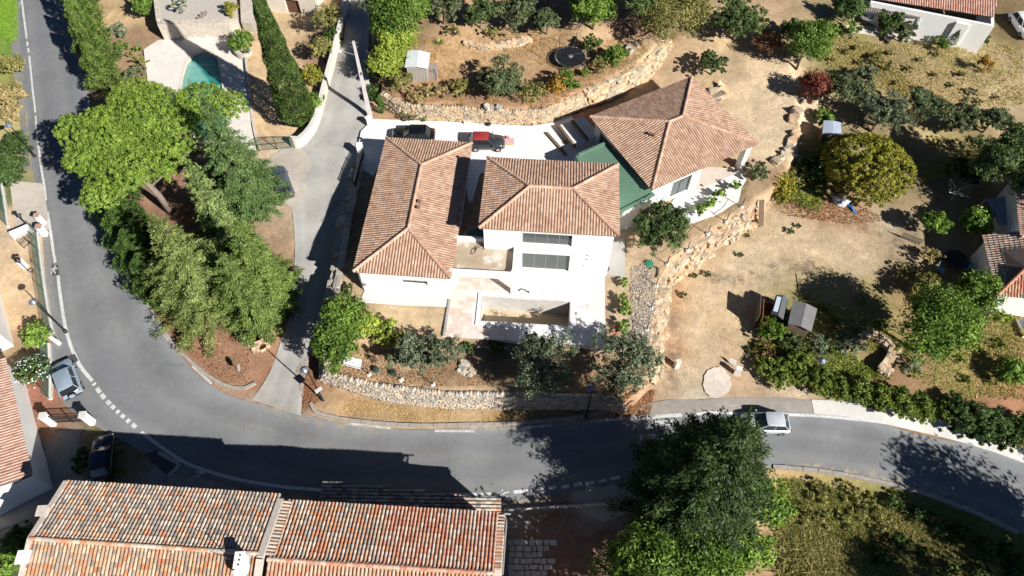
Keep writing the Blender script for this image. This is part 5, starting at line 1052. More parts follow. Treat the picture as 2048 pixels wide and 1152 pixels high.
def plant(name, label, cat, px, py, r, sp, zc=None, rz=None, h=None, group=None, blobs=None, dens=1.0, trunk=None, lumps=7, tr=None, base=False):
    if sp == 'ball': blobs = [(0,0,zc,r*.95,r*.95,rz),(r*.3,-r*.2,zc+.1,r*.72,r*.7,rz*.86),(-r*.28,r*.25,zc-.1,r*.75,r*.74,rz*.88),(r*.05,-r*.34,zc-.25,r*.68,r*.66,rz*.8)]; dens = 2.8
    """a broad tree or shrub; px,py = its crown centre in the photo, zc = height of that centre"""
    SEED[0] += 1; rng = np.random.default_rng(SEED[0]); c1, c2, ls, dn, cl, fill = SPEC[sp]; rz = rz or r*.8; zc = rz*.85 if zc is None else zc
    g = G(px, py) if base else crown_at(px, py, zc); th = thing(name, label, cat, (0,0,0), group)
    if blobs is None:
        ol = 'olive' in sp; q0 = .62 if ol else .82; blobs = [(0,0,zc,r*q0,r*q0,rz*q0)]
        for k in range(lumps+(5 if ol else 0)):
            a = rng.random()*6.283; q = r*rng.uniform(.35,.72); s = r*rng.uniform(.3,.52); blobs.append((math.cos(a)*q, math.sin(a)*q, zc+rz*rng.uniform(-.35,.5), s, s, s*.85*rz/r))
    n = int(dens*dn*(12.0*r*rz*.9)*(1.0 if r > .8 else 1.3)*(.14/ls)**0); n = int(max(280, min(n*1.35, 36000 if sp == 'ball' else 22000)))
    leaf_obj('crown', crown_blobs(blobs, n, ls*(.84 if r > 1 else .70), c1, c2, rng, clump=cl if sp != 'ball' else .075, fill=fill if sp != 'ball' else .02, shell=(.82,1.08) if sp != 'ball' else (.955,1.0), up=.55 if 'olive' in sp else .75), th)
    if trunk is None: trunk = r > .7
    if trunk: trunk_obj(th, zc*.8, tr or max(.05, r*.06), limbs=5 if r > 1.2 else 2, spread=r*.5, m=M_PALEBARK if 'olive' in sp else M_BARK)
    th.location = Vector(g.tolist()); th.rotation_euler.z = 0; ORIG[th] = g; return th
def conifer(name, label, bx, by, h, r, n, size, c1, c2, kind='conifer', group=None, **kw):
    SEED[0] += 1; rng = np.random.default_rng(SEED[0]); th = thing(name, label, 'tree', (0,0,0), group)
    leaf_obj('crown', (crown_conifer if kind == 'conifer' else crown_column)(h, r, n, size, c1, c2, rng, **kw), th)
    MB().tube([(0,0,-.4),(0,0,h*.9)], [max(.06,h*.018),.03], 7).build('trunk', M_BARK, th)
    g = G(bx, by); th.location = Vector(g.tolist()); ORIG[th] = g; return th
# --- the big conifers on the tree island
conifer('fir_tree', 'tall mid-green fir behind the umbrella pine on the tree island', 514, 425, 15.0, 3.6, 46000, .105, LC(116,142,82), LC(68,96,52), power=.9, ragged=.25)
conifer('cedar_tree', 'broad pale green cedar nearest the road bend on the tree island', 428, 612, 13.0, 4.1, 52000, .105, LC(158,172,98), LC(96,118,58), power=.78, ragged=.28)
conifer('thuja_tree', 'dense green thuja at the lane side of the tree island', 552, 602, 11.5, 2.7, 34000, .105, LC(138,160,78), LC(80,106,48), power=.68, ragged=.22)
conifer('thuja_tree', 'shorter green thuja between the cedar and the lane', 520, 640, 10.0, 2.8, 28000, .105, LC(136,158,78), LC(82,106,50), power=.7, ragged=.25)
conifer('fir_tree', 'young pale fir under the umbrella pine trunk', 465, 488, 11.5, 2.5, 24000, .105, LC(156,172,104), LC(96,120,68), power=.85, ragged=.25)
for k, (x, y, h) in enumerate(((255,440,6.2),(278,490,6.0),(300,535,5.6),(322,575,5.0),(352,598,4.2))):
    conifer('hedge_conifer', ('northernmost','second','middle','fourth','southernmost')[k]+' bushy conifer of the dark row along the road bend', x, y, h, 1.9, 9000, .12, LC(96,124,54), LC(50,76,32), 'column', 'conifers along the road bend', lump=.22)
for k, (x, y, h) in enumerate(((180,20,9.0),(190,52,8.6),(198,86,8.4),(207,120,8.2),(214,152,7.6),(224,182,6.2))):
    conifer('hedge_conifer', ('first','second','third','fourth','fifth','sixth')[k]+' slender conifer from the top in the row along the straight road', x, y, h, 1.45, 8500, .11, LC(124,146,66), LC(68,94,36), 'column', 'conifers along the straight road', lump=.25)
conifer('cypress_tree', 'very tall dark Italian cypress inside the lane wall', 602, 252, 17.0, 1.85, 36000, .11, LC(98,122,56), LC(48,70,28), 'column', lump=.06, taper=1.12)
# the umbrella pine: flat layered crown on a leaning trunk
th = thing('pine_tree', 'umbrella pine with wide bright green crown over the road bend', 'tree'); g = G(342,425); rng = np.random.default_rng(5)
bl = []
for (x, y, z, r, rz) in ((225,262,8.6,3.4,1.5),(300,225,9.2,3.3,1.5),(355,262,8.8,3.0,1.4),(260,330,8.0,3.2,1.4),(185,310,7.6,2.6,1.2),(330,320,8.2,2.4,1.1),(400,205,8.8,2.5,1.2),(450,215,8.4,2.1,1.1),(215,375,7.0,2.2,1.0),(160,260,8.0,2.2,1.1),(270,200,9.0,2.6,1.2),(195,400,6.4,1.5,.8)):
    p = P(x, y, z+g[2]-.0)-g; bl.append((p[0], p[1], p[2], r*.92, r*.92, rz*.92))
leaf_obj('crown', crown_blobs(bl, 140000, .095, LC(150,176,66), LC(104,136,48), rng, clump=.16, per=30, up=.8, aspect=.42, fill=.35, zflat=.8), th)
tb = MB(); top = np.array(bl[3][:3])-(0,0,.8); tb.tube([(0,0,-.3), top*.35+(.2,0,.6), top*.7+(.1,0,.4), top], [.34,.29,.25,.16], 9)
for k in (0,1,2,4,5,6,7,8,9,10):
    e = np.array(bl[k][:3])-(0,0,.5); s_ = top*random.uniform(.6,.92)+(.1,0,.2); tb.tube([s_, (s_+e)/2-(0,0,.3), e], [.13,.1,.04], 6)
tb.build('trunk', mat('pine_bark',(.34,.27,.22),(.20,.155,.125),5,.95,.6), th, smooth=True); th.location = Vector(g.tolist())
# the big dark fir by the road, with light deciduous growth below it
conifer('fir_tree', 'massive dark fir leaning over the road at the bottom of the picture', 1364, 1028, 17.5, 4.9, 105000, .12, LC(84,108,54), LC(40,60,30), power=.46, ragged=.16, dens=1.2, droop=.12)
for x, y, r, z, lb in ((1295,1118,2.7,4.6,'leafy green tree at the bottom edge left of the dark fir'),(1400,1125,3.0,4.2,'leafy green tree at the bottom edge below the dark fir'),(1480,1085,2.4,3.6,'light green tree right under the dark fir'),(1540,1005,1.9,3.0,'bright green shrub between the dark fir and the dry bank'),(1240,1140,2.2,2.6,'shaded green shrub at the bottom edge beside the yard')):
    plant('deciduous_tree', lb, 'tree', x, y, r, 'bright' if r < 2.5 else 'green', z, r*.85, dens=.9)
# --- villa olives and shrubs
for a in (('olive_tree','dense round olive beside the link building','tree',1322,445,2.9,'oliveG',2.6,2.4),('olive_tree','large olive in front of the deck above the road wall','tree',1085,728,2.9,'olive_grey',3.0,2.3),('olive_tree','big olive at the south-east corner of the villa garden','tree',1245,737,2.9,'olive_grey',3.0,2.3),('olive_tree','airy small olive right of the white sign','tree',825,708,1.9,'olive_grey',2.2,1.6),('olive_tree','thin olive between the white sign and the large olive','tree',885,705,1.5,'olive_grey',2.2,1.5),
 ('fig_tree','glossy green tree climbing over the lane corner','tree',672,690,2.0,'green',2.6,2.2),('fig_tree','leafy green tree beside the gravel apron','tree',690,632,1.9,'green',2.6,1.8),('shrub','lime green bush beside the leafy corner tree','shrub',735,650,1.1,'lime',1.0,1.2),('shrub','yellow-green broom left of the deck wall','shrub',770,672,1.2,'lime',.8,.9),('shrub','low yellow-green broom by the thin olive','shrub',800,682,1.1,'yellow',.7,.7),
 ('shrub','dark bush in the shade under the deck edge','shrub',990,700,.8,'dark',.5,.5),('shrub','small bush just below the deck corner','shrub',935,695,.7,'dark',.5,.5),('shrub','small green bush by the west boulder row','shrub',697,580,.6,'oliveG',.5,.5),
 # upper terrace
 ('olive_tree','spreading dark olive in the middle of the upper terrace','tree',1003,162,2.4,'olive',1.9,1.8),('shrub','yellow-green bush above the courtyard wall','shrub',1065,186,1.5,'scrub',1.0,1.1),('shrub','orange and yellow bush on the upper terrace','shrub',1112,172,1.1,'orange',1.1,1.2),('shrub','round green bush next to the orange one','shrub',1128,155,1.1,'green',1.1,1.1),('shrub','round dark green bush right of the trampoline','shrub',1233,112,1.3,'green',1.1,1.2),('shrub','dry grey-green bush beside the round dark one','shrub',1202,128,1.1,'scrub',.8,.8),('shrub','straggly leafy bush at the trampoline edge','shrub',1185,88,1.0,'dark',1.2,.9),('shrub','tiny green bush below the trampoline','shrub',1173,145,.7,'green',.5,.5),('shrub','pale green small bush by the terrace wall','shrub',1150,170,.7,'bright',.5,.5),
 ('shrub','dry brown undergrowth below the metal shed','shrub',840,190,1.6,'dry',.6,.7),('shrub','grey-brown tall grass clump left of the metal shed','shrub',800,165,1.5,'scrub',.9,1.0),('shrub','dry grassy clump on the terrace above the courtyard','shrub',880,182,1.4,'dry',.6,.7),('shrub','bush with dry tips behind the courtyard wall','shrub',920,175,1.4,'scrub',.7,.8),('shrub','small dark green bush at the foot of the terrace wall','shrub',820,232,.8,'olive',.5,.55),
 ('shrub','tall lime bush left of the metal shed','shrub',795,85,2.2,'lime',2.6,2.2),('shrub','lime and green bush beside the lane bank','shrub',772,125,1.8,'lime',2.2,1.8),('shrub','greyish bush overhanging the lane','shrub',752,140,1.3,'oliveG',1.3,1.3),('climber_tree','leafy green tree at the top beside the lane','tree',805,28,3.2,'green',4.2,3.0),('olive_tree','grey olive overhanging the lane at the top','tree',765,22,2.4,'olive',4.0,2.2),
 ('shrub','dark green mass on the shaded lane bank','shrub',748,185,1.3,'dark',.7,.9),
 ('olive_tree','leftmost olive in the row at the top edge','tree',885,12,2.2,'olive',2.2,1.8),('olive_tree','olive between lime tree and bare ground at the top edge','tree',960,25,2.0,'oliveG',2.0,1.6),('olive_tree','dark olive above the stone edging at the top','tree',1030,20,2.3,'olive',2.2,1.9),('olive_tree','small olive right above the trampoline','tree',1095,40,1.9,'olive',1.8,1.6),('deciduous_tree','bright green tree at the top middle edge','tree',1190,12,2.6,'bright',2.8,2.2),('shrub','small green shrub under the bright top tree','shrub',905,62,.9,'scrub',.7,.7),('shrub','low bush by the stone edging left of the trampoline','shrub',985,66,1.0,'scrub',.7,.7),
 ('oak_tree','large olive-green oak at the top right of the terrace','tree',1340,28,4.0,'scrub',4.0,3.2),('oak_tree','dark green oak behind the large one at the top edge','tree',1280,0,3.0,'oliveG',4.0,2.6),('olive_tree','spreading grey-green olive at the top above the earth platform','tree',1480,38,3.0,'oliveG',2.6,2.0),('shrub','dead brown brushwood heap beside the earth platform','shrub',1535,85,2.1,'brown',1.3,1.4),('deciduous_tree','tall green tree on the bank right of the brushwood','tree',1612,92,2.3,'green',3.0,2.8),('shrub','green shrub left of the tall bank tree','shrub',1585,60,1.3,'dark',1.4,1.2),('olive_tree','leaning small olive at the north tip of the pavilion','tree',1428,128,1.8,'oliveG',1.4,1.1),
 ('shrub','tall dark red bush on the edge of the earth platform','shrub',1628,172,1.7,'red',1.8,2.0),('shrub','weedy green growth below the red bush','shrub',1645,235,1.1,'bright',.8,.9),
 ('olive_tree','dark olive behind the small blue-roofed hut','tree',1690,178,2.3,'olive',2.2,1.9),('olive_tree','largest grey olive of the right-hand row','tree',1762,230,2.7,'olive_grey',2.3,2.0),('olive_tree','tall grey-green olive second in the right-hand row','tree',1848,218,2.2,'olive',2.2,2.0),('olive_tree','round olive third in the right-hand row','tree',1920,235,1.9,'olive',1.7,1.6),('olive_tree','rightmost round olive of the row','tree',1985,240,1.9,'olive',1.7,1.6),('olive_tree','pale small olive above the largest grey one','tree',1732,155,1.5,'olive_grey',1.4,1.2),
 ('mulberry_tree','perfectly round yellow-green mulberry beside the yard','tree',1735,338,3.9,'ball',2.6,2.8),('oak_tree','dark leafy tree in shade behind the right house','tree',2015,315,3.4,'oliveG',5.0,3.0),('oak_tree','shaded dark tree between mulberry and right house','tree',1930,345,1.6,'dark',1.6,1.4),
 ('shrub','yellow-green bush on the slope below the pavilion','shrub',1562,372,1.6,'yellow',1.0,1.2),('shrub','dark broad-leaved plant beside the round mulberry','shrub',1625,335,1.4,'dark',1.2,1.2),('shrub','dry scrub under the earth platform edge','shrub',1600,350,1.5,'scrub',.7,.9),('shrub','low green brush in front of the mulberry','shrub',1655,300,1.0,'green',.8,.8),('shrub','grey-green shrub at the east porch corner','shrub',1518,345,1.2,'olive',.8,.9),
 ('lemon_tree','bright small tree in front of the shaded yard','tree',1870,446,1.3,'bright',1.6,1.2),('lemon_tree','pale green round tree by the blue awning','tree',1955,442,1.5,'bright',2.0,1.4),('deciduous_tree','large bright green tree in the lower right garden','tree',1882,648,3.3,'green',4.6,3.0),('deciduous_tree','glossy green tree beside the porch of the right house','tree',1962,585,2.1,'green',2.6,1.9),('shrub','olive-coloured bush behind the large garden tree','shrub',1850,575,1.7,'scrub',1.6,1.3),('shrub','dry shrub with pale twigs at the yard edge','shrub',1862,510,1.2,'dry',.9,.8),('shrub','scrubby bush left of the dry twigs','shrub',1815,545,1.3,'scrub',.6,.6),
 ('shrub','bright bush at the right edge above the hedge','shrub',2030,745,1.6,'bright',1.0,1.1),('shrub','pale spray of bamboo beside the right garden tree','shrub',2000,635,.9,'lime',.8,.8),
 ('shrub','bushy weeds beside the open rusty trailer','shrub',1545,658,1.4,'green',1.0,1.0),('shrub','green weeds in front of the grey shed','shrub',1585,680,1.4,'oliveG',.8,.8),('lavender_bush','grey lavender left of the ruined wall','shrub',1640,690,1.2,'lavender',.6,.7),('lavender_bush','grey lavender in the loop of the ruined wall','shrub',1700,690,1.6,'lavender',.7,.8),('lavender_bush','grey bush above the right hedge','shrub',1820,730,1.1,'lavender',.5,.6),('shrub','dry red-brown brush at the yard corner','shrub',1530,705,1.3,'brown',.6,.6),
 # left edge
 ('shrub','white-flowered bush beside the left tiled roof','shrub',65,745,1.6,'dark',1.2,1.2),('shrub','bright green bush by the green fence','shrub',72,672,1.3,'bright',1.1,1.1),('shrub','dry tall bush at the top left verge','shrub',25,185,1.7,'dry',1.1,1.2),('shrub','pale dry bush behind the left kerb','shrub',22,130,1.6,'scrub',1.0,1.1),('oak_tree','shaded dark tree at the left edge under the lamp','tree',8,330,2.4,'dark',2.2,2.2),('shrub','dark hedge behind the left pavement','shrub',30,290,1.7,'dark',1.2,1.3),('shrub','dry bush by the left drive','shrub',18,225,1.5,'dry',1.0,1.1),
 ('shrub','dark green clump at the lower left corner','shrub',12,1130,1.4,'bright',1.4,1.2),('shrub','shaded hedge below the left track','shrub',40,1085,1.3,'dark',1.0,1.0),('shrub','dark hedge beside the parked dark car','shrub',168,925,1.0,'dark',.8,.9),('shrub','dark ivy at the bonnet of the shaded car','shrub',232,952,.9,'dark',.5,.6),('shrub','scrub in the shade behind the parked dark car','shrub',240,905,.9,'scrub',.3,.4),
 # neighbour garden
 ('shrub','trimmed green bush in a stone planter by the pool','shrub',484,85,1.3,'green',1.4,1.5),('shrub','grey santolina behind the conifer row','shrub',238,62,1.2,'lavender',.8,.8),('shrub','grey-green rosemary by the neighbour\'s pool deck','shrub',265,150,1.4,'olive',.8,.8),('shrub','round low bush in the neighbour\'s garden bed','shrub',243,92,.8,'green',.6,.6),('shrub','small clipped bush nearest the pool deck corner','shrub',275,98,.5,'green',.4,.4),('shrub','small clipped bush below the corner one','shrub',262,108,.5,'scrub',.4,.4),('shrub','dark oval bush beside the stone building','shrub',288,15,1.2,'green',1.6,1.7),('shrub','bush in the middle of the neighbour\'s bed','shrub',232,112,1.0,'oliveG',.7,.7),('shrub','broad green bush behind the conifers by the pool','shrub',282,125,1.0,'scrub',.7,.7),('shrub','grey cushion plant on the stone building roof','shrub',358,8,1.2,'lavender',2.9,.5),('shrub','yellow-green shrub against the stone steps','shrub',462,20,.9,'yellow',2.2,1.0),
 ('small_tree','topmost small tree inside the lane wall','tree',655,32,1.7,'scrub',2.0,1.4),('small_tree','second small tree inside the lane wall','tree',643,96,1.4,'scrub',1.9,1.2),('small_tree','third small tree beside the tall cypress','tree',626,150,1.3,'yellow',1.9,1.1),('shrub','green shrub squeezed between cypress and wall','shrub',628,205,1.1,'bright',1.0,1.0),('shrub','dark bush near the top of the lane wall','shrub',665,75,1.1,'dark',.9,1.0),
 # top right garden
 ('small_tree','green tree at the corner of the pergola','tree',1778,48,1.3,'dark',1.4,1.4),('shrub','lime bush in front of the pergola','shrub',1708,62,1.0,'bright',.8,.8),('olive_tree','small olive on the patio of the top right house','tree',1812,66,1.4,'olive',1.2,1.2),('shrub','round green bush right of the patio','shrub',1882,88,.9,'green',.7,.7),('shrub','grey bush next to the round green one','shrub',1860,82,.9,'olive_grey',.6,.6),('shrub','dark spiky bush at the corner of the white house','shrub',1958,74,1.2,'dark',.6,.7),('shrub','yellow leafy sapling in the dry garden','shrub',1972,130,.9,'orange',1.0,1.2),('shrub','scrubby bush in the dry grass left of the sapling','shrub',1752,118,1.1,'scrub',.6,.7),('climber_tree','leafy tree at the left end of the pergola','tree',1700,15,1.6,'dark',1.8,1.4),('shrub','pale green tuft in the middle of the dry garden','shrub',1942,185,.8,'olive_grey',.5,.5),('shrub','weedy tuft under the olive row','shrub',1870,285,1.0,'yellow',.4,.4),('shrub','yellowish tuft below the third olive','shrub',1915,288,1.0,'scrub',.4,.4)):
    nm, lb, cat, x, y, r, sp, zc, rz = a; plant(nm, lb, cat, x, y, r, sp, zc, rz)
# white blossoms on the left bush
rng = np.random.default_rng(77); g = crown_at(65,745,1.2); d = rng.normal(size=(220,3)); d[:,2] = abs(d[:,2]); d /= np.linalg.norm(d,axis=1)[:,None]; Vf, Cf = leaves(d*np.array([1.6,1.6,1.2])*1.02+(0,0,1.2), d, .07, np.full((220,3),.75), rng, 1.0, .9)
for o in [q for q in bpy.data.objects if q.get('label','').startswith('white-flowered')]: leaf_obj('blossom', (Vf, Cf), o)
# small saplings and repeats share one mesh
def repeats(name, label, cat, spots, r, sp, zc, group, rz=None, dens=1.0):
    first = None
    for (x, y), wd in by_left(spots):
        if first is None: first = plant(name, label+', '+wd, cat, x, y, r, sp, zc, rz, group=group, dens=dens); continue
        c = first.copy(); COL.objects.link(c); c['label'] = label+', '+wd; c.location = Vector(crown_at(x, y, zc).tolist()); c.rotation_euler.z = random.uniform(0,6); s = random.uniform(.8,1.2); c.scale = (s,s,s)
        for ch in list(first.children): d = ch.copy(); COL.objects.link(d); d.parent = c
repeats('sapling', 'young upright shrub east of the deck', 'shrub', [(1248,562),(1246,598),(1250,622),(1247,652)], .55, 'bright', .6, 'saplings east of the deck')
repeats('sapling', 'leafy young shrub on the edge of the pavilion terrace', 'shrub', [(1402,420),(1424,402),(1440,388),(1470,372),(1418,410)], .7, 'bright', .7, 'shrubs on the pavilion terrace')
repeats('hedge_shrub', 'rounded green hedge shrub along the right-hand pavement', 'shrub', [(1530,735),(1565,728),(1600,722),(1560,755),(1600,755),(1640,748),(1640,770),(1680,765),(1685,785),(1720,770),(1725,792),(1760,785),(1765,808),(1800,795),(1810,815),(1845,808),(1850,828),(1885,820)], 1.1, 'scrubgreen', .7, 'shrubs of the right-hand hedge', .85)
repeats('hedge_shrub', 'darker shrub at the far right end of the pavement hedge', 'shrub', [(1915,815),(1925,840),(1960,835),(1965,855),(1998,850),(2005,868),(2035,872),(2046,855)], 1.35, 'dark', .9, 'dark shrubs of the right-hand hedge', 1.0)
repeats('bank_shrub', 'olive-green scrub on the sunny bank below the road', 'shrub', [(1640,985),(1700,985),(1720,1020),(1690,1040),(1750,1010),(1650,1040),(1610,1030),(1760,1060)], 1.0, 'scrub', .35, 'scrub on the sunny bank', .5)
repeats('bank_shrub', 'dark green scrub in the tree shade at the bottom right', 'shrub', [(1790,1000),(1830,1030),(1870,1050),(1920,1070),(1970,1100),(2020,1110),(1800,1080),(1850,1110),(1900,1130),(1760,1110),(1960,1145),(2030,1145)], 1.0, 'dark', .35, 'scrub in the shade', .5)
repeats('scrub_tuft', 'low grey-green scrub tuft in the dry top right garden', 'shrub', [(1690,105),(1722,128),(1668,120),(1790,165),(1815,140),(1835,175),(1870,150),(1900,170),(1925,150),(1955,205),(1990,195),(1780,105),(1840,118),(1710,95),(1875,110),(1665,150)], .6, 'scrub', .25, 'scrub tufts of the dry garden', .4)
repeats('scrub_tuft', 'low olive scrub tuft in the lower right garden', 'shrub', [(1640,620),(1670,645),(1720,600),(1760,650),(1790,690),(1830,745),(1920,720),(1960,700),(2000,690),(1930,760),(1985,760)], .6, 'scrubgreen', .25, 'scrub tufts of the lower garden', .4)
repeats('bed_plant', 'low green tuft in the bed along the white courtyard', 'plant', [(845,237),(870,236),(903,238),(938,240)], .45, 'bright', .25, 'tufts along the courtyard')
repeats('weed', 'small green weed tuft growing on the bare yard', 'plant', [(1480,510),(1414,548),(1388,552),(1368,590),(1596,452),(1580,462),(1500,700),(1494,470)], .4, 'oliveG', .2, 'weeds on the yard')
# trees standing just outside the picture, whose shade falls into it
for x, y, h, r, lb in ((45.5,8.5,13,3.6,'tall tree standing beyond the lower right corner'),(51,3.5,14,4.0,'second tall tree beyond the lower right corner'),(38.5,2.5,11,3.4,'tree below the bottom edge whose shade lies on the bank'),(56,12,11,3.2,'tree beyond the right edge beside the road'),(52.5,41,11,4.0,'tree standing behind the right house beyond the edge'),(55,33,9,3.2,'tree in the right garden beyond the edge'),(7.5,5.5,10,3.6,'tree below the bottom edge shading the farm yard')):
    SEED[0] += 1; rng = np.random.default_rng(SEED[0]); th = thing('roadside_tree', lb, 'tree', (0,0,0), 'trees outside the picture'); z = hgt(x, y)[0]
    leaf_obj('crown', crown_blobs([(0,0,h*.62,r,r,h*.34),(r*.5,0,h*.5,r*.6,r*.6,h*.22),(-r*.5,.4,h*.55,r*.6,r*.6,h*.22)], 9000, .2, LC(110,140,52), LC(66,96,34), rng, clump=.25), th); trunk_obj(th, h*.6, .25, spread=1.5); th.location = (x, y, z)
conifer('cypress_tree', 'small young cypress at the corner of the courtyard', 765, 228, 2.6, .32, 900, .09, LC(104,136,60), LC(56,84,34), 'column')
conifer('cypress_tree', 'slim young cypress in front of the white house', 1900, 92, 2.2, .34, 700, .09, LC(90,110,50), LC(40,60,26), 'column')
conifer('cypress_tree', 'tiny cypress in the middle of the dry garden', 1771, 142, 1.3, .2, 350, .08, LC(90,110,50), LC(40,60,26), 'column')
# agave
ag = thing('agave', 'spiky yellow-green agave in stones on the upper terrace', 'plant', G(880,88)); mb = MB(); c = ORIG[ag]
for k in range(22):
    a = k*2.4; el = .3+.9*(k/22); L_ = .75; d = np.array([math.cos(a)*math.cos(el), math.sin(a)*math.cos(el), math.sin(el)]); s = np.array([-math.sin(a), math.cos(a), 0])*.07; p1 = c+d*L_*.5; p2 = c+d*L_-(0,0,.05); mb.add([c-s, c+s, p1+s, p1-s, p2], [(0,1,2,3),(3,2,4)])
mb.build('leaves', mat('agave_leaf', (.34,.36,.10), (.22,.27,.08), 6, .7), ag)
# --- loose cover: dry grass, litter and stones, too many to count
def px_poly(poly, n, rng):
    xs = [p[0] for p in poly]; ys = [p[1] for p in poly]; X = rng.uniform(min(xs),max(xs),n*3); Y = rng.uniform(min(ys),max(ys),n*3); k = inside(poly, X, Y); return list(zip(X[k], Y[k]))[:n]
def ray_ground(pts):
    X = np.array([p[0] for p in pts]); Y = np.array([p[1] for p in pts]); z = np.full(len(X), -1.5)
    for _ in range(14):
        u = (X-1024)/FPX; v = (576-Y)/FPX; c, s = math.cos(PITCH), math.sin(PITCH); t = (z-CAM_H)/(-s+v*c); wx, wy = u*t, (c+v*s)*t; z = .4*z+.6*hgt(wx, wy)
    return np.c_[wx, wy, hgt(wx, wy)]
def cover(name, polys, n, kind, c1, c2, size, seed, label, cat):
    rng = np.random.default_rng(seed); pts = []
    for poly in polys: pts += px_poly(poly, n//len(polys), rng)
    W = ray_ground(pts); m = len(W); w = rng.random((m,1)); col = (np.array(c1)*w+np.array(c2)*(1-w))*rng.uniform(.95,1.3,(m,1)); a = rng.random(m)*6.283; s = size*rng.uniform(.5,1.4,m)
    if kind == 'blade':
        per = 5; W = np.repeat(W,per,0)+np.c_[rng.normal(size=(m*per,2))*size*.45, np.zeros(m*per)]; a = rng.random(m*per)*6.283; s = np.repeat(s,per)*rng.uniform(.6,1.2,m*per); col = np.repeat(col,per,0); ln = rng.normal(size=(m*per,2))*.45
        dx = np.c_[np.cos(a),np.sin(a),np.zeros(m*per)]*(s*.16)[:,None]; V = np.stack([W-dx-(0,0,.03), W+dx-(0,0,.03), W+np.c_[ln*1.6*s[:,None], s*.55]],1).reshape(-1,3); F = np.arange(len(V)).reshape(-1,3); C = np.repeat(col,3,0)
    else:
        dx = np.c_[np.cos(a),np.sin(a),rng.normal(size=m)*.25]*s[:,None]; dy = np.c_[-np.sin(a),np.cos(a),rng.normal(size=m)*.25]*(s*.6)[:,None]; up = np.array([0,0,.05+size*.2]); V = np.stack([W-dx+up*.6, W-dy+up, W+dx+up*.6, W+dy+up],1).reshape(-1,3); F = np.arange(len(V)).reshape(-1,4); C = np.repeat(col,4,0)
    o = link(name, mesh_np(name, V, F, M_LEAF, cols=C)); tag(o, label, cat, kind='stuff')
cover('dry_grass', [[(1660,90),(2048,90),(2048,210),(1900,215),(1700,140)],[(1640,60),(1760,90),(1850,200),(1660,150)]], 7000, 'blade', LC(204,186,132), LC(160,154,90), .26, 1, 'dry tufted grass of the top right garden', 'grass')
cover('dry_grass', [[(1600,590),(1760,640),(1830,720),(1650,680),(1590,640)],[(1900,660),(2048,620),(2048,800),(1880,790),(1820,740)],[(1830,330),(1990,290),(2000,330),(1850,360)]], 6000, 'blade', LC(196,180,112), LC(138,146,70), .26, 2, 'green and straw grass of the lower right garden', 'grass')
cover('dry_grass', [[(640,812),(660,785),(800,812),(1000,822),(1230,822),(1150,832),(900,846),(700,836)]], 5000, 'blade', LC(204,180,136), LC(184,156,112), .12, 3, 'short straw-coloured grass of the road verge', 'grass')
cover('dry_grass', [[(830,80),(1000,60),(1120,60),(1300,90),(1250,170),(1100,215),(850,205)]], 5000, 'blade', LC(196,160,108), LC(150,128,78), .2, 4, 'thin dry grass on the upper terrace', 'grass')
cover('meadow_grass', [[(0,0),(34,0),(36,70),(30,85),(0,70)]], 3500, 'blade', LC(150,184,56), LC(100,146,40), .25, 5, 'bright green grass on the top left verge', 'grass')
cover('bank_grass', [[(1560,960),(1800,1000),(1960,1080),(2048,1120),(2048,1152),(1560,1152)]], 11000, 'blade', LC(164,150,92), LC(104,112,54), .36, 6, 'long mixed grass on the bank below the road', 'grass')
cover('leaf_litter', [[(300,560),(360,640),(500,690),(500,770),(440,765),(330,660),(280,560)],[(590,740),(625,700),(640,800),(610,825)],[(660,770),(700,700),(880,700),(1000,770),(860,775)]], 5000, 'flat', LC(178,134,100), LC(134,94,70), .07, 7, 'reddish dead leaves under the trees', 'leaf litter')
cover('leaf_litter', [[(1540,400),(1700,400),(1780,440),(1700,450),(1560,430)],[(1240,800),(1310,780),(1300,830),(1230,835)]], 2600, 'flat', LC(176,132,96), LC(130,92,64), .08, 8, 'brown dead leaves blown against the yard edges', 'leaf litter')
cover('gravel', [[(1260,540),(1300,520),(1312,600),(1300,690),(1275,700),(1262,620)]], 1800, 'flat', LC(214,204,198), LC(150,138,134), .09, 9, 'loose pale stones below the posts on the east slope', 'gravel')
cover('gravel', [[(1340,580),(1500,440),(1780,440),(1760,560),(1600,560),(1460,700),(1350,780)],[(1420,120),(1590,180),(1590,310),(1500,280),(1400,170)]], 2600, 'flat', LC(222,200,166), LC(176,152,120), .045, 10, 'scattered pebbles on the bare earth', 'gravel')
cover('weeds', [[(1560,960),(1760,1000),(1740,1100),(1600,1060)],[(1500,690),(1650,680),(1780,760),(1560,740)],[(1600,330),(1680,280),(1640,420),(1540,400)]], 2600, 'blade', LC(150,160,64), LC(96,116,44), .4, 11, 'tall green weeds on the banks', 'weeds')
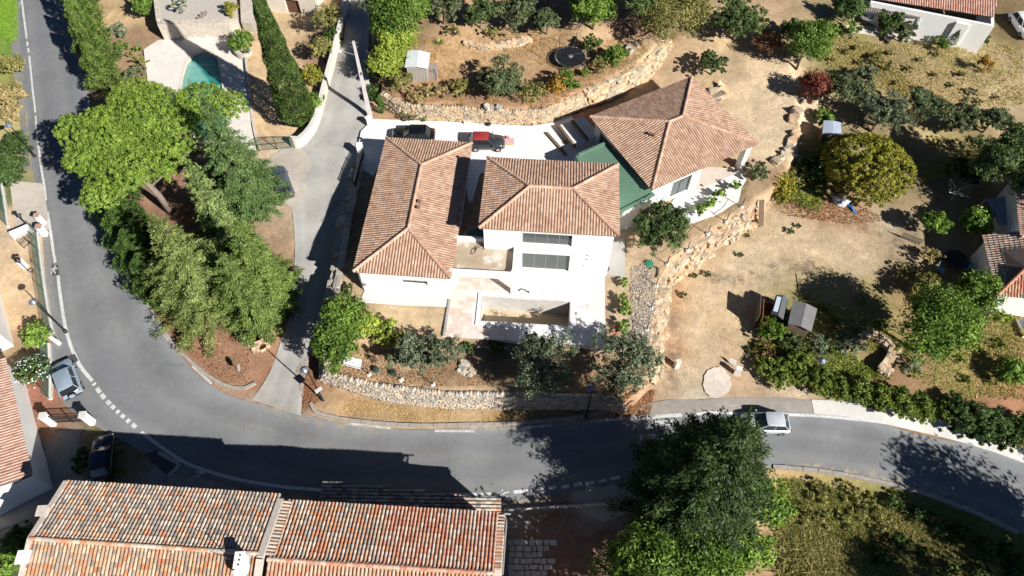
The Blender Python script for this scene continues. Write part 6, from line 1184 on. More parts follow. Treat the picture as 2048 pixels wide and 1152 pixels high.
# ================================================================ CARS
M_TYRE = simple('tyre', (.012,.012,.013), .8, 0, .2); M_RIM = simple('alloy_rim', (.45,.46,.47), .35, .8); M_RED = simple('tail_red', (.45,.01,.01), .3); M_LAMPW = simple('lamp_clear', (.7,.72,.75), .15); M_TRIM = simple('black_trim', (.015,.015,.016), .5)
def paint(name, c, rough=.25, metal=.25):
    if name in MATS: return MATS[name]
    m = simple(name, c, rough, metal, .5); b = m.node_tree.nodes['Principled BSDF']; b.inputs['Coat Weight'].default_value = .6; b.inputs['Coat Roughness'].default_value = .08; return m
def car(label, px, py, front, L, W, H, pm, belt=.9, hood=.26, cab=(-.40,.22), top=(-.30,.06), roofm=None, spare=False, gz=None, wr=.31, tail=.86):
    c = G(px, py) if gz is None else P(px, py, gz); f = G(*front) if gz is None else P(*front, gz); hd = math.atan2(f[1]-c[1], f[0]-c[0]); th = thing('car', label, 'car', (0,0,0), 'cars'); w = W/2
    X = np.array([-.5,-.485,-.44,-.3,-.1,.1,.25,.38,.46,.495,.5])*L; hw = np.array([.80,.9,.96,1,1,1,.99,.96,.88,.78,.72])*w
    zt = np.array([belt*.72,belt*tail,belt*.97,belt,belt,belt,belt*.98,belt*.90,belt*.80,belt*.66,belt*.55]); zb = np.array([.36,.3,.24,.2,.2,.2,.2,.22,.26,.32,.38]); V = []; F = []; n = 10
    for x, h, a, b in zip(X, hw, zt, zb):
        V += [(x,-h*.86,b),(x,-h*.98,b+.1),(x,-h,b+(a-b)*.5),(x,-h*.985,a-.10),(x,-h*.88,a),(x,h*.88,a),(x,h*.985,a-.10),(x,h,b+(a-b)*.5),(x,h*.98,b+.1),(x,h*.86,b)]
    for i in range(len(X)-1):
        for k in range(n): F.append((i*n+k, (i+1)*n+k, (i+1)*n+(k+1)%n, i*n+(k+1)%n))
    F += [tuple(range(n)), tuple(range((len(X)-1)*n, len(X)*n))[::-1]]
    body = MB().add(V, F).build('body', pm, th, smooth=True)
    # glasshouse
    r0, f0 = cab[0]*L, cab[1]*L; r1, f1 = top[0]*L, top[1]*L; bw, tw = w*.88, w*.70; zbm = belt-.03; zr = H-.05
    def ringp(xr, xf, hwid, z, ins): return [(xr,-hwid*.82,z),(xr+.10,-hwid,z),(xf-.16,-hwid,z),(xf,-hwid*.80,z),(xf+.03,0,z),(xf,hwid*.80,z),(xf-.16,hwid,z),(xr+.10,hwid,z),(xr,hwid*.82,z),(xr-.03,0,z)]
    a_, b_ = ringp(r0,f0,bw,zbm,0), ringp(r1,f1,tw,zr,0); gl = MB().add(a_+b_, [(i,(i+1)%10,10+(i+1)%10,10+i) for i in range(10)]+[tuple(range(10,20))]).build('windows', M_GLASS, th)
    c_ = ringp(r1-.04,f1+.05,tw*1.04,zr-.015,0); d_ = ringp(r1+.12,f1-.15,tw*.86,H,0); MB().add(c_+d_, [(i,(i+1)%10,10+(i+1)%10,10+i) for i in range(10)]+[tuple(range(10,20))]).build('roof', roofm or pm, th, smooth=True)
    for s in (-1,1):
        for (x0,x1,y0,y1) in ((r0+.06,r1+.04,bw*.95,tw*.97),(f0-.10,f1-.06,bw*.93,tw*.95),((r0+f0)/2-.02,(r1+f1)/2,bw*1.0,tw*1.0)):
            MB().tube([(x0,s*y0,zbm),(x1,s*y1,zr)], .035, 5).build('pillar', pm, th)
        MB().box((f0-.22, s*(w+.06), belt+.03), (.10,.16,.10)).build('mirror', pm, th)
        MB().box((.47*L, s*w*.66, belt*.66), (.08,.26,.12)).build('headlight', M_LAMPW, th)
        MB().box((-.487*L, s*w*.78, belt*.86), (.06,.16,.16)).build('tail_light', M_RED, th)
        MB().box((.02*L, s*(w*.985), belt*.80), (.14,.03,.025)).build('door_handle', M_TRIM, th)
        for x in (-.31*L, .315*L):
            wh = MB().tube([(x,s*(w*.80),wr),(x,s*(w*1.005),wr)], wr, 16).build('wheel', M_TYRE, th); MB().tube([(x,s*(w*.9),wr),(x,s*(w*1.015),wr)], wr*.62, 10).build('rim', M_RIM, wh)
    MB().box((-.494*L,0,.42),(.07,W*.78,.16)).build('rear_bumper', M_TRIM if spare else pm, th); MB().box((.49*L,0,.40),(.08,W*.72,.16)).build('front_bumper', M_TRIM, th)
    if spare: sp = MB().tube([(-.50*L-.03,0,.82),(-.50*L-.2,0,.82)], .32, 16).build('spare_wheel', M_TYRE, th); MB().tube([(-.5*L-.1,0,.82),(-.5*L-.215,0,.82)], .24, 12).build('cover', pm, sp)
    th.location = Vector(c.tolist())+Vector((0,0,.05)); th.rotation_euler.z = hd; return th
car('dark grey small car with red fabric roof in the white courtyard', 974, 293, (1050,293), 3.55, 1.65, 1.48, paint('grey_paint',(.05,.053,.06)), belt=.92, roofm=mat('red_fabric',(.32,.035,.035),(.26,.025,.028),6,.8), gz=.42, top=(-.36,.04), cab=(-.46,.22))
car('black car half hidden by the west wing roof', 828, 280, (760,280), 4.3, 1.8, 1.5, paint('black_paint',(.008,.009,.011)), gz=.42)
car('blue-grey car parked under the conifers beside the lane', 566, 374, (549,327), 4.2, 1.75, 1.5, paint('bluegrey_paint',(.10,.12,.16)))
car('light blue off-roader with spare wheel parked on the bend', 142, 764, (122,715), 3.75, 1.72, 1.72, paint('lightblue_paint',(.34,.42,.50),.3), belt=1.02, cab=(-.49,.20), top=(-.45,.06), spare=True, tail=.98, wr=.35)
car('dark car parked in the farmhouse shade', 213, 922, (215,880), 4.0, 1.72, 1.5, paint('darkblue_paint',(.02,.025,.035)))
car('silver hatchback driving out from behind the dark fir', 1526, 852, (1460,850), 3.9, 1.72, 1.5, paint('silver_paint',(.62,.65,.68),.3,.3), cab=(-.46,.24), top=(-.33,.02), tail=.92)
car('white car cut off at the top right edge', 2040, 60, (2062,95), 4.2, 1.78, 1.45, paint('white_paint',(.78,.78,.78),.3,0))

# ================================================================ LAMPS, POLES
def street_lamp(label, head, base=None, h=5.2, shade=.34, m=M_DARKMETAL):
    if base is not None: g = G(*base)
    else: g = crown_at(head[0], head[1], h)
    th = thing('street_lamp', label, 'street lamp', (0,0,0), 'street lamps')
    MB().lathe((0,0,0), [(.16,-.2),(.16,.25),(.09,.35),(.07,.9),(.045,h-.5)], 9).build('pole', m, th)
    MB().tube([(0,0,h-.5),(0,0,h-.1),(0,.12,h+.02)], .035, 6).build('neck', m, th)
    MB().lathe((0,.16,h-.22), [(shade,.0),(shade*.95,.06),(shade*.55,.2),(.06,.28),(.02,.34)], 12).build('lamp_shade', mat('shade_metal',(.20,.23,.28),(.15,.17,.21),4,.4,metal=.4), th)
    MB().lathe((0,.16,h-.40), [(.06,0),(.13,.06),(.12,.17)], 8).build('bulb', simple('frosted',(.6,.6,.6),.4), th)
    th.location = Vector(g.tolist()); th.rotation_euler.z = random.uniform(0,6); return th
street_lamp('street lamp with dark shade at the mouth of the lane', (612,735), (646,800), 6.0)
street_lamp('street lamp standing in the shaded verge below the large olives', (1188,768), (1172,835), 5.8)
street_lamp('street lamp rising from the right-hand hedge', (1650,720), None, 4.2)
street_lamp('street lamp behind the green fence at the left edge', (66,602), None, 5.2)
street_lamp('pale street lamp among dark trees at the far left', (18,248), None, 4.5)
# concrete utility pole with lamp arm
g = G(741,236); up_ = thing('utility_pole', 'tall concrete utility pole with a lamp arm beside the lane', 'utility pole', g); hp = 9.4
MB().add([tuple(g+np.array([sx*w_,sy*d_,z])) for z,w_,d_ in ((-.3,.21,.16),(hp,.10,.09)) for sx,sy in ((-1,-1),(1,-1),(1,1),(-1,1))], [(0,1,5,4),(1,2,6,5),(2,3,7,6),(3,0,4,7),(4,5,6,7),(3,2,1,0)]).build('pole', mat('pole_concrete',(.62,.58,.55),(.50,.47,.44),2,.9), up_)
a_ = g+np.array([0,0,hp-1.6]); MB().tube([a_, a_+(-.8,.1,.25), a_+(-1.5,.2,.3)], .035, 6).build('lamp_arm', M_GREYMETAL, up_)
MB().box(a_+(-1.75,.23,.32), (.75,.26,.13), -.13).build('lamp_head', simple('lamp_grey',(.7,.72,.74),.4), up_)
for z in (hp-.15, hp-.6): MB().tube([g+(-.35,0,z), g+(.35,0,z)], .03, 5).build('crossarm', M_GREYMETAL, up_)
MB().box(g+(.16,-.1,hp*.62),(.16,.2,.3)).build('junction_box', M_GREYMETAL, up_)
g2 = G(750,96); p2 = thing('utility_pole', 'weathered wooden pole further up the lane', 'utility pole', g2); MB().tube([g2-(0,0,.3), g2+(0,0,4.6)], [.13,.09], 8).build('pole', mat('pole_wood',(.30,.26,.21),(.22,.19,.155),5,.9), p2); MB().tube([g2+(-.4,0,4.4), g2+(.4,0,4.4)], .04, 5).build('crossarm', M_GREYMETAL, p2)
wr_ = []
for t in np.linspace(0,1,10): wr_.append((g+(0,0,hp-.15))*(1-t)+(g2+(0,0,4.4))*t-np.array([0,0,.5*4*t*(1-t)]))
tag(MB().tube(wr_, .018, 4).build('overhead_wire', M_DARKMETAL), 'overhead wire sagging between the two lane poles', 'wire')
pl_ = P(741,250,.4); tag(MB().box((pl_[0],pl_[1],.75),(.5,.35,1.3)).box((pl_[0],pl_[1],1.43),(.6,.45,.08)).build('meter_pillar', M_WHITE), 'white rendered pillar at the foot of the concrete pole', 'pillar')
# ================================================================ WALLS, FENCES, GATES
def low_wall(name, label, px, z0, h, t, m, cat='wall', coping=None, n=5, zg=None):
    C = catmull([G(a,b) if zg is None else P(a,b,zg) for a,b in px], n); T = np.gradient(C[:,:2],axis=0); T /= np.linalg.norm(T,axis=1)[:,None]; N_ = np.stack([-T[:,1],T[:,0]],-1)*t/2; V=[]; F=[]
    for c, q in zip(C, N_):
        for s, z in ((1,z0),(1,h),(-1,h),(-1,z0)): V.append((c[0]+q[0]*s, c[1]+q[1]*s, c[2]+z))
    for i in range(len(C)-1):
        for k in range(4): F.append((4*i+k,4*i+4+k,4*i+4+(k+1)%4,4*i+(k+1)%4))
    F += [(0,1,2,3),(4*len(C)-1,4*len(C)-2,4*len(C)-3,4*len(C)-4)]
    th = thing(name, label, cat, C[len(C)//2]); MB().add(V,F).build('wall', m, th)
    if coping:
        d = poly_s(C); s = 0
        while s+coping < d[-1]:
            a, b = samp(C,d,s/d[-1]), samp(C,d,(s+coping*.98)/d[-1]); e = unit(b-a); nn = np.array([-e[1],e[0],0]); MB().frame(a+(0,0,h+.002), e, nn, ez_, (0,np.linalg.norm(b-a)), (-t/2-.03,t/2+.03), (0,.06)).build('coping_stone', M_PALECONC, th); s += coping
    return th, C
low_wall('garden_wall', 'cream rendered wall curving along the lane to the green gate', [(586,292),(598,295),(615,282),(630,262),(640,235),(648,205),(658,165),(670,120),(683,70),(696,10),(702,-40)], -.4, 1.15, .36, M_CREAM, coping=.9)
low_wall('pool_wall', 'low stone wall between pool deck and gravel court', [(492,112),(497,160),(503,215),(510,262),(520,300)], -.2, .18, .28, M_FLAG)
low_wall('planter_wall', 'stone planter wall round the trimmed poolside bush', [(468,62),(470,100),(480,115),(500,112),(503,100)], -.2, .45, .25, M_FLAG)
# green gate
def bar_gate(label, a, b, h, m, nb, zg=None, arch=0.0, name='gate'):
    A_, B_ = (G(*a), G(*b)) if zg is None else (P(*a,zg), P(*b,zg)); th = thing(name, label, 'gate', A_); L = np.linalg.norm(B_-A_)
    f = lambda t, z: A_*(1-t)+B_*t+np.array([0,0,z])
    for half in ((0,.495),(.505,1)):
        hf = lambda t: h+arch*math.sin(math.pi*t)
        for z in (.12, .6): MB().tube([f(half[0],z*h), f(half[1],z*h)], .03, 5).build('rail', m, th)
        MB().tube([f(t,hf(t)) for t in np.linspace(half[0],half[1],8)], .035, 5).build('top_rail', m, th)
        for t in half: MB().tube([f(t,.05), f(t,hf(t))], .04, 5).build('stile', m, th)
        for k in range(1, nb): t = half[0]+(half[1]-half[0])*k/nb; MB().tube([f(t,.1*h), f(t,hf(t))], .018, 4).build('bar', m, th)
    return th
bar_gate('green wrought iron double gate of the neighbour\'s gravel court', (520,303), (590,297), 1.5, M_GREENMETAL, 11, arch=.35)
# left: road-side wall, mesh fence, gates
def mesh_mat(name, c, dens):
    if name in MATS: return MATS[name]
    m, nt, b = nodes_of(name); N = nt.nodes.new; b.inputs['Base Color'].default_value = (*c,1); b.inputs['Roughness'].default_value = .5; t = N('ShaderNodeBsdfTransparent'); mx = N('ShaderNodeMixShader'); ck = N('ShaderNodeTexNoise'); ck.inputs['Scale'].default_value = 60
    mr = N('ShaderNodeMapRange'); mr.inputs[1].default_value = 1-dens-.15; mr.inputs[2].default_value = 1-dens+.15; nt.links.new(ck.outputs['Fac'], mr.inputs[0]); nt.links.new(mr.outputs[0], mx.inputs[0]); nt.links.new(t.outputs[0], mx.inputs[1]); nt.links.new(b.outputs[0], mx.inputs[2]); nt.links.new(mx.outputs[0], nt.nodes['Material Output'].inputs['Surface']); MATS[name] = m; return m
M_MESH = mesh_mat('green_wire_mesh', (.03,.14,.10), .5); M_NET = mesh_mat('black_net', (.01,.01,.011), .30)
def mesh_fence(label, px, h, post_m, wall_h=.35, gap=2.2, mesh=None, wall_m=None, z0=0.0):
    C = catmull([G(a,b) for a,b in px], 5); d = poly_s(C); th = thing('fence', label, 'fence', C[len(C)//2]); n = max(1, round(d[-1]/gap))
    if wall_h:
        V=[]; F=[]; T = np.gradient(C[:,:2],axis=0); T /= np.linalg.norm(T,axis=1)[:,None]; N_ = np.stack([-T[:,1],T[:,0]],-1)*.12
        for c,q in zip(C,N_):
            for s,z in ((1,-.3),(1,wall_h),(-1,wall_h),(-1,-.3)): V.append((c[0]+q[0]*s,c[1]+q[1]*s,c[2]+z))
        for i in range(len(C)-1):
            for k in range(4): F.append((4*i+k,4*i+4+k,4*i+4+(k+1)%4,4*i+(k+1)%4))
        MB().add(V,F+[(0,1,2,3),(4*len(C)-1,4*len(C)-2,4*len(C)-3,4*len(C)-4)]).build('low_wall', wall_m or M_PALECONC, th)
    for i in range(n+1):
        p = samp(C,d,i/n)+(0,0,wall_h); MB().tube([p-(0,0,.1), p+(0,0,h)], .035, 6).build('post', post_m, th)
        if i < n:
            q = samp(C,d,(i+1)/n)+(0,0,wall_h)
            MB().add([p+(0,0,.02),q+(0,0,.02),q+(0,0,h-.05),p+(0,0,h-.05)], [(0,1,2,3)]).build('mesh_panel', mesh or M_MESH, th); MB().tube([p+(0,0,h-.04), q+(0,0,h-.04)], .015, 4).build('top_wire', post_m, th)
    return th
mesh_fence('green mesh fence on a low wall along the road beside the left yard', [(78,468),(84,520),(92,580),(100,630),(108,668)], 1.3, M_GREENMETAL)
mesh_fence('green mesh fence behind the parked off-roader', [(100,690),(103,730),(104,765),(103,800)], 1.3, M_GREENMETAL)
mesh_fence('green mesh fence at the far left drive', [(6,370),(12,410),(18,455)], 1.3, M_GREENMETAL)
mesh_fence('tall wire fence behind the top left shrubs', [(60,640),(75,660)], 1.0, M_GREENMETAL) if 0 else None
def pillar(label, px, h, w, cap=True, m=M_WHITE, capm=None):
    g = G(*px); th = thing('gate_pillar', label, 'pillar', g, 'gate pillars'); MB().box(g+(0,0,h/2-.2),(w,w,h+.4),.1).build('shaft', m, th)
    if cap: MB().box(g+(0,0,h+.045),(w+.12,w+.12,.09),.1).build('cap', capm or mat('clay_cap',(.45,.30,.22),(.36,.24,.18),4), th)
    return th
pillar('white pillar left of the dark gate behind the off-roader', (108,848), 1.7, .45, capm=M_PALECONC); pillar('white pillar right of the dark gate behind the off-roader', (186,846), 1.7, .45, capm=M_PALECONC)
bar_gate('dark metal gate behind the light blue off-roader', (114,846), (180,844), 1.35, M_DARKMETAL, 12)
pillar('clay-capped pillar beside the lantern at the left gate', (92,470), 1.3, .45); pillar('clay-capped pillar nearest the road at the left drive', (88,448), 1.3, .4); pillar('clay-capped pillar at the lower end of the left gate', (52,535), 1.3, .4)
low_wall('drive_wall', 'white rendered wall angled at the left drive gate', [(30,478),(50,470),(68,462)], -.3, 1.0, .25, M_WHITE)
bar_gate('dark bar gate standing open at the left drive', (50,498), (72,478), 1.1, M_DARKMETAL, 6)
low_wall('corner_wall', 'short white wall at the corner of the left fence', [(98,668),(112,684),(122,690)], -.3, .7, .3, M_WHITE)
def lantern(label, px, h):
    g = G(*px); th = thing('lantern', label, 'lantern', g, 'gate lanterns'); MB().tube([g, g+(0,0,h)], .05, 6).build('post', M_DARKMETAL, th); MB().lathe(g+(0,0,h), [(.1,0),(.2,.3),(.28,.34),(.05,.55)], 6).build('head', M_DARKMETAL, th)
lantern('black lantern on the pillar of the left gate', (66,462), 2.0); lantern('dark lantern beside the lower left gate pillar', (60,545), 1.6)
pot = G(66,545); tag(MB().lathe(pot, [(.14,0),(.24,.3),(.26,.34),(.18,.34),(.15,.2)], 10).build('pot', MATS['clay_pot']), 'round dark planter next to the left gate lantern', 'pot')
# villa: black louvred fence and gate pillar on the west side
g = P(722,305,.5); tag(MB().box((g[0],g[1],.75),(.5,.6,1.6)).box((g[0],g[1],1.58),(.56,.66,.06)).build('gate_pillar', M_WHITE), 'white gate pillar between the lane and the west wing', 'pillar')
fa, fb = P(728,312,.2), P(712,378,.0); bf = thing('fence', 'black louvred fence running south from the white gate pillar', 'fence', fa); 
for k in range(7):
    z = .20+k*.16; MB().tube([fa+(0,0,z-.2+.1), fb+(0,0,z+.1)], .06, 4).build('louvre', M_DARKMETAL, bf)
for t in (0,.33,.66,1): q = fa*(1-t)+fb*t; MB().tube([q-(0,0,.4), q+(0,0,1.3)], .05, 6).build('post', M_DARKMETAL, bf)
# posts with rope on the divider wall and along the front wall
def posts(label, spots, h, foot, lab_rope, group, z=None):
    tops = []
    for s, wd in by_left(spots):
        g = G(*s) if z is None else P(*s, z); th = thing('fence_post', label+', '+wd, 'post', g, group); MB().tube([g-(0,0,.2), g+(0,0,h)], .04, 6).build('shaft', M_DARKMETAL, th)
        if foot: MB().lathe(g-(0,0,.05), [(.24,0),(.2,.14),(.08,.2)], 9).build('footing', M_PALECONC, th)
        tops.append(g+(0,0,h*.8))
    for i, (a, b) in enumerate(zip(tops[:-1], tops[1:])): tag(MB().tube([a,(a+b)/2-(0,0,.12),b], .018, 4).build('rope', M_DARKMETAL), lab_rope+', '+ORDN[i]+' from the left', 'wire', group+' wires')
posts('thin black post in white footing on the divider wall', [(1483,414),(1451,446),(1412,476),(1374,502),(1334,529),(1312,571),(1302,617),(1293,660),(1288,690)], 1.25, True, 'wire between two posts of the divider wall', 'posts on the divider wall')
posts('thin dark post in white footing above the road wall', [(675,735),(738,750),(802,760),(866,770)], 1.25, True, 'wire between two posts above the road wall', 'posts above the road wall')
# ================================================================ SIGNS
g = G(706,740); sg = thing('notice_board', 'white notice board on posts above the road wall', 'sign', g)
MB().frame(g+(0,0,.55), unit((1,-.28,0)), (0,0,1) if 0 else unit((.2,.75,.62)), unit(np.cross(unit((1,-.28,0)), unit((.2,.75,.62)))), (-.75,.75), (0,.8), (0,.03)).build('panel', simple('board_white',(.78,.79,.82),.5), sg)
for s in (-.6,.6): q = g+unit((1,-.28,0))*s; MB().tube([q-(0,0,.2), q+(.06,.25,.85)], .03, 5).build('leg', M_WOOD, sg)
g = G(488,751); rs = thing('road_sign', 'round road sign seen from behind on the tree island', 'sign', g); MB().tube([g-(0,0,.2), g+(0,0,1.5)], .03, 6).build('post', M_GREYMETAL, rs)
ax = unit((.92,.12,0)); ux = np.array([-ax[1],ax[0],0]); V = [g+np.array([0,0,1.45])+ux*.34*math.cos(t)+np.array([0,0,1])*.34*math.sin(t)+ax*o for o in (.03,.05) for t in np.linspace(0,6.283,17)[:-1]]
MB().add(V, [tuple(range(16))[::-1], tuple(range(16,32))]+[(i,(i+1)%16,16+(i+1)%16,16+i) for i in range(16)]).build('disc', simple('sign_grey',(.42,.40,.40),.4), rs)
g = G(650,802); ts = thing('road_sign', 'square road sign on a grey post beside the lane lamp', 'sign', g); MB().tube([g-(0,0,.2), g+(0,0,2.6)], .035, 6).build('post', M_GREYMETAL, ts); MB().box(g+(0,-.05,2.3),(.62,.03,.62),.7).build('plate', simple('sign_back',(.5,.5,.5),.5,.3), ts)
# ================================================================ SHEDS, TRAILER, TRAMPOLINE
def gabled_shed(name, label, corners, z0, h, rise, wm, rm, ribs=True, over=.12):
    """corners: SW, SE, NE, NW of the eaves (world xy); ridge runs SW-SE mid to NW-NE mid"""
    q = [np.array([*c[:2],0.]) for c in corners]; th = thing(name, label, 'shed', (*(sum(q)/4)[:2], z0)); cc = sum(q)/4
    MB().prism([tuple((c+(cc-c)*over)[:2]) for c in q], z0-.2, z0+h-.02).build('wall', wm, th)
    s0, s1 = (q[0]+q[1])/2+(0,0,z0+h+rise), (q[3]+q[2])/2+(0,0,z0+h+rise); e = [c+(0,0,z0+h) for c in q]
    for a, b, k in ((e[0],e[3],0),(e[1],e[2],1)):
        V = [a, b, s1, s0]; n = unit(np.cross(V[1]-V[0], V[3]-V[0])); n = n if n[2] > 0 else -n
        r = MB().add(V+[v+n*.05 for v in V], [(0,1,2,3),(4,5,6,7),(0,1,5,4),(1,2,6,5),(2,3,7,6),(3,0,4,7)]).build('roof', rm, th)
        if ribs:
            for t in np.linspace(.08,.92,9): x = a*(1-t)+b*t+n*.055; y = s0*(1-t)+s1*t+n*.055; MB().tube([x,y], .02, 4).build('rib', rm, r)
    for s, (a, b) in ((s0,(e[0],e[1])),(s1,(e[3],e[2]))): MB().add([a+(cc-a)*[over,over,0], b+(cc-b)*[over,over,0], s+(cc-s)*[over,over,0]-(0,0,.02)], [(0,1,2)]).build('gable', wm, th)
    return th
M_ROOFW = mat('white_sheet', (.72,.76,.80), (.64,.68,.72), 2, .4, metal=.2); M_SHEDW = mat('beige_panel', (.42,.39,.33), (.36,.335,.285), 2, .7)
cs = [P(a,b,4.0) for a,b in ((809,133),(856,136),(860,104),(815,98))]; sdd = gabled_shed('shed', 'metal garden shed with white ribbed roof on the upper terrace', cs, 2.1, 1.75, .18, M_SHEDW, M_ROOFW)
a_, b_ = np.array([*cs[0][:2],0]), np.array([*cs[1][:2],0]); e_ = unit(b_-a_); nn_2 = np.array([e_[1],-e_[0],0])
for k in range(8): q = a_*(1-(k+.5)/8)+b_*(k+.5)/8; q = q+(ORIG[sdd]*(1,1,0)-q)*.12+nn_2*.012; MB().frame((q[0],q[1],0), e_, nn_2, ez_, (-.1,.1), (-.01,.02), (2.1,3.75)).build('panel', M_SHEDW, sdd)
q = b_+nn_2*-.6+e_*.2; MB().frame((q[0],q[1],0), unit(e_*.8+nn_2*.5), unit(np.cross((0,0,1),unit(e_*.8+nn_2*.5))), ez_, (0,.7), (0,.04), (2.15,3.7)).build('door', M_ROOFW, sdd)
wp = G(866,148); tag(MB().box(wp+(0,0,.35),(1.0,1.7,.7),.1).box(wp+(.0,.3,.75),(.8,.7,.12),.3).build('wood_pile', mat('pile_wood',(.36,.28,.22),(.2,.15,.12),7,.95,.8,10)), 'heap of planks and logs beside the metal shed', 'wood pile')
# grey shed on the right and tarpaulin
cs = [P(a,b,-.7) for a,b in ((1576,648),(1622,664),(1634,618),(1586,602))]; gabled_shed('shed', 'grey felt roofed shed standing in grass beside the yard', cs, -2.5, 1.8, .25, M_WOOD, mat('grey_felt',(.20,.20,.20),(.16,.16,.16),2,.9), False)
cs = [P(a,b,-1.0) for a,b in ((1542,628),(1566,640),(1576,598),(1552,590))]; gabled_shed('shed', 'small dark panelled shed next to the grey one', cs, -2.5, 1.5, .25, M_WOOD, mat('dark_felt',(.11,.115,.12),(.085,.09,.095),2,.8), False)
q0 = [P(a,b,-.75) for a,b in ((1546,622),(1554,593))]; tag(MB().frame(q0[0], unit(q0[1]-q0[0]), np.array([1,-.3,0]), ez_, (0,np.linalg.norm(q0[1]-q0[0])), (0,.36), (0,.05)).frame(q0[0]-(0,0,.16), unit(q0[1]-q0[0]), np.array([1,-.3,0]), ez_, (.1,.5), (.05,.3), (0,.155)).build('metal_sheet', simple('blue_white_sheet',(.55,.66,.75),.3,.2)), 'pale blue metal sheet lying on the dark shed', 'sheet')
# open trailer / rusty skip beside the sheds
g = G(1530,640); tr_ = thing('trailer', 'rusty open trailer tipped beside the dark shed', 'trailer', g); M_RUST = mat('rust',(.30,.13,.055),(.16,.075,.04),3,.9,.3); tx, ty = unit((.25,1,0)), unit((1,-.25,0))
for a,b,c in (((-1.0,1.0),(-.62,.62),(.55,.62)),((-1.0,1.0),(-.68,-.621),(.55,1.75)),((-1.0,1.0),(.621,.68),(.55,1.15)),((-1.06,-1.001),(-.68,.68),(.55,1.2)),((1.001,1.06),(-.68,.68),(.55,1.2))): MB().frame((g[0],g[1],g[2]), tx, ty, ez_, a, b, c).build('panel', M_RUST, tr_)
for s in (-.6,.6): MB().tube([g+ty*.72+tx*s+(0,0,.32), g+ty*.9+tx*s+(0,0,.32)], .32, 12).build('wheel', M_TYRE, tr_)
for s in (-1,1): MB().tube([g+tx*1.0+ty*s*.4+(0,0,.5), g+tx*2.2+(0,0,.45)], .05, 5).build('drawbar', M_DARKMETAL, tr_)
bb = g+np.array([-.95,.2,0]); tag(MB().frame((bb[0],bb[1],bb[2]), ty*-1*.0+tx, unit((-.97,.2,.25)), ez_, (-1.0,1.0), (0,.06), (.0,2.1)).frame((bb[0],bb[1],bb[2]), tx, unit((-.97,.2,.25)), ez_, (-.06,.06), (-.1,-.002), (.0,1.9)).build('plywood_board', mat('ply',(.10,.085,.07),(.075,.06,.05),3,.9)), 'large dark board leaning on the rusty trailer', 'board')
tag(MB().tube([G(1597,585)+(0,0,.05), G(1597,585)+(.0,.0,.06)+(1.1,1.1,1.0)], .04, 6).tube([G(1597,585)+(.3,.0,.05), G(1597,585)+(.3,.3,.6)], .03, 5).build('leaning_pole', M_DARKMETAL), 'dark pole leaning in the grass above the grey shed', 'pole')
# small hut with blue-white roof
cs = [P(a,b,1.2) for a,b in ((1645,268),(1684,270),(1682,244),(1648,240))]; gabled_shed('shed', 'small hut with pale blue sheet roof behind the mulberry', cs, -.6, 1.7, .12, M_WOOD, mat('blue_sheet2',(.40,.46,.56),(.34,.39,.48),3,.4), False)
q = G(1660,288); tag(MB().box(q+(0,0,.6),(1.5,1.1,1.2),.2).box(q+(0,0,1.24),(1.6,1.2,.08),.2).build('tool_box', mat('brown_box',(.24,.20,.16),(.18,.15,.12),3,.8)), 'brown lidded box in front of the small hut', 'box')
# trampoline
tz = G(1141,128); tp_ = thing('trampoline', 'round black trampoline with safety net on the upper terrace', 'trampoline', tz); rt = 1.7; t0 = tz+np.array([0,.2,.75])
MB().lathe(t0, [(.01,.0),(rt*.90,.0),(rt*.90,.02),(.01,.02)], 28).build('jumping_mat', mat('black_mat',(.012,.013,.016),(.010,.011,.013),4,.7), tp_)
MB().tube([t0+(rt*math.cos(t),rt*math.sin(t),0) for t in np.linspace(0,6.283,29)], .05, 6).build('frame_ring', M_DARKMETAL, tp_)
sp_ = MB(); 
for t in np.linspace(0,6.283,49)[:-1]: sp_.tube([t0+(rt*.90*math.cos(t),rt*.90*math.sin(t),.01), t0+(rt*.99*math.cos(t),rt*.99*math.sin(t),.01)], .022, 4)
so = sp_.build('springs', M_GREYMETAL, tp_); so['kind'] = 'stuff'
lg = MB()
for a in (.3,1.2,2.6,3.9,5.0): 
    d = np.array([math.cos(a),math.sin(a),0]); s = np.array([-d[1],d[0],0])*.05; lg.add([t0+(0,0,.026)-s, t0+(0,0,.026)+s, t0+d*.26+s*.7+(0,0,.026), t0+d*.26-s*.7+(0,0,.026)], [(0,1,2,3)])
lg.build('emblem', M_PAINT, tp_)
pp = [t0+np.array([rt*1.04*math.cos(a),rt*1.04*math.sin(a),0]) for a in np.linspace(.2,6.48,7)[:-1]]
for i, q in enumerate(pp):
    MB().tube([q-(0,0,.8), q+(0,0,1.75)], .028, 6).build('pole', M_DARKMETAL, tp_); r_ = pp[(i+1)%6]; pts = []
    for k in range(5):
        a0_, a1_ = .2+i*6.28/6+k*6.28/30, .2+i*6.28/6+(k+1)*6.28/30; u_, v_ = [t0+np.array([rt*1.03*math.cos(a),rt*1.03*math.sin(a),0]) for a in (a0_,a1_)]
        pts += [u_+(0,0,.02), v_+(0,0,.02), v_+(0,0,1.6), u_+(0,0,1.6)]
    MB().add(pts, [(4*k,4*k+1,4*k+2,4*k+3) for k in range(5)]).build('net', M_NET, tp_); MB().tube([q+(0,0,1.6), r_+(0,0,1.55)], .012, 4).build('net_rope', M_DARKMETAL, tp_)
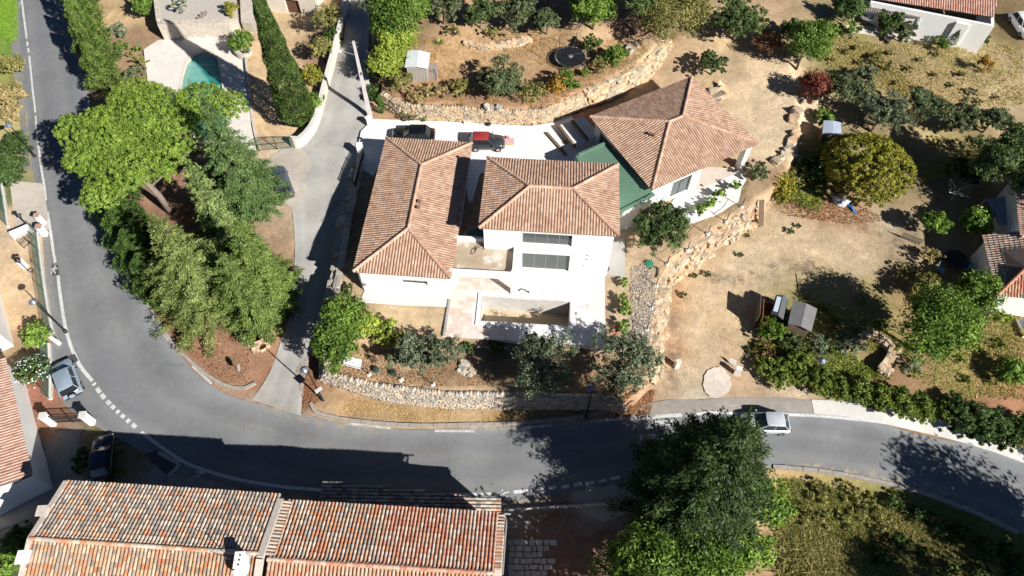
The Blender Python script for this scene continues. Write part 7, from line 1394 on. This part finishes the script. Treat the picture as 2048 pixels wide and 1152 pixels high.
# ================================================================ SMALL THINGS
def bx(name, label, cat, px, size, m, rz=0., lid=None, group=None, z=None):
    g = G(*px) if z is None else P(*px, z); th = thing(name, label, cat, g, group); MB().box(g+(0,0,size[2]/2-.03), size, rz).build('body', m, th)
    MB().box(g+(0,0,size[2]+.01), (size[0]*1.12,size[1]*1.12,.06), rz).build('lid', lid or m, th); return th
bx('meter_box', 'pale concrete meter post casting a shadow at the yard entrance', 'meter box', (1352,735), (.42,.32,1.15), M_PALECONC, .2)
bx('meter_box', 'white meter post with open door beside the hedge', 'meter box', (1472,748), (.45,.32,1.1), M_WHITE, -.35)
tag(MB().frame(G(1470,738)+(0,.2,.3), unit((-1,.5,0)), unit((0,.3,1)), unit((.5,1,0)), (0,.6), (0,.5), (0,.03)).frame(G(1470,738)+(0,.2,.3), unit((-1,.5,0)), unit((0,.3,1)), unit((.5,1,0)), (.05,.1), (-.3,-.002), (0,.03)).build('open_door', M_WHITE), 'open frame leaning behind the white meter post', 'frame')
g = G(1298,528); wb = thing('tank_cover', 'green round septic tank lid on loose stones by the villa', 'tank cover', g); MB().lathe(g, [(.38,-.1),(.38,.12),(.34,.16),(.01,.2)], 14).build('lid', simple('green_plastic',(.03,.20,.11),.45), wb); MB().lathe(g+(.1,-.4,0), [(.16,-.1),(.16,.08),(.01,.1)], 10).build('inlet', MATS['green_plastic'], wb)
tag(MB().tube([G(1303,533)+(0,0,.08), G(1316,538)+(0,0,.1), G(1316,548)+(0,0,.08), G(1312,556)+(0,0,.05)], .05, 6).build('pipe', M_DARKMETAL), 'black pipe bending away from the green tank lid', 'pipe')
g = P(1211,540,.02); tk = thing('tool_bundle', 'bundle of hose and red tool leaning on the villa corner', 'tools', g); MB().tube(catmull([g+np.array([.35*math.cos(t)*(.8+.1*math.sin(3*t)),.3*math.sin(t),.05+.02*t]) for t in np.linspace(0,12.5,20)], 3), .035, 5).build('hose', M_DARKMETAL, tk); MB().tube([g+(.15,.1,0), g+(.3,.55,1.2)], .04, 6).build('handle', simple('red_plastic',(.5,.06,.03),.5), tk)
g = G(1230,660); tag(MB().add([tuple(g+np.array(v)) for v in ((-.5,-.4,.02),(.5,-.35,.05),(.6,.3,.12),(.1,.5,.35),(-.4,.4,.1),(0,0,.42))], [(0,1,5),(1,2,5),(2,3,5),(3,4,5),(4,0,5)]).build('tarpaulin', simple('orange_tarp',(.5,.14,.05),.6)), 'crumpled orange tarpaulin at the deck corner', 'tarpaulin')
g = G(1682,402); wt_ = thing('tarp_bundle', 'white and blue tarpaulin bundle under the mulberry', 'tarpaulin', g); rb = np.random.default_rng(9); V=[]; 
for r_,z_ in ((.95,.0),(.8,.35),(.45,.55),(.05,.6)):
    for k in range(12): t=k*6.283/12; V.append(g+np.array([r_*math.cos(t)*(1+.15*rb.normal()), r_*.8*math.sin(t)*(1+.15*rb.normal()), z_+.06*rb.normal()]))
MB().add(V, [(i*12+k,i*12+(k+1)%12,(i+1)*12+(k+1)%12,(i+1)*12+k) for i in range(3) for k in range(12)]).build('sack', mat('white_plastic',(.62,.64,.67),(.36,.38,.42),2.5,.5), wt_)
MB().tube([G(1694,410)+(0,0,.1), G(1700,418)+(.1,0,.14), G(1706,424)+(0,0,.1), G(1712,427)+(0,0,.06)], [.1,.16,.12,.06], 6).build('blue_tail', simple('blue_tarp',(.03,.20,.55),.5), wt_)
bx('cardboard_box', 'open cardboard box with papers in the courtyard', 'box', (1018,286), (.9,.6,.3), mat('cardboard',(.45,.30,.18),(.38,.25,.15),4), .1, mat('paper_mix',(.62,.48,.44),(.5,.25,.25),5), z=.42)
tag(MB().add([P(1008,274,.45), P(1016,281,.45), P(1020,274,.55), P(1010,270,.9)], [(0,1,3),(1,2,3),(2,0,3)]).build('red_bag', simple('red_bag',(.45,.05,.08),.5)), 'small red bag beside the cardboard box', 'bag')
bx('block_pile', 'pale block on the courtyard bed edge', 'block', (935,246), (.7,.35,.3), M_PALECONC, 0, z=.42)
tag(MB().lathe(P(977,250,.42), [(.2,0),(.3,.15),(.22,.3),(.05,.34)], 8).lathe(P(982,247,.42), [(.12,0),(.16,.1),(.1,.2),(.02,.22)], 7).build('rubble_bag', M_TRIM), 'black bag on the courtyard bed edge', 'bag')
# concrete blocks right of the trampoline
for k, (x, y, lb) in enumerate(((1255,98,'grey hollow block standing at the back of the block frame'),(1268,92,'grey hollow block at the right of the block frame'),(1262,106,'grey hollow block at the front of the block frame'))):
    g = G(x,y); tag(MB().box(g+(0,0,.2),(.2,.9,.4),-.6 if k != 1 else .9).box(g+(0,0,.41),(.14,.7,.02),-.6 if k != 1 else .9).build('concrete_block', M_CONC), lb, 'block', 'block frame')
# planks and board at the divider wall, low tables, chairs, loungers
a, b = G(1508,424), G(1516,455); tag(MB().frame(a+(0,0,.1), unit(b-a), np.array([1,0,.2]), ez_, (0,np.linalg.norm(b-a)), (0,.45), (0,.06)).frame(a+(0,0,.165), unit(b-a), np.array([1,0,.2]), ez_, (.3,.4), (0,.45), (0,.05)).build('plank', M_WOOD), 'old door panel lying at the foot of the divider wall', 'plank')
rk = G(1900,402); dr = thing('clothes_airer', 'white rotary clothes airer in the shaded yard', 'clothes airer', rk); MB().tube([rk, rk+(0,0,1.8)], .025, 6).build('pole', M_WHITE, dr)
for k in range(4): MB().tube([rk+(0,0,1.4), rk+(1.3*math.cos(k*1.57+.4),1.3*math.sin(k*1.57+.4),1.8)], .018, 5).build('arm', M_WHITE, dr)
for s in (.5,.8,1.0): MB().tube([rk+(1.3*s*math.cos(k*1.57+.4),1.3*s*math.sin(k*1.57+.4),1.4+.4*s) for k in range(5)], .008, 4).build('line', M_WHITE, dr)
def chair(label, px, rz):
    g = G(*px); th = thing('garden_chair', label, 'chair', g, 'blue garden chairs'); m = simple('blue_canvas',(.12,.33,.42),.6)
    ca, sa = math.cos(rz), math.sin(rz); ex, ey = np.array([ca,sa,0]), np.array([-sa,ca,0])
    MB().frame(g, ex, ey, ez_, (-.28,.28), (-.28,.28), (.40,.44)).build('seat', m, th); MB().frame(g+ey*.3+(0,0,.42), ex, unit(ey*.4+ez_), unit(ez_*.4-ey), (-.28,.28), (0,.65), (0,.04)).build('backrest', m, th)
    for u in (-.26,.26):
        for v in (-.26,.26): MB().tube([g+ex*u+ey*v, g+ex*u+ey*v+(0,0,.41)], .02, 5).build('leg', M_GREYMETAL, th)
chair('blue folding chair left of the dark garden table', (1878,545), .8); chair('blue folding chair right of the dark garden table', (1925,542), -1.2)
g = G(1905,528); tb_ = thing('garden_table', 'dark oval table in the shaded yard of the right house', 'table', g); MB().lathe(g+(0,0,.7), [(1.1,0),(1.12,.03),(1.08,.05)], 16).build('table_top', M_DARKMETAL, tb_)
for k in range(4): MB().tube([g+(.7*math.cos(k*1.57+.7),.7*math.sin(k*1.57+.7),0), g+(.6*math.cos(k*1.57+.7),.6*math.sin(k*1.57+.7),.7)], .035, 5).build('leg', M_DARKMETAL, tb_)
g = G(1728,45); ft_ = thing('patio_table', 'round patio table in the tree shade left of the pergola', 'table', g); MB().lathe(g+(0,0,.7), [(.75,0),(.76,.03),(.7,.05)], 16).build('table_top', M_GREYMETAL, ft_); MB().tube([g, g+(0,0,.7)], .06, 6).build('leg', M_DARKMETAL, ft_)
g = G(2042,660); ln_ = thing('garden_bench', 'white bench at the right edge of the garden', 'bench', g); MB().box(g+(0,0,.45),(.55,1.7,.06),.15).build('seat', M_WHITE, ln_); MB().box(g+(.3,0,.75),(.06,1.7,.5),.15).build('backrest', M_WHITE, ln_)
for s in (-.7,.7): MB().box(g+(0,s,.21),(.5,.08,.42),.15).build('leg', M_WHITE, ln_)
wf = [G(1800,476),G(1818,482),G(1838,490)]; pf = thing('picket_fence', 'short weathered picket fence at the yard edge', 'fence', wf[1])
for i in range(14): t = i/13; q = wf[0]*(1-t)+wf[2]*t; MB().box(q+(0,0,.4),(.09,.03,.9),-.3).build('picket', M_PALEBARK, pf)
for z in (.25,.65): MB().tube([wf[0]+(0,.04,z), wf[2]+(0,.04,z)], .03, 5).build('rail', M_PALEBARK, pf)
for k, px in enumerate(((712+40,741),(787,747))):
    g = G(*px); tag(MB().lathe(g, [(.26,-.05),(.3,.2),(.22,.34),(.05,.4)], 10).tube([g+(0,0,.3), g+(.2,.1,.42)], .05, 5).build('round_pot', simple('dark_green_plastic',(.03,.06,.05),.5)), ('left','right')[k]+' dark round pot on the ground beside the thin olives', 'pot', 'pots by the olives')
# flagstones beside the farmhouse
FSM = [mat('flag%d'%i, c, tuple(v*.8 for v in c), 3, .9, .3, 12) for i, c in enumerate(((.46,.44,.42),(.40,.38,.36),(.50,.47,.44)))]
fl0 = G(1060,1100); fs = bpy.data.objects.new('flagstone_path', None); COL.objects.link(fs); fs.location = Vector(fl0.tolist()); ORIG[fs] = fl0; struct(fs)
for r in range(7):
    x = 1014+random.uniform(0,6)
    while x < 1100-(r%3)*8:
        w_ = random.uniform(10,20); y = 1080+r*12.5; q = [G(x+random.uniform(-1,1),y+random.uniform(-1,1)), G(x+w_-2+random.uniform(-1,1),y+random.uniform(-1,1)), G(x+w_-2+random.uniform(-2,1),y+10.5+random.uniform(-2,1)), G(x+random.uniform(-1,2),y+10.5+random.uniform(-2,1))]
        MB().prism([tuple(p[:2]) for p in q], q[0][2]-.1, q[0][2]+.035+random.uniform(0,.02)).build('flagstone', random.choice(FSM), fs); x += w_
# low bar fence of the lower yard
mesh_fence('low concrete balustrade between the farm yard and the road', [(1010,1022),(1080,1017),(1150,1012),(1225,1008)], .01, M_CONC, .45, 3.0, M_CONC, M_CONC) if 0 else None
bl_ = thing('balustrade', 'low shaded balustrade between the farm yard and the road', 'balustrade', G(1110,1015))
for i in range(34):
    t = i/33; q = G(1010+t*215, 1024-t*14); MB().box(q+(0,0,.22),(.12,.1,.5)).build('baluster', M_CONC, bl_)
for i in range(6): q, r_ = G(1008+i*37,1024-i*2.4), G(1008+(i+1)*37-1,1024-(i+1)*2.4); MB().tube([q+(0,0,.52), r_+(0,0,.52)], .1, 4).build('rail', M_CONC, bl_)
a, b = G(300,905), G(350,945); tag(drape('hatch_cover', [(289,910),(312,902),(356,930),(334,950)], .06, M_PATCH, None, flat_hgt), 'dark rectangular hatch in a pale frame beside the shaded road', 'hatch')
low_wall('hatch_kerb', 'pale concrete frame round the dark road hatch', [(318,906),(340,918),(358,930),(338,952)], -.1, .08, .3, M_CONC)
finish_ground()
